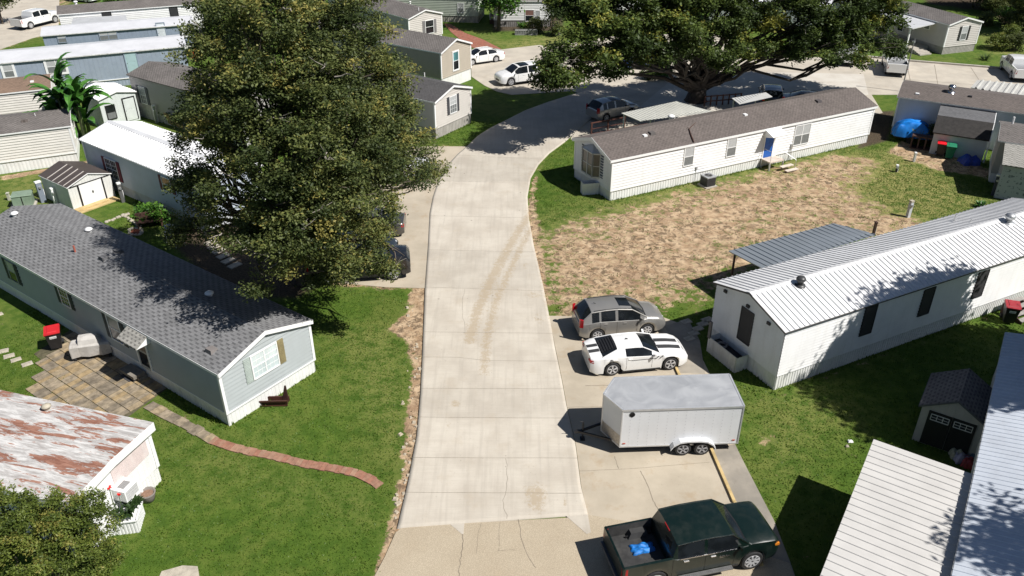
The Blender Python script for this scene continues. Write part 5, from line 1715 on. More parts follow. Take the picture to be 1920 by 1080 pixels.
for a, b in zip(foot, foot[1:] + foot[:1]):
    mb.bar((a[0], a[1], zt_ - .03), (b[0], b[1], zt_ - .03), .07, .09); mb.bar((a[0], a[1], zb_ + .03), (b[0], b[1], zb_ + .03), .03, .07)
for a in foot:
    mb.bar((a[0], a[1], zb_), (a[0], a[1], zt_), .05, .05)
mb.build('edge_trim', PM((.62, .63, .64), .35, .08, 4, metal=.5), tr)
mb = MB()
for i in range(13):
    x = .35 + i * .38
    for k in range(11):
        for y_ in (-.004, Wt + .004):
            z = zb_ + .12 + k * .165
            mb.box(x - .01, x + .01, y_ - .003, y_ + .003, z - .01, z + .01)
mb.build('rivet', PM((.4, .4, .4), .5), tr)['kind'] = 'stuff'
mb = MB()
for s in (0, 1):
    a, b = (Vector((0, 0, 0)), Vector((-.62, Wt / 2, 0))) if s == 0 else (Vector((0, Wt, 0)), Vector((-.62, Wt / 2, 0)))
    nn = Vector((-(b - a).y, (b - a).x, 0)).normalized() * (.008 if s else -.008)
    nn = nn if nn.x < 0 else -nn
    mb.poly([a + nn + Vector((0, 0, zb_)), b + nn + Vector((0, 0, zb_)), b + nn + Vector((0, 0, zb_ + .6)), a + nn + Vector((0, 0, zb_ + .6))])
mb.build('stone_guard', PM((.5, .47, .43), .3, .2, 14, metal=.8, bump=.5, bscale=30), tr)
mb = MB()
mb.hexa([(.28, -.012, 2.1), (.4, -.012, 1.98), (.52, -.012, 2.1), (.49, -.012, 2.22)], [(.28, -.004, 2.1), (.4, -.004, 1.98), (.52, -.004, 2.1), (.49, -.004, 2.22)])
mb.lathe([(.001, -.012), (.12, -.012), (.12, -.004), (.001, -.004)], (.4, 0, 2.13), 'y', 16)
mb.build('emblem', M['black'], tr)
for x in (.16, Lt - .2):
    mb = MB(); mb.box(x - .06, x + .06, -.02, 0, .6, .64); mb.build('marker_light', PM((.4, .05, .02), .4), tr)
wx = (2.62, 3.42)
for x in wx:
    for y in (-.02, Wt + .02):
        wobj = wheel_at(tr, x, -1 if y < 1 else 1, .34, .2, 5, PM((.33, .33, .34), .4, .1, 4))
        wobj.location = (x, y + (-.06 if y < 1 else .06), .34)
for y in (0, Wt):
    s = -1 if y == 0 else 1
    mb = MB()
    pts = [(2.08, .42), (2.2, .62), (2.45, .79), (2.75, .84), (3.3, .84), (3.6, .79), (3.85, .62), (3.97, .42)]
    for a, b in zip(pts[:-1], pts[1:]):
        y0, y1 = y, y + s * .27
        mb.poly([(a[0], y0, a[1]), (b[0], y0, b[1]), (b[0], y1, b[1]), (a[0], y1, a[1])])
        mb.poly([(a[0], y1, a[1]), (b[0], y1, b[1]), (b[0], y1, b[1] - .07), (a[0], y1, a[1] - .07)])
    mb.poly([(p[0], y + s * .003, p[1]) for p in pts], 1)
    mb.build('fender', [PM((.62, .63, .64), .4, .05, 3), M['black']], tr)
mb = MB(); mb.box(0, Lt, .1, Wt - .1, .32, .42)
mb.bar((0, .35, .42), (-1.5, Wt / 2 - .04, .42), .07, .1); mb.bar((0, Wt - .35, .42), (-1.5, Wt / 2 + .04, .42), .07, .1)
mb.box(-1.75, -1.45, Wt / 2 - .07, Wt / 2 + .07, .38, .48); mb.tube([(-1.4, Wt / 2, .05), (-1.4, Wt / 2, .95)], .035, 8); mb.tube([(-1.4, Wt / 2, .95), (-1.55, Wt / 2 - .02, .99)], .015, 6)
mb.box(-1.5, -1.3, Wt / 2 - .12, Wt / 2 + .12, 0, .05)
mb.build('tongue', M['black'], tr)
# ------------------------------------------------------------------ vegetation
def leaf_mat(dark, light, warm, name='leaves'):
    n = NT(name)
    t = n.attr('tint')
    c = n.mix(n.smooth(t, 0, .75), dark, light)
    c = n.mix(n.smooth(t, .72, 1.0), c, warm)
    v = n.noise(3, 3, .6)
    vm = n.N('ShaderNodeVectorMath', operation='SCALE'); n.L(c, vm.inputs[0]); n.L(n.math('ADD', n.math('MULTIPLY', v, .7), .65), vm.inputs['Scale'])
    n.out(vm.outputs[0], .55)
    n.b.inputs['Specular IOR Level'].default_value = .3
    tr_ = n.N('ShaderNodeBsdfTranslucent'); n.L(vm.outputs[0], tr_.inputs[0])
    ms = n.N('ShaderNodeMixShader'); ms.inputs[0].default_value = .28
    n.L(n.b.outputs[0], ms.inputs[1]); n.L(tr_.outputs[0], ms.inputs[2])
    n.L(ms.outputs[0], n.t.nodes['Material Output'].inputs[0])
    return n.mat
OAK = leaf_mat((.042, .062, .018), (.15, .175, .052), (.3, .26, .07), 'evergreen_oak_leaves')
OAK2 = leaf_mat((.034, .056, .014), (.11, .155, .034), (.3, .29, .055), 'oak_leaves')
JUN = leaf_mat((.055, .085, .014), (.15, .19, .035), (.26, .24, .06), 'juniper_leaves')
BRT = leaf_mat((.03, .09, .012), (.1, .22, .025), (.18, .28, .04), 'bright_leaves')

def leaves(clusters, size, per, spread, seed=0, tintbase=None, aspect=.5, droop=.25):
    """clusters: (N,3) centres -> verts, quads, tint"""
    r_ = np.random.default_rng(seed)
    N = len(clusters)
    ct = np.clip(r_.normal(.42, .2, N) if tintbase is None else tintbase + r_.normal(0, .14, N), 0, 1)
    c = np.repeat(clusters, per, 0) + r_.normal(0, 1, (N * per, 3)) * np.array([spread, spread, spread * .6])
    n_ = N * per
    d = r_.normal(0, 1, (n_, 3)); d[:, 2] = d[:, 2] * .5 - droop
    d /= np.linalg.norm(d, axis=1, keepdims=True)
    up = r_.normal(0, .55, (n_, 3)) + np.array([0, 0, 1.0])
    s = np.cross(d, up); s /= np.linalg.norm(s, axis=1, keepdims=True) + 1e-9
    sz = size * r_.uniform(.6, 1.35, (n_, 1))
    a = c - d * sz * .5; b = c + d * sz * .5
    m1 = c + s * sz * aspect * .5; m2 = c - s * sz * aspect * .5
    v = np.stack([a, m1, b, m2], 1).reshape(-1, 3)
    q = np.arange(n_ * 4).reshape(-1, 4)
    t = np.repeat(np.clip(np.repeat(ct, per) + r_.normal(0, .09, n_), 0, 1), 4)
    return v, q, t

def lobe_clusters(lobes, dens, seed=0, shell=.62, gap=.5, sub=0):
    r_ = np.random.default_rng(seed)
    out, tb = [], []
    for (c, rad) in lobes:
        c = np.array(c, float); rad = np.array(rad, float) * np.ones(3)
        if sub:
            m_ = max(5, int((rad.mean() / sub) ** 2 * 3.4))
            dd = r_.normal(0, 1, (m_, 3)); dd /= np.linalg.norm(dd, axis=1, keepdims=True)
            dd = dd[(dd[:, 2] > -.35) | (r_.random(m_) < .5)]
            lt = .36 + r_.normal(0, .1)
            for e in dd:
                cc_ = c + e * rad * r_.uniform(.62, 1.02)
                sr = sub * r_.uniform(.55, 1.25) * np.array([1, 1, .6])
                k_ = max(5, int(dens * 4 * 3.14 * sr[0] * sr[2] * .8))
                d = r_.normal(0, 1, (k_, 3)); d /= np.linalg.norm(d, axis=1, keepdims=True)
                out.append(cc_ + d * sr * r_.uniform(.35, 1.0, (k_, 1)))
                st_ = lt + r_.normal(0, .23)
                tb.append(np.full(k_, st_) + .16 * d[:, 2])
            continue
        area = 4 * math.pi * ((rad[0] * rad[1]) ** 1.6 / 3 + 2 * (rad[0] * rad[2]) ** 1.6 / 3) ** (1 / 1.6) * .8
        n_ = max(8, int(area * dens))
        d = r_.normal(0, 1, (n_, 3)); d /= np.linalg.norm(d, axis=1, keepdims=True)
        rr = shell + (1 - shell) * r_.random((n_, 1)) ** .6
        # uneven outline
        ph = r_.uniform(0, 6.28, 6)
        wob = 1 + .16 * np.sin(d[:, :1] * 4.2 + ph[0] + 2 * d[:, 2:] ) + .14 * np.sin(d[:, 1:2] * 5.1 + ph[1]) + .1 * np.sin(d[:, 2:] * 7 + ph[2] + 3 * d[:, :1])
        p = c + d * rad * rr * wob
        hole = np.sin(p[:, 0] * 1.9 + ph[3]) + np.sin(p[:, 1] * 2.1 + ph[4]) + np.sin(p[:, 2] * 2.3 + ph[5])
        keep = (hole > -1.5 + gap * .0) & (r_.random(n_) > .12)
        keep &= ~((d[:, 2] < -.45) & (r_.random(n_) < .55))
        p = p[keep]
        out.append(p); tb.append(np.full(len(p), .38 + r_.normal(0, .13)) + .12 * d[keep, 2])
    return np.concatenate(out), np.concatenate(tb)

def limb(mb, a, b, r0, r1, wob=.12, n_=7, seed=None, k=5):
    a, b = Vector(a), Vector(b)
    rs = random.Random(seed)
    pts, rad = [], []
    for i in range(k + 1):
        t = i / k
        p = a.lerp(b, t)
        if 0 < i < k:
            L_ = (b - a).length
            p += Vector((rs.uniform(-1, 1), rs.uniform(-1, 1), rs.uniform(-.4, .9))) * L_ * wob * .6
        pts.append(p); rad.append(lerp(r0, r1, t ** .8))
    mb.tube(pts, rad, n_)
    return pts

def tree(name, label, cat, base, lobes, dens, size, per, spread, mat, trunk_r=.4, fork=2.5, seed=1, bark=None, group=None, twigs=0, shell=.62, aspect=.5, droop=.25, dead=0, stems=1, sub=0, limbs=None, lf=.42):
    base = Vector(base)
    t = T(name, label, cat, base, 0, group)
    lob = [((Vector(c) - base)[:], r_) for c, r_ in lobes]
    cl, tb = lobe_clusters(lob, dens, seed, shell, sub=sub)
    v, q, ti = leaves(cl, size, per, spread, seed, tb, aspect, droop)
    np_mesh('crown', v, q, mat, t, {'tint': ti})
    rs = random.Random(seed)
    mb = MB()
    cx = sum(c[0] for c, _ in lob) / len(lob); cy = sum(c[1] for c, _ in lob) / len(lob)
    for s in range(stems):
        off = Vector((rs.uniform(-.3, .3), rs.uniform(-.3, .3), 0)) * (stems > 1) * 1.2
        f = Vector((cx * .12, cy * .12, fork)) + off * 2
        mb.tube([off * .6 + Vector((0, 0, -.3)), off + Vector((0, 0, .25)), off.lerp(f, .5) + Vector((0, 0, fork * .12)), f], [trunk_r * 1.6, trunk_r * 1.15, trunk_r * .95, trunk_r * .8], 12)
        mine = [l for i, l in enumerate(lob) if i % stems == s]
        for c, r_ in mine:
            rr = r_ if not hasattr(r_, '__len__') else r_[0]
            p = limb(mb, f, Vector(c), trunk_r * lf, trunk_r * .06, .16, 7, rs.random(), 6)
            for k in range(4):
                d = Vector((rs.uniform(-1, 1), rs.uniform(-1, 1), rs.uniform(-.2, 1))).normalized()
                limb(mb, p[rs.randint(2, 5)], Vector(c) + d * rr * .85, trunk_r * .13, .015, .15, 5, rs.random(), 3)
    for k, (lp, lr) in enumerate(limbs or []):
        e_ = AT(*lp) - base
        m_ = Vector((e_.x * .35, e_.y * .35, lerp(fork, e_.z, .5) - .2))
        mb.tube([Vector((e_.x * .01, e_.y * .01, .2)), Vector((e_.x * .06, e_.y * .06, fork * .8)), m_, m_.lerp(e_, .5) + Vector((.2 * (-1) ** k, 0, .25)), e_], [lr * 1.25, lr * 1.15, lr * .8, lr * .55, lr * .2], 10)
    mb.build('trunk', bark or M['bark'], t, smooth=True)
    if dead:
        for k in range(dead):
            mb = MB()
            c, r_ = rs.choice(lob)
            rr = np.array(r_) * np.ones(3)
            d = Vector((rs.uniform(-1, 1), rs.uniform(-1.2, -.2), rs.uniform(-.2, .7))).normalized()
            a = Vector(c) + Vector([d[i] * rr[i] * .6 for i in range(3)]); b = Vector(c) + Vector([d[i] * rr[i] * 1.08 for i in range(3)])
            pp = limb(mb, a, b, .04, .012, .25, 5, rs.random(), 4)
            for _ in range(2):
                limb(mb, pp[2], pp[2] + Vector((rs.uniform(-.7, .7), rs.uniform(-.7, .3), rs.uniform(-.2, .6))), .02, .006, .2, 4, rs.random(), 2)
            mb.build('bare_twig', M['barklight'], t)
    return t

# ---- the big tree at the left of the road.  crown lobes as (photo x, y, distance, radius)
def LB(px, py, Y, r_):
    return (AT(px, py, Y)[:], r_)
T1 = [LB(440, 40, 40, 2.3), LB(540, -30, 38, 2.6), LB(620, 30, 37, 2.3), LB(500, 20, 35, 2.2), LB(425, 150, 38, 2.3), LB(530, 120, 34.5, 2.5), LB(640, 110, 36, 2.3), LB(695, 180, 38, 2.1), LB(600, 210, 33.5, 2.3),
      LB(460, 240, 34, 2.4), LB(395, 300, 35.5, 1.9), LB(540, 300, 32, 2.2), LB(640, 300, 34, 2.1), LB(720, 270, 37, 2.1), LB(460, 370, 32, 1.9), LB(580, 390, 31.5, 1.9), LB(680, 385, 34, 1.7), LB(752, 325, 39, 1.5),
      LB(515, 450, 30.6, 1.5), LB(615, 450, 32, 1.5), LB(505, 520, 30, .95), LB(435, 425, 31.5, 1.0), LB(695, 465, 34, .9), LB(735, 488, 34.5, .75), LB(785, 340, 41, .95), LB(375, 395, 33.5, .8), LB(365, 240, 38, 1.2), LB(560, 490, 30.6, 1.0),
      LB(352, 330, 36, .8), LB(735, 140, 40, 1.3), LB(660, 470, 33, .9), LB(812, 318, 43, .55), LB(600, 510, 32, .75), LB(420, 210, 35, 1.6), LB(590, 290, 31.5, 1.6), LB(485, 190, 33, 1.9), LB(690, 240, 36.5, 1.8), LB(768, 255, 39, 1.2), LB(735, 205, 39, 1.5), LB(640, 370, 31.8, 1.8), LB(525, 375, 31.2, 1.5), LB(705, 330, 35.5, 1.6), LB(405, 100, 38, 1.8), LB(590, 150, 33.5, 1.8), LB(380, 350, 34, 1.1), LB(650, 200, 34.5, 1.6), LB(760, 300, 38, 1.3), LB(560, 430, 30.8, 1.4), LB(700, 425, 37, .8), LB(655, 490, 33.5, .7), LB(348, 425, 34.5, .55), LB(398, 440, 33, .85), LB(330, 440, 33.5, .4), LB(640, 520, 32.5, .5)]
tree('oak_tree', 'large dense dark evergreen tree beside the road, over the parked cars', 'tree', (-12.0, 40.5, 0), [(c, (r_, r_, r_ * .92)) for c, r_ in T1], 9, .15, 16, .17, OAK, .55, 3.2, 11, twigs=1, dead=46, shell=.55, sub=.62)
# ---- the spreading oak at the back
T2 = [LB(1060, 120, 61, 2.4), LB(1120, 60, 63, 3.2), LB(1180, 10, 66, 3.6), LB(1130, -50, 68, 4.0), LB(1260, -30, 68, 4.2), LB(1260, 50, 66, 3.0), LB(1200, 90, 64, 2.0), LB(1330, 20, 69, 3.4), LB(1400, 60, 70, 2.8), LB(1350, 90, 67, 2.0), LB(1450, -20, 72, 4.2),
      LB(1500, 40, 72, 3.2), LB(1560, 10, 74, 3.8), LB(1610, 60, 74, 2.6), LB(1640, 20, 76, 2.8), LB(1540, 95, 71, 2.0), LB(1470, 105, 71, 1.4), LB(1600, 110, 72, 1.2), LB(1300, 110, 66, 1.5), LB(1050, 150, 60, 1.6), LB(1100, 100, 61, 1.8), LB(1150, 125, 63, 1.2), LB(1250, 100, 64, 1.2), LB(1665, 85, 75, 1.5), LB(1380, -90, 70, 4.5), LB(1560, -80, 75, 4.5), LB(1220, -110, 68, 4.5), LB(1085, 20, 66, 2.4)]
tree('oak_tree', 'wide spreading oak with thick dark limbs at the road bend', 'tree', (16.95, 73.6, 0), [(c, (r_, r_, r_ * .66)) for c, r_ in T2 + [LB(1640, -30, 76, 3.5), LB(1590, 60, 74, 2.2), LB(1300, 70, 66, 2.0), LB(1180, 60, 64, 2.4)]], 6.2, .28, 14, .24, OAK2, .85, 1.5, 5, limbs=[((1450, 55, 72), .42), ((1400, 30, 69), .4), ((1500, 110, 72), .26), ((1300, 20, 66), .34), ((1200, 60, 66), .3), ((1110, 140, 64), .2), ((1360, -40, 70), .36)], lf=.2, dead=22, shell=.5, sub=.95, bark=PM((.05, .04, .034), .95, .3, 3, bump=.8, bscale=10))
# ---- trees standing outside the picture on the right, their shade falls across roofs and lawn
def round_tree(name, label, base, h, rad, seed, mat=OAK2, n_l=12, size=.35, dens=5, group=None, per=18, spread=.4, zlo=.45, tr=.3, cat='tree', **k):
    rs = random.Random(seed)
    b = Vector(base); lob = []
    for i in range(n_l):
        a = rs.uniform(0, 6.28); q = math.sqrt(rs.random()) * rad * .75
        z = h * lerp(zlo, .92, rs.random())
        sh = 1 - abs((z / h) - .62) * 1.1
        lob.append(((b.x + math.cos(a) * q * sh, b.y + math.sin(a) * q * sh, z), rad * rs.uniform(.3, .5)))
    return tree(name, label, cat, base, lob, dens, size, per, spread, mat, tr, h * .28, seed, group=group, **k)
SH = 'trees just outside the right edge'
round_tree('shade_tree', 'tall tree outside the right edge shading the metal roofed home', (28.4, 26.8, 0), 14.5, 5.7, 21, zlo=.5, n_l=22, size=.36, dens=11, group=SH)
round_tree('shade_tree', 'tree outside the lower right corner shading the carport', (23.6, 12.6, 0), 12, 4.8, 22, n_l=12, size=.3, dens=6, group=SH)
# ---- trees at the back
BK = 'trees at the back of the park'
for i, (px, py, h, r_, lab, mt) in enumerate(((935, 58, 9, 3.0, 'leafy tree with pale double trunk before the pale green home', BRT), (1850, 15, 11, 4.5, 'dark tree right of the beige porch roof home', OAK), (1900, -10, 14, 5, 'tall dark tree at the top right corner', OAK),
        (1790, -12, 12, 5, 'dark tree behind the beige home roof', OAK), (1700, -22, 13, 5, 'dark tree behind the white porch roof', OAK2), (1075, -12, 10, 4, 'tree between the white home and the oak crown', OAK2), (1000, -18, 10, 4, 'tree behind the white porch home', OAK), (860, -25, 11, 4.5, 'tree behind the pale green home', OAK2), (1882, 22, 7, 3.6, 'dark tree between the beige gable home and the right edge', OAK), (1925, 60, 7, 3.8, 'dark low tree at the right edge by the lawn', OAK))):
    b = G(px, py)
    round_tree('background_tree', lab, (b.x, b.y, 0), h, r_, 40 + i, mt, 11, .4, 3.2, BK, 16, .5, tr=.22, zlo=.12 if i in (1, 2, 3, 4, 8, 9) else (.35 if i else .36))
for i, (px, py, h, r_, lab, mt) in enumerate(((236, 42, 3.6, 2.2, 'round green tree standing against the long white home at top left', BRT), (1046, 66, 4.2, 1.9, 'multi stem bare shrub tree at the corner of the white home', OAK), (5, 45, 5, 2.6, 'dark tree in the top left corner', OAK), (1100, 130, 1, 1, '', None))):
    if mt is None: continue
    b = G(px, py)
    round_tree('small_tree', lab, (b.x, b.y, 0), h, r_, 60 + i, mt, 7, .3, 4.5 if i != 1 else 2.5, None, 16, .3, zlo=.4, tr=.12, stems=1 if i != 1 else 4, bark=M['barklight'] if i == 1 else None)

def bush(name, label, base, lobes, mat, dens=22, size=.12, per=18, spread=.14, seed=3, cat='bush', group=None, droop=0, sub=0):
    base = Vector(base)
    t = T(name, label, cat, base, 0, group)
    cl, tb = lobe_clusters([(c, r_) for c, r_ in lobes], dens, seed, .5, sub=sub)
    cl[:, 2] = np.maximum(cl[:, 2], .05)
    v, q, ti = leaves(cl, size, per, spread, seed, tb, .5, droop)
    np_mesh('foliage', v, q, mat, t, {'tint': ti})
    mb = MB()
    rs = random.Random(seed)
    for c, r_ in lobes:
        limb(mb, (c[0] * .2, c[1] * .2, -.1), c, .05, .015, .15, 5, rs.random(), 4)
    mb.build('stem', M['bark'], t)
    return t
b = G(75, 1110)
def rel(px, py, Y):
    return tuple(AT(px, py, Y) - Vector((b.x, b.y, 0)))
bush('juniper_bush', 'big feathery green juniper growing against the rusty roofed home', (b.x, b.y, 0),
     [(rel(60, 1010, 18.6), 1.15), (rel(20, 960, 18.8), .75), (rel(120, 1000, 19), .95), (rel(30, 1060, 17.8), 1.1), (rel(130, 1060, 18.2), .95), (rel(170, 960, 19.6), .6), (rel(185, 1010, 19.4), .7), (rel(80, 950, 19.2), .6), (rel(165, 925, 20), .4), (rel(190, 1060, 18.8), .55), (rel(-40, 1000, 18.4), 1.0)], JUN, 26, .09, 20, .09, 9, droop=-.2, sub=.3)
for i, (px, py, lb, mt, rr) in enumerate(((1862, 30, 'dark thicket bush right behind the beige gable home', OAK, 2.2), (1915, 62, 'dark bush at the right edge under the bright green one', OAK, 2.2), (1925, 22, 'dark thicket bush in the top right corner', OAK, 2.8), (1868, 92, 'olive bush at the left end of the dark bushes on the lawn', JUN, 1.5), (1885, 45, 'bright green rounded bush beyond the beige home', BRT, 1.6), (1846, 48, 'dull green bush left of the bright one at top right', OAK, 1.4), (1905, 95, 'dark spreading bush by the right edge lawn', OAK, 1.8), (1895, 75, 'straggly olive bush between lawn and dark bush', JUN, 1.6),
        (1012, 60, 'dark shrub behind the lattice planter', OAK, 1.5), (984, 56, 'bright green shrub in front of the lace curtained window', BRT, .8), (1240, 146, 'green shrub growing beside the oak trunk', BRT, 1.3), (1218, 150, 'dark green shrub on the verge under the oak', OAK2, 1.0),
        (1739, 78, 'small leafy shrub beside the porch deck', OAK2, .8), (300, 415, 'low leafy shrub in the bed behind the slate roofed home', BRT, 1.1), (275, 405, 'small green shrub nearest the white shed', BRT, .6), (1035, 66, 'dense dark shrub at the corner of the white home', OAK, 1.2))):
    b2 = G(px, py)
    rs = random.Random(i)
    bush('shrub', lb, (b2.x, b2.y, 0), [((rs.uniform(-.5, .5) * rr, rs.uniform(-.5, .5) * rr, rr * rs.uniform(.35, .75)), rr * rs.uniform(.45, .6)) for _ in range(5)], mt, 9 if rr > 1 else 14, .2, 14, .16, 70 + i)
# spiky clump plants and banana
def blades(mb, n_, L_, w, tilt, rs, base=(0, 0, 0), curve=.5, seg=5, twist=0):
    for _ in range(n_):
        a = rs.uniform(0, 6.28); tl = rs.uniform(*tilt); ln = L_ * rs.uniform(.7, 1.1)
        d = Vector((math.cos(a), math.sin(a), 0)); p = Vector(base)
        ang = tl; pts = [p.copy()]
        for k in range(seg):
            p = p + (d * math.sin(ang) + Vector((0, 0, 1)) * math.cos(ang)) * ln / seg
            ang += curve * (k + 1) / seg
            pts.append(p.copy())
        sd = Vector((-d.y, d.x, 0))
        prev = None
        for k, q in enumerate(pts):
            t_ = k / seg
            ww = w * (math.sin(math.pi * min(1, .12 + t_ * .88)) ** .6) * (1 if k < seg else .15)
            cur = (q - sd * ww / 2 + Vector((0, 0, .18 * ww)), q, q + sd * ww / 2 + Vector((0, 0, .18 * ww)))
            if prev:
                mb.poly([prev[0], cur[0], cur[1], prev[1]]); mb.poly([prev[1], cur[1], cur[2], prev[2]])
            prev = cur
BAN = NT('banana_leaf'); BANM = BAN.out(BAN.mix(BAN.smooth(BAN.noise(1.2, 4), .35, .65), (.03, .1, .015), (.07, .19, .03)), .35)
b = G(158, 262)
t = T('banana_plant', 'tall banana plant with broad drooping leaves between cream homes and white shed', 'banana plant', (b.x, b.y, 0))
rs = random.Random(4)
for k in range(12):
    q = Vector((rs.uniform(-1.6, 1.2), rs.uniform(-1.5, 1.2), 0)); h_ = rs.uniform(1.0, 4.2)
    mb = MB(); mb.tube([q, q * 1.1 + Vector((0, 0, h_ * .5)), q * 1.2 + Vector((0, 0, h_))], [.16, .12, .07], 8); mb.build('stalk', PM((.09, .12, .04), .6, .3, 3), t, smooth=True)
    mb = MB(); blades(mb, 9, 3.0, .66, (.1, 1.2), rs, q * 1.2 + Vector((0, 0, h_ - .1)), .42, 7)
    mb.build('leaf', BANM, t)
for i, (px, py, L_, n_, lab) in enumerate(((1845, 112, .9, 60, 'spiky clump of yellow green leaves on the top right lawn'), (1838, 388, .6, 60, 'tuft of tall grass beside the wrapped addition'), (1665, 122, .8, 30, 'clump of long leaves at the foot of the oak side pickup'))):
    b = G(px, py); t = T('clump_plant', lab, 'plant', (b.x, b.y, 0))
    mb = MB()
    for k in range(4):
        blades(mb, n_ // 4, L_, .07, (.1, 1.0), rs, (rs.uniform(-.3, .3) * L_, rs.uniform(-.3, .3) * L_, 0), .6, 4)
    mb.build('leaf', leaf_mat((.05, .09, .02), (.12, .17, .04), (.2, .2, .06)) if i == 0 else BANM, t)
# long grass and weeds: uncountable tufts at the lawn and dirt edges and over the bare lot
def tufts():
    r_ = np.random.default_rng(5)
    n_ = 420000
    x = r_.uniform(-26, 38, n_); y = r_.uniform(15, 68, n_)
    ix = np.clip(np.searchsorted(gx, x), 0, nx - 1); iy = np.clip(np.searchsorted(gy, y), 0, ny - 1)
    bb = bare.reshape(ny, nx)[iy, ix]; mm_ = dark_ground.reshape(ny, nx)[iy, ix]
    clump = np.sin(x * 2.3 + 1.7 * np.sin(y * 1.9)) + np.sin(y * 2.9 + 2 * np.sin(x * 1.3)) + r_.normal(0, .5, n_)
    keep = (bb < .3) | ((bb >= .3) & (clump > .9 + bb * .8) & (r_.random(n_) < .5))
    keep &= mm_ < .4
    pad_l = [sheet_pts for sheet_pts in (
        gp([(740, 1120), (745, 992), (766, 902), (781.7, 818), (788.5, 740), (792.8, 651), (797, 540), (806, 400), (838, 312), (895, 256), (985, 208), (1073, 178), (1160, 200), (1060, 266), (1010, 309), (989, 370), (1001, 462), (1029, 590), (1231, 590), (1268, 605), (1330, 700), (1378, 834), (1450, 975), (1500, 1120)]),
        gp([(797, 541), (722, 539), (613, 529), (560, 470), (600, 400), (700, 300), (770, 276), (877, 275)]),
        gp([(60, 650), (150, 600), (330, 720), (240, 790)]))]
    for p in pad_l:
        keep &= poly_sd(x, y, p) < -.02
    wall_d = np.full(len(x), -99.0)
    for h_ in (h1, h2, h3, h4, L7, L8, S1, S3, H12, h8, R1):
        c_ = [h_.Mw @ Vector(v) for v in ((0, 0, 0), (h_.L, 0, 0), (h_.L, h_.W, 0), (0, h_.W, 0))]
        sd_ = poly_sd(x, y, c_)
        keep &= sd_ < .02
        wall_d = np.maximum(wall_d, sd_)
    x, y = x[keep], y[keep]; n2 = len(x)
    hgt = r_.uniform(.025, .065, n2) * (1 + .5 * (clump[keep] > 1.6)) * (1 + 2.2 * (wall_d[keep] > -.3) * r_.random(n2))
    a = r_.uniform(0, 6.28, n2); w_ = r_.uniform(.02, .045, n2)
    lx, ly = r_.normal(0, .03, n2), r_.normal(0, .03, n2)
    z0 = np.full(n2, -.005)
    v = np.stack([np.stack([x - np.cos(a) * w_, y - np.sin(a) * w_, z0], 1), np.stack([x + np.cos(a) * w_, y + np.sin(a) * w_, z0], 1), np.stack([x + lx, y + ly, hgt], 1)], 1).reshape(-1, 3)
    q = np.arange(n2 * 3).reshape(-1, 3)
    ti = np.repeat(np.clip(r_.normal(.4, .16, n2), 0, 1), 3)
    g_ = np_mesh('grass', v, q, leaf_mat((.054, .11, .009), (.105, .172, .02), (.23, .23, .055), 'grass_blades'), None, {'tint': ti})
    tag(g_, 'short green mown grass and weeds covering the lawns between the homes', 'grass', kind='stuff')
tufts()
# ------------------------------------------------------------------ small things
def wheelie_bin(name, label, loc, rz, body, lid, sticker=None, group='wheeled bins'):
    t = T(name, label, 'bin', (loc[0], loc[1], .05), rz, group)
    mb = MB(); mb.hexa([(-.24, -.26, .06), (.24, -.26, .06), (.24, .26, .06), (-.24, .26, .06)], [(-.33, -.38, .98), (.33, -.38, .98), (.33, .38, .98), (-.33, .38, .98)])
    mb.box(-.35, .35, -.4, .4, .94, .99)
    mb.build('body', body, t)
    mb = MB()
    mb.hexa([(-.36, -.43, .985), (.36, -.43, .985), (.36, .43, .985), (-.36, .43, .985)], [(-.36, -.43, 1.03), (.36, -.43, 1.03), (.34, .36, 1.1), (-.34, .36, 1.1)])
    mb.hexa([(-.22, -.3, 1.04), (.22, -.3, 1.04), (.22, .3, 1.09), (-.22, .3, 1.09)], [(-.2, -.26, 1.07), (.2, -.26, 1.07), (.2, .26, 1.12), (-.2, .26, 1.12)])
    mb.build('lid', lid, t)
    mb = MB(); mb.tube([(-.3, .42, .95), (-.3, .5, 1.0), (.3, .5, 1.0), (.3, .42, .95)], .018, 6); mb.build('handle', body, t)
    for s in (-1, 1):
        mb = MB(); mb.lathe([(.01, -.04), (.13, -.04), (.13, .04), (.01, .04)], (0, 0, 0), 'x', 16); w_ = mb.build('wheel', M['rubber'], t); w_.location = (s * .29, .3, .13)
        mb = MB(); mb.lathe([(.01, -.045), (.06, -.045), (.06, .045), (.01, .045)], (0, 0, 0), 'x', 12); mb.build('hub', PM((.07, .07, .07), .5), w_)
    if sticker:
        mb = MB()
        mb.poly([(-.15, -.352, .7), (.15, -.352, .7), (.155, -.366, .84), (-.155, -.366, .84)])
        s_ = mb.build('sticker', M['trimwhite'], t)
        cu = bpy.data.curves.new('sticker_text', 'FONT'); cu.body = sticker; cu.size = .13; cu.extrude = .001; cu.align_x = 'CENTER'
        tmp = bpy.data.objects.new('sticker_text', cu); C.objects.link(tmp)
        me = bpy.data.meshes.new_from_object(tmp.evaluated_get(bpy.context.evaluated_depsgraph_get())); bpy.data.objects.remove(tmp)
        me.materials.clear(); me.materials.append(M['black'])
        lo = bpy.data.objects.new('lettering', me); C.objects.link(lo); lo.parent = s_
        lo.rotation_euler = (R(86), 0, 0); lo.location = (0, -.362, .725)
    return t
BB = PM((.014, .014, .016), .45, .2, 5)
p = G(108, 652)
wheelie_bin('wheelie_bin', 'black wheeled bin with bright red lid standing on the stone patio', p, R(26), BB, M['red'], 'ANR')
p = G(1888, 604)
wheelie_bin('wheelie_bin', 'shaded black bin with dark red lid beside the metal roofed home steps', p, R(-20), BB, PM((.3, .02, .03), .45, .1, 3), 'ANR')
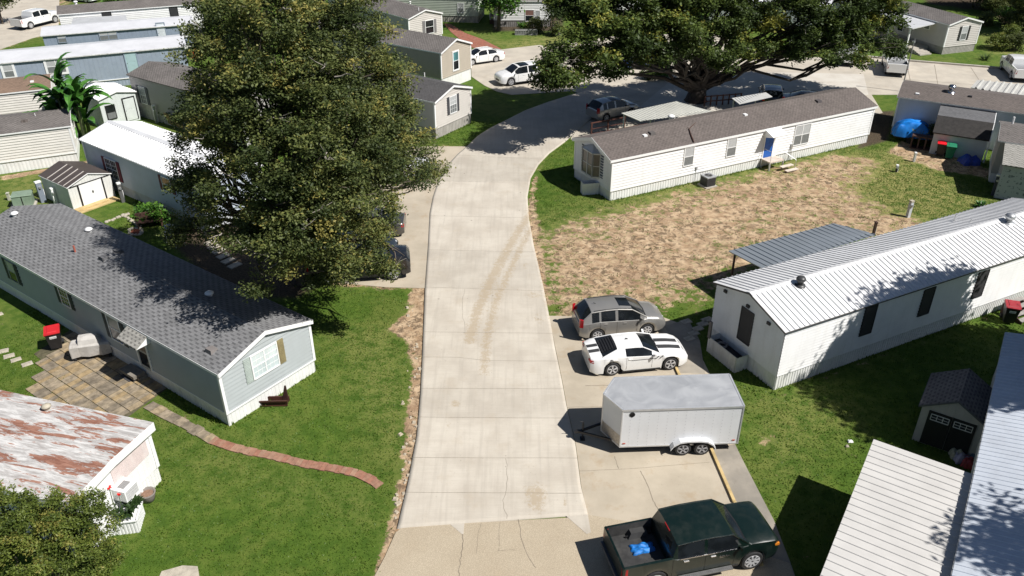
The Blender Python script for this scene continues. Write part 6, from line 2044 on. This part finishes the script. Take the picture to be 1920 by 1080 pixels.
p = G(1761, 292); wheelie_bin('wheelie_bin', 'black bin with vivid red lid beside the green bin', p, R(-25), BB, PM((.7, .01, .02), .4, .1, 3))
p = G(1778, 297); wheelie_bin('wheelie_bin', 'green wheeled bin standing right of a red lidded one', p, R(-25), M['green'], M['green'])

# covered grill
p = G(178, 668)
t = T('covered_grill', 'grill under a weathered pale grey cover on the stone patio', 'grill', (p.x, p.y, .05), R(14))
mb = MB()
n_ = 14
prof = [(-.36, .22), (-.37, .78), (-.3, .86), (-.22, 1.08), (-.08, 1.2), (.14, 1.2), (.26, 1.1), (.32, .85), (.34, .22)]
rs = random.Random(2)
xs_ = [-.92, -.88, -.5, -.48, -.1, .3, .5, .52, .88, .92]
for (xa, xb_) in zip(xs_[:-1], xs_[1:]):
    for j in range(len(prof) - 1):
        def pt(x, j):
            y, z = prof[j]
            low = abs(x) > .49
            if low and z > .9: z = .88
            wob = .02 * math.sin(x * 9 + j * 2) + .015 * math.sin(x * 23 + j)
            e = .96 if abs(x) > .9 else 1
            return (x, y * e + wob, z * (1 if z < .5 else e) + wob * .6)
        mb.poly([pt(xa, j), pt(xb_, j), pt(xb_, j + 1), pt(xa, j + 1)])
for x in (-.92, .92):
    mb.poly([(x, y * .96 + .02 * math.sin(x * 9 + j * 2) + .015 * math.sin(x * 23 + j), min(z, .88) * (1 if z < .5 else .96)) for j, (y, z) in enumerate(prof)])
mb.build('cover', M['grillcover'], t)
mb = MB(); mb.box(-.84, .84, -.28, .28, .1, .22); mb.build('frame', M['black'], t)
for x in (-.78, .78):
    for y in (-.26, .26):
        mb = MB(); mb.lathe([(.01, -.04), (.09, -.04), (.09, .04), (.01, .04)], (0, 0, 0), 'x', 14); w_ = mb.build('wheel', M['rubber'], t); w_.location = (x, y, .09)
# step, mat, dark planter
p = G(258, 700); a1 = R(144.1)
t = T('door_step', 'grey stone step below the front door of the sage home', 'step', (p.x, p.y, 0), a1)
mb = MB(); mb.box(-.75, .6, -.1, .35, .05, .2); mb.box(-.65, .5, -.05, .55, .2, .36); mb.build('tread', PM((.2, .18, .15), .9, .2, 3, dirt=.4), t)
p = G(245, 707)
t = T('door_mat', 'square black rubber mat lying on the stone patio', 'mat', (p.x, p.y, .062), a1)
mb = MB(); mb.box(-.4, .4, -.3, .3, 0, .015)
for i in range(9):
    mb.box(-.36 + i * .09, -.32 + i * .09, -.27, .27, .015, .019)
mb.build('pad', PM((.05, .05, .055), .8, .2, 4), t)
t = T('trough_planter', 'dark brown broken wooden trough leaning by the gable skirting', 'planter', G(515, 757), R(2))
mb = MB(); mb.hexa([(-.62, -.12, 0), (.6, -.12, 0), (.6, .22, 0), (-.62, .22, 0)], [(-.66, -.2, .3), (.64, -.2, .3), (.64, -.14, .3), (-.66, -.14, .3)])
mb.box(-.66, .64, .18, .24, 0, .26); mb.box(-.66, .64, -.22, -.18, .26, .32); mb.box(-.66, .64, -.22, -.19, .02, .07)
mb.build('trough', PM((.06, .022, .016), .5, .25, 3), t)
mb = MB(); mb.hexa([(.3, .15, .0), (.62, .1, .0), (.62, .2, .0), (.35, .25, .0)], [(.5, .2, .85), (.58, .18, .85), (.58, .22, .85), (.52, .24, .85)]); mb.build('bracket', PM((.05, .022, .018), .5, .25, 3), t)

# stepping stones
for i, (px, py, w_, l_) in enumerate(((5, 659, .55, .35), (17, 668, .5, .33), (30, 675, .48, .3), (51, 683, .5, .32), (-2, 590, .4, .3))):
    p = G(px, py)
    t = T('stepping_stone', ('pale slab farthest left of the lawn stones beside the patio', 'pale slab second from left in the lawn row', 'pale slab third from left in the lawn row', 'pale slab nearest to the stone patio edge', 'pale slab alone on the lawn at the left edge')[i], 'paving stone', (p.x, p.y, 0), R(28 + i * 4), 'stepping stones on the left lawn')
    mb = MB(); mb.hexa([(-w_ / 2, -l_ / 2, 0), (w_ / 2, -l_ / 2, 0), (w_ / 2, l_ / 2, 0), (-w_ / 2, l_ / 2, 0)], [(-w_ / 2 + .02, -l_ / 2 + .02, .05), (w_ / 2 - .02, -l_ / 2 + .02, .05), (w_ / 2 - .02, l_ / 2 - .02, .05), (-w_ / 2 + .02, l_ / 2 - .02, .05)])
    mb.build('slab', M['stone'], t)
p = G(332, 1082)
t = T('concrete_slab', 'pale concrete slab cut by the bottom edge of the lawn', 'slab', (p.x, p.y, 0), R(20)); mb = MB(); mb.prism([(-.9, -.7), (.8, -.9), (.7, .2), (.2, .42), (-.5, .4)], 0, .06); mb.build('slab', M['stone'], t)
for i, (px, py) in enumerate(((1292, 636), (1300, 626), (1308, 617), (1286, 604), (1318, 608), (1326, 600))):
    p = G(px, py)
    t = T('paving_block', 'dark shaded paver in the strip beside the metal roofed home', 'paver', (p.x, p.y, 0), R(28), 'pavers beside the metal roofed home')
    mb = MB(); mb.hexa([(-.3, -.2, 0), (.3, -.2, 0), (.3, .2, 0), (-.3, .2, 0)], [(-.28, -.18, .06), (.28, -.18, .06), (.28, .18, .06), (-.28, .18, .06)]); mb.build('block', M['stone'], t)

# stones edging the little flower beds
EDG = None
pts = []
for a, b_ in (((200, 417), (240, 402)), ((232, 404), (264, 425))):
    for k in range(9):
        pts.append((lerp(a[0], b_[0], k / 8), lerp(a[1], b_[1], k / 8)))
for k in range(12):
    an = 2 * math.pi * k / 12
    pts.append((254 + 12 * math.cos(an), 435 + 6.5 * math.sin(an)))
rs = random.Random(8)
for k, (px, py) in enumerate(pts):
    p = G(px, py)
    if EDG is None:
        EDG = T('edging_stone', 'pale rough stone in the flower bed edging behind the slate roofed home', 'stone', (p.x, p.y, 0), 0, 'stones edging the flower beds')
        mb = MB(); mb.lathe([(.01, -.02), (.13, 0), (.14, .06), (.09, .11), (.01, .12)], n=7); mb.build('rock', M['stone'], EDG)
    else:
        again(EDG, (p.x + rs.uniform(-.05, .05), p.y + rs.uniform(-.05, .05), 0), rs.uniform(0, 6), EDG['label'], None, (rs.uniform(.7, 1.2), rs.uniform(.7, 1.1), rs.uniform(.7, 1.1)))
sheet('mulch_bed', [(244, 436), (250, 430), (260, 430), (265, 435), (258, 441), (249, 441)], PM((.16, .04, .02), .9, .3, 8), .03, .03)
# utility boxes by the white shed
p = G(47, 384)
t = T('utility_cabinet', 'green utility cabinet on a pad beside the white shed', 'cabinet', (p.x, p.y, 0), R(20))
UG = PM((.2, .27, .2), .5, .1, 3, dirt=.2)
mb = MB(); mb.box(-.6, .6, -.45, .45, .1, .8); mb.hexa([(-.64, -.49, .8), (.64, -.49, .8), (.64, .49, .8), (-.64, .49, .8)], [(-.6, -.45, .87), (.6, -.45, .87), (.6, .45, .87), (-.6, .45, .87)]); mb.build('cabinet', UG, t)
mb = MB(); mb.box(-.8, .75, -.7, .65, 0, .1); mb.build('pad', M['concrete'], t)
mb = MB(); mb.box(-.03, .03, -.462, -.45, .15, .78); mb.build('door_seam', M['black'], t)
def pedestal(label, px, py, h, w_, rz, m1, m2, meter=True, cat='meter post', group=None, lean=0):
    p = G(px, py)
    t = T('meter_post', label, cat, (p.x, p.y, 0), R(rz), group)
    t.rotation_euler = (0, R(lean), R(rz))
    mb = MB(); mb.box(-w_ / 2, w_ / 2, -.1, .1, 0, h); mb.build('post', m1, t)
    mb = MB(); mb.box(-w_ / 2 - .02, w_ / 2 + .02, -.12, .12, h * .96, h + .05); mb.build('cap', m2, t)
    if meter:
        mb = MB(); mb.lathe([(.01, -.2), (.08, -.2), (.1, -.1), (.1, -.05)], (0, 0, h * .75), 'y', 14); mb.build('meter', M['galv'], t)
    mb = MB(); mb.tube([(w_ / 2 + .04, 0, 0), (w_ / 2 + .04, 0, h * .6)], .025, 6); mb.build('conduit', M['trimwhite'], t)
pedestal('grey meter board with round meters beside the green cabinet', 82, 379, 1.5, .35, 50, PM((.2, .23, .28), .6), M['trimwhite'])
pedestal('second white capped meter board touching the white shed', 106, 384, 1.2, .2, 50, M['trimwhite'], M['trimwhite'])
pedestal('small beige utility post left of the green cabinet', 18, 375, .5, .14, 10, PM((.45, .45, .36), .6), PM((.45, .45, .36), .6), False, 'utility post')
pedestal('white topped post in front of the maroon shuttered window', 231, 379, 1.4, .2, 40, PM((.1, .1, .1), .7), M['trimwhite'])
pedestal('white topped post by the corner of the grey shaded home', 294, 230, 1.5, .2, 40, M['galv'], M['trimwhite'])
pedestal('slim white meter post standing alone on the bare lot edge', 1702, 407, 1.15, .22, 20, PM((.5, .52, .55), .5), PM((.42, .38, .3), .6))
pedestal('small black and white utility stub on the grass of the lot', 1680, 322, .5, .12, -10, M['black'], M['trimwhite'], True, 'utility stub')
pedestal('dark meter board by the house wrapped addition', 1862, 366, 1.5, .3, -28, PM((.05, .06, .08), .6), M['trimwhite'])
pedestal('white tap post on the sand before the blue tarp', 1713, 303, .7, .12, 0, M['trimdirty'], M['trimwhite'], False, 'tap post')
pedestal('dark timber post behind the ribbed patio cover', 1637, 441, .9, .12, 0, M['darkwood'], M['darkwood'], False, 'post')
p = G(328, 240)
t = T('plywood_sheet', 'brown plywood boards leaning against the grey shaded home', 'board', (p.x, p.y, 0), R(145)); mb = MB(); mb.hexa([(-1, -.3, 0), (1, -.3, 0), (1, -.22, 0), (-1, -.22, 0)], [(-1, .1, 1.2), (1, .1, 1.2), (1, .18, 1.2), (-1, .18, 1.2)]); mb.build('panel', M['wood'], t)
# air conditioner unit by the long white home
p = G(1326, 348)
t = T('condenser_unit', 'black air conditioning condenser with grey top beside the white skirting', 'air conditioner', (p.x, p.y, 0), R(27.5))
mb = MB(); mb.box(-.5, .5, -.5, .5, 0, .08); mb.build('pad', M['concrete'], t)
mb = MB(); mb.box(-.38, .38, -.38, .38, .08, .72)
for i in range(10):
    mb.box(-.39, .39, -.39, .39, .12 + i * .058, .14 + i * .058)
mb.build('casing', PM((.03, .03, .032), .5, .2, 5), t)
mb = MB(); mb.box(-.41, .41, -.41, .41, .72, .8); mb.build('top', PM((.3, .31, .32), .5, .1, 4), t)
mb = MB(); mb.lathe([(.3, .8), (.3, .815), (.26, .815), (.26, .803)], n=24); mb.lathe([(.01, .802), (.26, .802), (.26, .806), (.01, .806)], n=24, m=1)
for k in range(6):
    a = k * math.pi / 6; mb.bar((math.cos(a) * .28, math.sin(a) * .28, .818), (-math.cos(a) * .28, -math.sin(a) * .28, .818), .012, .012)
mb.build('fan_grille', [PM((.2, .2, .2), .5), M['black']], t)
# white box bin at the corner of the long white home
p = G(1105, 362)
t = T('storage_box', 'open white box standing against the left gable skirting', 'box', (p.x, p.y, 0), R(10))
mb = MB(); w_, d_, h_ = 1.15, .6, .85
mb.box(-w_ / 2, w_ / 2, -d_ / 2, -d_ / 2 + .04, 0, h_); mb.box(-w_ / 2, w_ / 2, d_ / 2 - .04, d_ / 2, 0, h_); mb.box(-w_ / 2, -w_ / 2 + .04, -d_ / 2 + .04, d_ / 2 - .04, 0, h_); mb.box(w_ / 2 - .04, w_ / 2, -d_ / 2 + .04, d_ / 2 - .04, 0, h_)
mb.build('side', M['white2'], t); mb = MB(); mb.box(-w_ / 2 + .05, w_ / 2 - .05, -d_ / 2 + .05, d_ / 2 - .05, 0, .6); mb.build('contents', M['black'], t)
# steps at the blue door
p = h2.Mw @ Vector((h2.uz('a', 1440, 270)[0], 0, 0))
t = T('door_steps', 'white landing and loose timber steps below the blue door', 'steps', (p.x, p.y, 0), R(27.5))
mb = MB(); mb.box(-.5, .9, -1.0, -.02, .62, .7); mb.build('landing', PM((.55, .47, .4), .8, .1, 2), t)
for x in (-.45, .85):
    for y in (-.95, -.1):
        mb = MB(); mb.box(x - .05, x + .05, y - .05, y + .05, 0, .62); mb.build('leg', M['galv'], t)
for i, (x, y, z) in enumerate(((.9, -1.35, .3), (1.0, -1.8, .12))):
    mb = MB(); mb.hexa([(x - .6, y - .15, z), (x + .55, y - .15, z), (x + .55, y + .15, z), (x - .6, y + .15, z)], [(x - .6, y - .15, z + .06), (x + .55, y - .15, z + .06), (x + .55, y + .15, z + .06), (x - .6, y + .15, z + .06)]); mb.build('tread', PM((.6, .52, .44), .8, .15, 2), t)
mb = MB(); mb.tube([(-.45, -.95, .7), (-.45, -.95, 1.5), (-.45, -.1, 1.5)], .02, 6); mb.tube([(.85, -.95, .7), (.85, -.95, 1.3), (1.4, -1.7, .8), (1.4, -1.7, .0)], .02, 6); mb.build('railing', M['galv'], t)
u, _ = h2.uz('a', 1480, 290)
mb = MB(); mb.M = h2.frame('a'); mb.box(u - .08, u + .08, 0, .12, 1.0, 1.35); mb.tube([(u - .15, .1, 1.0), (u - .3, .15, 0)], .025, 6); mb.tube([(u + .05, .06, 1.0), (u + .05, .06, 0)], .025, 6); mb.build('meter_riser', M['galv'], h2.root)
u, _ = h2.uz('a', 1303, 330)
mb = MB(); mb.M = h2.frame('a'); mb.box(u - .07, u + .07, 0, .1, 1.0, 1.2); mb.tube([(u, .05, 1.0), (u, .05, .1)], .02, 6); mb.build('disconnect_box', M['galv'], h2.root)
# hose bay at the metal roofed home
c_ = [G(1356, 705), G(1402, 712)]
t = T('skirting_bay', 'low white corrugated bay with a coiled hose at the gable end', 'bay', (0, 0, 0), 0)
t.location = (h3.Mw @ Vector((0, 3.0, 0)))[:]; t.rotation_euler = (0, 0, R(26.6))
mb = MB()
profiled(mb, (-.75, -1.1, 0), (0, 1, 0), (0, 0, 1), (-1, 0, 0), [(0, 0), (2.1, 0), (2.1, .85), (0, .85)], 0, corr_bps(0, 2.1, .16, .016))
mb.box(-.75, -.72, -1.1, 1.0, 0, .86)
profiled(mb, (-.75, -1.1, 0), (1, 0, 0), (0, 0, 1), (0, -1, 0), [(0, 0), (.72, 0), (.72, .85), (0, .85)], 0, corr_bps(0, .8, .16, .016))
mb.box(-.75, 0, .98, 1.0, 0, .85)
mb.build('panel', M['white2'], t)
mb = MB(); mb.box(-.8, -.72, .85, 1.02, .8, 1.75); mb.build('board', PM((.14, .13, .12), .8, .2, 3), t)
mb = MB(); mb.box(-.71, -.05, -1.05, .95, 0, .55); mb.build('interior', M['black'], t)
p = h3.Mw @ Vector((-.42, 3.3, .6))
t = T('garden_hose', 'coiled grey hose lying in the low white skirting bay', 'hose', p, 0)
mb = MB(); pts = [(.22 * math.cos(a), .22 * math.sin(a), .02 + a * .006) for a in np.linspace(0, 6.28 * 3, 50)]; mb.tube(pts, .03, 6); mb.build('coil', PM((.25, .23, .22), .6, .2, 4), t)
# grey steps at the right edge
p = G(1905, 598)
t = T('entry_steps', 'grey timber entry steps behind the shaded bin, right edge', 'steps', (p.x, p.y, 0), R(26.6))
for i in range(4):
    mb = MB(); mb.box(-.3, 1.1, -.5 + i * .32, -.22 + i * .32, .18 * (i + 1) - .04, .18 * (i + 1)); mb.build('tread', PM((.3, .28, .26), .8, .2, 3), t)
for x in (-.3, 1.05):
    mb = MB(); mb.hexa([(x, -.5, 0), (x + .05, -.5, 0), (x + .05, .75, 0), (x, .75, 0)], [(x, -.5, .12), (x + .05, -.5, .12), (x + .05, .75, .67), (x, .75, .67)]); mb.build('stringer', M['darkwood'], t)
# pot, planter with cannas
p = G(280, 938)
t = T('flower_pot', 'large empty grey stone pot at the corner of the rusty roofed home', 'pot', (p.x, p.y, 0), 0)
mb = MB(); mb.lathe([(.15, 0), (.2, .02), (.27, .25), (.3, .36), (.32, .42), (.26, .42), (.24, .34), (.01, .3)], n=24); mb.build('pot', PM((.2, .175, .155), .9, .12, 4, bump=.2), t, smooth=True)
mb = MB(); mb.lathe([(.01, .34), (.24, .34), (.01, .36)], n=16); mb.build('soil', PM((.2, .12, .08), .95, .2, 6), t)
p = G(262, 998)
t = T('planter_box', 'white ribbed raised planter full of leafy plants and red cannas', 'planter', (p.x, p.y, 0), R(190))
mb = MB()
for (O_, du, n__, ww) in (((0, 0, 0), (-1, 0, 0), (0, 1, 0), 0),):
    pass
wl, wd, wh = 2.2, .95, .62
profiled(mb, (0, 0, 0), (1, 0, 0), (0, 0, 1), (0, 1, 0), [(0, 0), (wl, 0), (wl, wh), (0, wh)], 0, corr_bps(0, wl, .12, .015))
profiled(mb, (0, 0, 0), (0, -1, 0), (0, 0, 1), (-1, 0, 0), [(0, 0), (wd, 0), (wd, wh), (0, wh)], 0, corr_bps(0, wd, .12, .015))
mb.box(0, wl, -wd, -.01, 0, wh - .03)
mb.bar((-.02, .02, wh), (wl, .02, wh), .08, .05); mb.bar((-.02, .02, wh), (-.02, -wd, wh), .08, .05)
mb.build('box', M['white'], t)
rs = random.Random(12)
mb = MB()
for k in range(16):
    blades(mb, 7, .5, .12, (.2, 1.3), rs, (rs.uniform(.1, 2.0), rs.uniform(-.85, -.1), wh - .05 + rs.uniform(0, .35)), .5, 4)
mb.build('leaf', leaf_mat((.03, .06, .015), (.09, .14, .03), (.2, .17, .05)), t)
for k, (x, y, h_) in enumerate(((.75, -.5, 1.25), (.45, -.35, .95))):
    mb = MB(); mb.tube([(x, y, wh), (x + .03, y, wh + h_ * .5), (x, y - .02, wh + h_)], [.02, .015, .01], 6); mb.build('stem', PM((.06, .1, .03), .6), t)
    mb = MB(); blades(mb, 8, .13, .07, (.2, 1.4), rs, (x, y - .02, wh + h_), .4, 3); mb.build('flower', PM((.7, .015, .01), .5, .1, 5), t)
# tarp covered things
pA = G(1700, 266)
bt = cloth_lump('tarp_cover', 'bright blue tarpaulin draped over a small boat by the blue grey home', 'tarpaulin', Matrix.Translation((pA.x + .3, pA.y + .3, .5)) @ Matrix.Rotation(R(-22), 4, 'Z'), M['tarp'], 2.7, 1.7, 1.1, 30, .16, 3, 4.0)
t = T('boat_trailer', 'dark low trailer frame beneath the blue tarpaulin', 'trailer', (pA.x + .3, pA.y + .3, 0), R(-22))
mb = MB(); mb.box(-1.2, 1.2, -.6, .6, .35, .5); mb.bar((1.2, 0, .5), (2.1, -.1, .45), .08); mb.build('frame', M['black'], t)
for s in (-1, 1):
    mb = MB(); mb.lathe([(.01, -.08), (.28, -.08), (.28, .08), (.01, .08)], (0, 0, 0), 'y', 18); w_ = mb.build('wheel', M['rubber'], t); w_.location = (0, s * .78, .28)
pB = G(1817, 306)
cloth_lump('tarp_bundle', 'dark blue tarpaulin bundle heaped at the foot of the lean to', 'tarpaulin', Matrix.Translation((pB.x, pB.y, 0)), M['tarp2'], 1.3, 1.1, .55, 26, .35, 6, 5.0)
# bins' dark lean box and hedge
p = G(1748, 288)
t = T('wood_rack', 'dark brown rack of boards behind the red lidded bin', 'rack', (p.x, p.y + .9, 0), R(-27)); mb = MB(); mb.box(-1.3, 1.4, -.4, .4, 0, .1)
for k in range(6):
    mb.box(-1.3 + k * .5, -1.2 + k * .5, -.4, .4, .1, 1.0)
mb.box(-1.3, 1.4, -.35, .35, .95, 1.05); mb.build('boards', M['darkwood'], t)
b_ = G(1757, 275)
bush('hedge_bush', 'yellow green hedge plant spilling between blue tarp and lean to roof', (b_.x, b_.y + .8, 0), [((-1.2, 0, .9), .55), ((-.5, .1, 1.05), .55), ((.2, .1, 1.1), .5), ((.9, .1, 1.05), .5), ((-1.4, -.3, .45), .45)], leaf_mat((.06, .08, .015), (.16, .18, .03), (.28, .24, .05)), 12, .16, 12, .16, 31)
# bags heap by the garden shed
rs = random.Random(3)
for i, (px, py, m_, lb) in enumerate(((1801, 864, PM((.32, .3, .38), .5, .3, 9), 'pale patterned bag in the pile by the shed'), (1813, 872, PM((.3, .03, .03), .5, .3, 9), 'dark red bag in the pile between shed and carport'), (1828, 867, PM((.12, .17, .2), .5, .3, 9), 'blue grey bag nearest the metal roof in the pile'), (1793, 856, PM((.35, .34, .25), .6, .2, 9), 'small cream bag at the shed doors'))):
    p = G(px, py)
    cloth_lump('bag', lb, 'bag', Matrix.Translation((p.x, p.y, 0)) @ Matrix.Rotation(i, 4, 'Z'), m_, .55, .45, .35, 16, .25, 20 + i, group='bags heaped by the shed')
for i, (px, py) in enumerate(((1594, 829), (1588, 838))):
    p = G(px, py)
    cloth_lump('litter', ('white scrap of litter on the right lawn', 'small cream scrap of litter below the white one')[i], 'litter', Matrix.Translation((p.x, p.y, .03)), M['trimwhite'] if i == 0 else M['stone'], .22 - .08 * i, .16 - .05 * i, .07, 10, .3, 30 + i)
# chairs under the tree
cf = PM((.4, .48, .6), .6, .1, 3)
p = G(322, 452)
t = T('patio_chair', 'pale blue sling patio chair nearer the shrub bed, under the tree', 'chair', (p.x, p.y, 0), R(20), 'patio chairs under the tree')
mb = MB(); mb.box(-.27, .27, -.25, .25, .42, .45); mb.build('seat', cf, t)
mb = MB(); mb.hexa([(-.27, .22, .45), (.27, .22, .45), (.27, .26, .45), (-.27, .26, .45)], [(-.27, .42, 1.0), (.27, .42, 1.0), (.27, .45, 1.0), (-.27, .45, 1.0)]); mb.build('backrest', cf, t)
for x in (-.28, .28):
    for y in (-.25, .25):
        mb = MB(); mb.tube([(x, y, 0), (x, y, .62)], .016, 6); mb.build('leg', M['trimwhite'], t)
    mb = MB(); mb.tube([(x, -.27, .62), (x, .3, .64)], .02, 6); mb.build('armrest', M['trimwhite'], t)
p = G(337, 460); again(t, (p.x, p.y, 0), R(35), 'pale blue sling patio chair beside the other, closer to the house', None)
for i, (px, py) in enumerate(((395, 455), (402, 463), (410, 471), (419, 480), (428, 489), (440, 498))):
    p = G(px, py)
    t = T('paving_block', 'worn stone slab in the path under the big tree', 'paver', (p.x, p.y, 0), R(-38), 'slabs of the path under the tree')
    mb = MB(); mb.hexa([(-.25, -.4, 0), (.25, -.4, 0), (.25, .4, 0), (-.25, .4, 0)], [(-.23, -.38, .05), (.23, -.38, .05), (.23, .38, .05), (-.23, .38, .05)]); mb.build('block', M['stone'], t)
p = G(283, 425)
t = T('garden_bench', 'dark brown bench among shrubs by the white metal roofed home', 'bench', (p.x, p.y, 0), R(20)); mb = MB(); mb.box(-.8, .8, -.25, .25, .4, .46); mb.build('seat', M['darkwood'], t)
mb = MB(); mb.box(-.8, .8, .22, .28, .46, .95); mb.build('backrest', M['darkwood'], t)
for x in (-.7, .7):
    mb = MB(); mb.box(x - .04, x + .04, -.22, .22, 0, .4); mb.build('leg', M['darkwood'], t)
# orange barrel
p = G(366, 108)
t = T('traffic_drum', 'orange plastic drum at the end of the blue home', 'drum', (p.x, p.y, 0), 0)
mb = MB(); mb.lathe([(.35, 0), (.35, .06), (.28, .08), (.27, .5), (.24, .52), (.23, .95), (.01, 1.0)], n=18); mb.build('body', PM((.7, .1, .02), .5, .1, 3), t)
# utility pole
p = G(1690, 172)
t = T('utility_pole', 'thin grey pole rising behind the brown roof beside the pickup', 'pole', (p.x, p.y, 0), 0)
mb = MB(); mb.tube([(0, 0, 0), (0.05, 0, 5.0)], [.06, .045], 8); mb.build('shaft', PM((.2, .2, .2), .7, .2, 3), t)
mb = MB(); mb.box(-.12, .15, -.05, .05, 4.6, 4.8); mb.build('bracket', M['galv'], t)
# brown porch rail by the curve
p = G(1100, 262)
t = T('deck_rail', 'red brown timber rail and ramp behind the left end of the brown roof', 'railing', (p.x + .4, p.y + .5, 0), R(27))
for x in (0, 1.6, 3.2):
    mb = MB(); mb.box(x - .05, x + .05, -.05, .05, 0, 1.3); mb.build('post', M['reddeck'], t)
mb = MB(); mb.box(-.1, 3.3, -.04, .04, 1.2, 1.28); mb.box(-.1, 3.3, -.03, .03, .7, .76); mb.build('rail', M['reddeck'], t)
mb = MB(); mb.box(-.1, 5.5, -1.4, -.1, .3, .4); mb.build('deck', M['reddeck'], t)
p = G(1320, 200)
t = T('deck_rail', 'low red brown timber fence at the foot of the oak trunk', 'railing', (p.x, p.y, 0), R(14))
for k in range(7):
    mb = MB(); mb.box(k * .6 - .05, k * .6 + .05, -.05, .05, 0, 1.0); mb.build('post', M['reddeck'], t)
mb = MB(); mb.box(-.1, 3.7, .05, .1, .85, .95); mb.box(-.1, 3.7, .05, .1, .4, .5); mb.build('rail', M['reddeck'], t)
# rocks by the far porch
ROCK = None
for k in range(9):
    p = G(1725 + k * 5.5 + rs.uniform(-2, 2), 90 + rs.uniform(-2, 3))
    if ROCK is None:
        ROCK = T('rock', 'tan rock in the heap beside the porch steps', 'rock', (p.x, p.y, 0), 0, 'rocks beside the porch steps')
        mb = MB(); mb.lathe([(.01, 0), (.35, .02), (.38, .15), (.25, .3), (.01, .33)], n=8); mb.build('rock_body', M['stone'], ROCK)
    else:
        again(ROCK, (p.x, p.y, 0), rs.uniform(0, 6), ROCK['label'], None, rs.uniform(.6, 1.1))
# rubble bits along the left edge of the road
RB = None
for k in range(46):
    py = rs.uniform(575, 985)
    xl = np.interp(py, [540, 651, 740, 818, 902, 992], [797, 792.8, 788.5, 781.7, 766, 745])
    p = G(xl - rs.uniform(2, 34) * (1 if py < 850 else .5), py)
    if RB is None:
        RB = T('rubble_stone', 'chunk of pale rubble in the dirt strip along the road', 'stone', (p.x, p.y, 0), 0, 'rubble along the left road edge')
        mb = MB(); mb.hexa([(-.09, -.06, -.01), (.08, -.07, -.01), (.1, .06, -.01), (-.07, .08, -.01)], [(-.05, -.04, .05), (.05, -.04, .06), (.06, .04, .04), (-.04, .05, .05)]); mb.build('chunk', PM((.42, .36, .27), .9, .2, 6), RB)
    else:
        again(RB, (p.x, p.y, 0), rs.uniform(0, 6), RB['label'], None, rs.uniform(.5, 1.4))
# ------------------------------------------------------------------ camera, light, sky
cam = bpy.data.cameras.new('camera')
co = bpy.data.objects.new('camera', cam)
C.objects.link(co)
co.location = (0, 0, CH)
co.rotation_euler = (math.pi / 2 - PITCH, 0, 0)
cam.sensor_width = 36
cam.lens = 36 * F / 1920
cam.clip_end = 5000
sc.camera = co
SUN_AZ, SUN_EL = R(-26.0), R(50.3)
sl = bpy.data.lights.new('sun', 'SUN')
sl.energy = 5.0
sl.angle = R(.5)
sl.color = (1, .965, .92)
so = bpy.data.objects.new('sun', sl)
C.objects.link(so)
d = Vector((math.cos(SUN_AZ) * math.cos(SUN_EL), math.sin(SUN_AZ) * math.cos(SUN_EL), math.sin(SUN_EL)))
so.rotation_euler = (-d).to_track_quat('-Z', 'Y').to_euler()
so.location = (30, -20, 60)
w = bpy.data.worlds.new('World')
sc.world = w
w.use_nodes = True
nt = w.node_tree
sky = nt.nodes.new('ShaderNodeTexSky')
sky.sky_type = 'NISHITA'
sky.sun_disc = False
sky.sun_elevation = SUN_EL
sky.sun_rotation = R(90) - SUN_AZ
sky.air_density = .75
sky.dust_density = .4
nt.links.new(sky.outputs[0], nt.nodes['Background'].inputs[0])
nt.nodes['Background'].inputs[1].default_value = .05
vs = sc.view_settings
vs.view_transform = 'Standard'
vs.look = 'None'
vs.gamma = 1
vs.use_curve_mapping = False
vs.exposure = .36
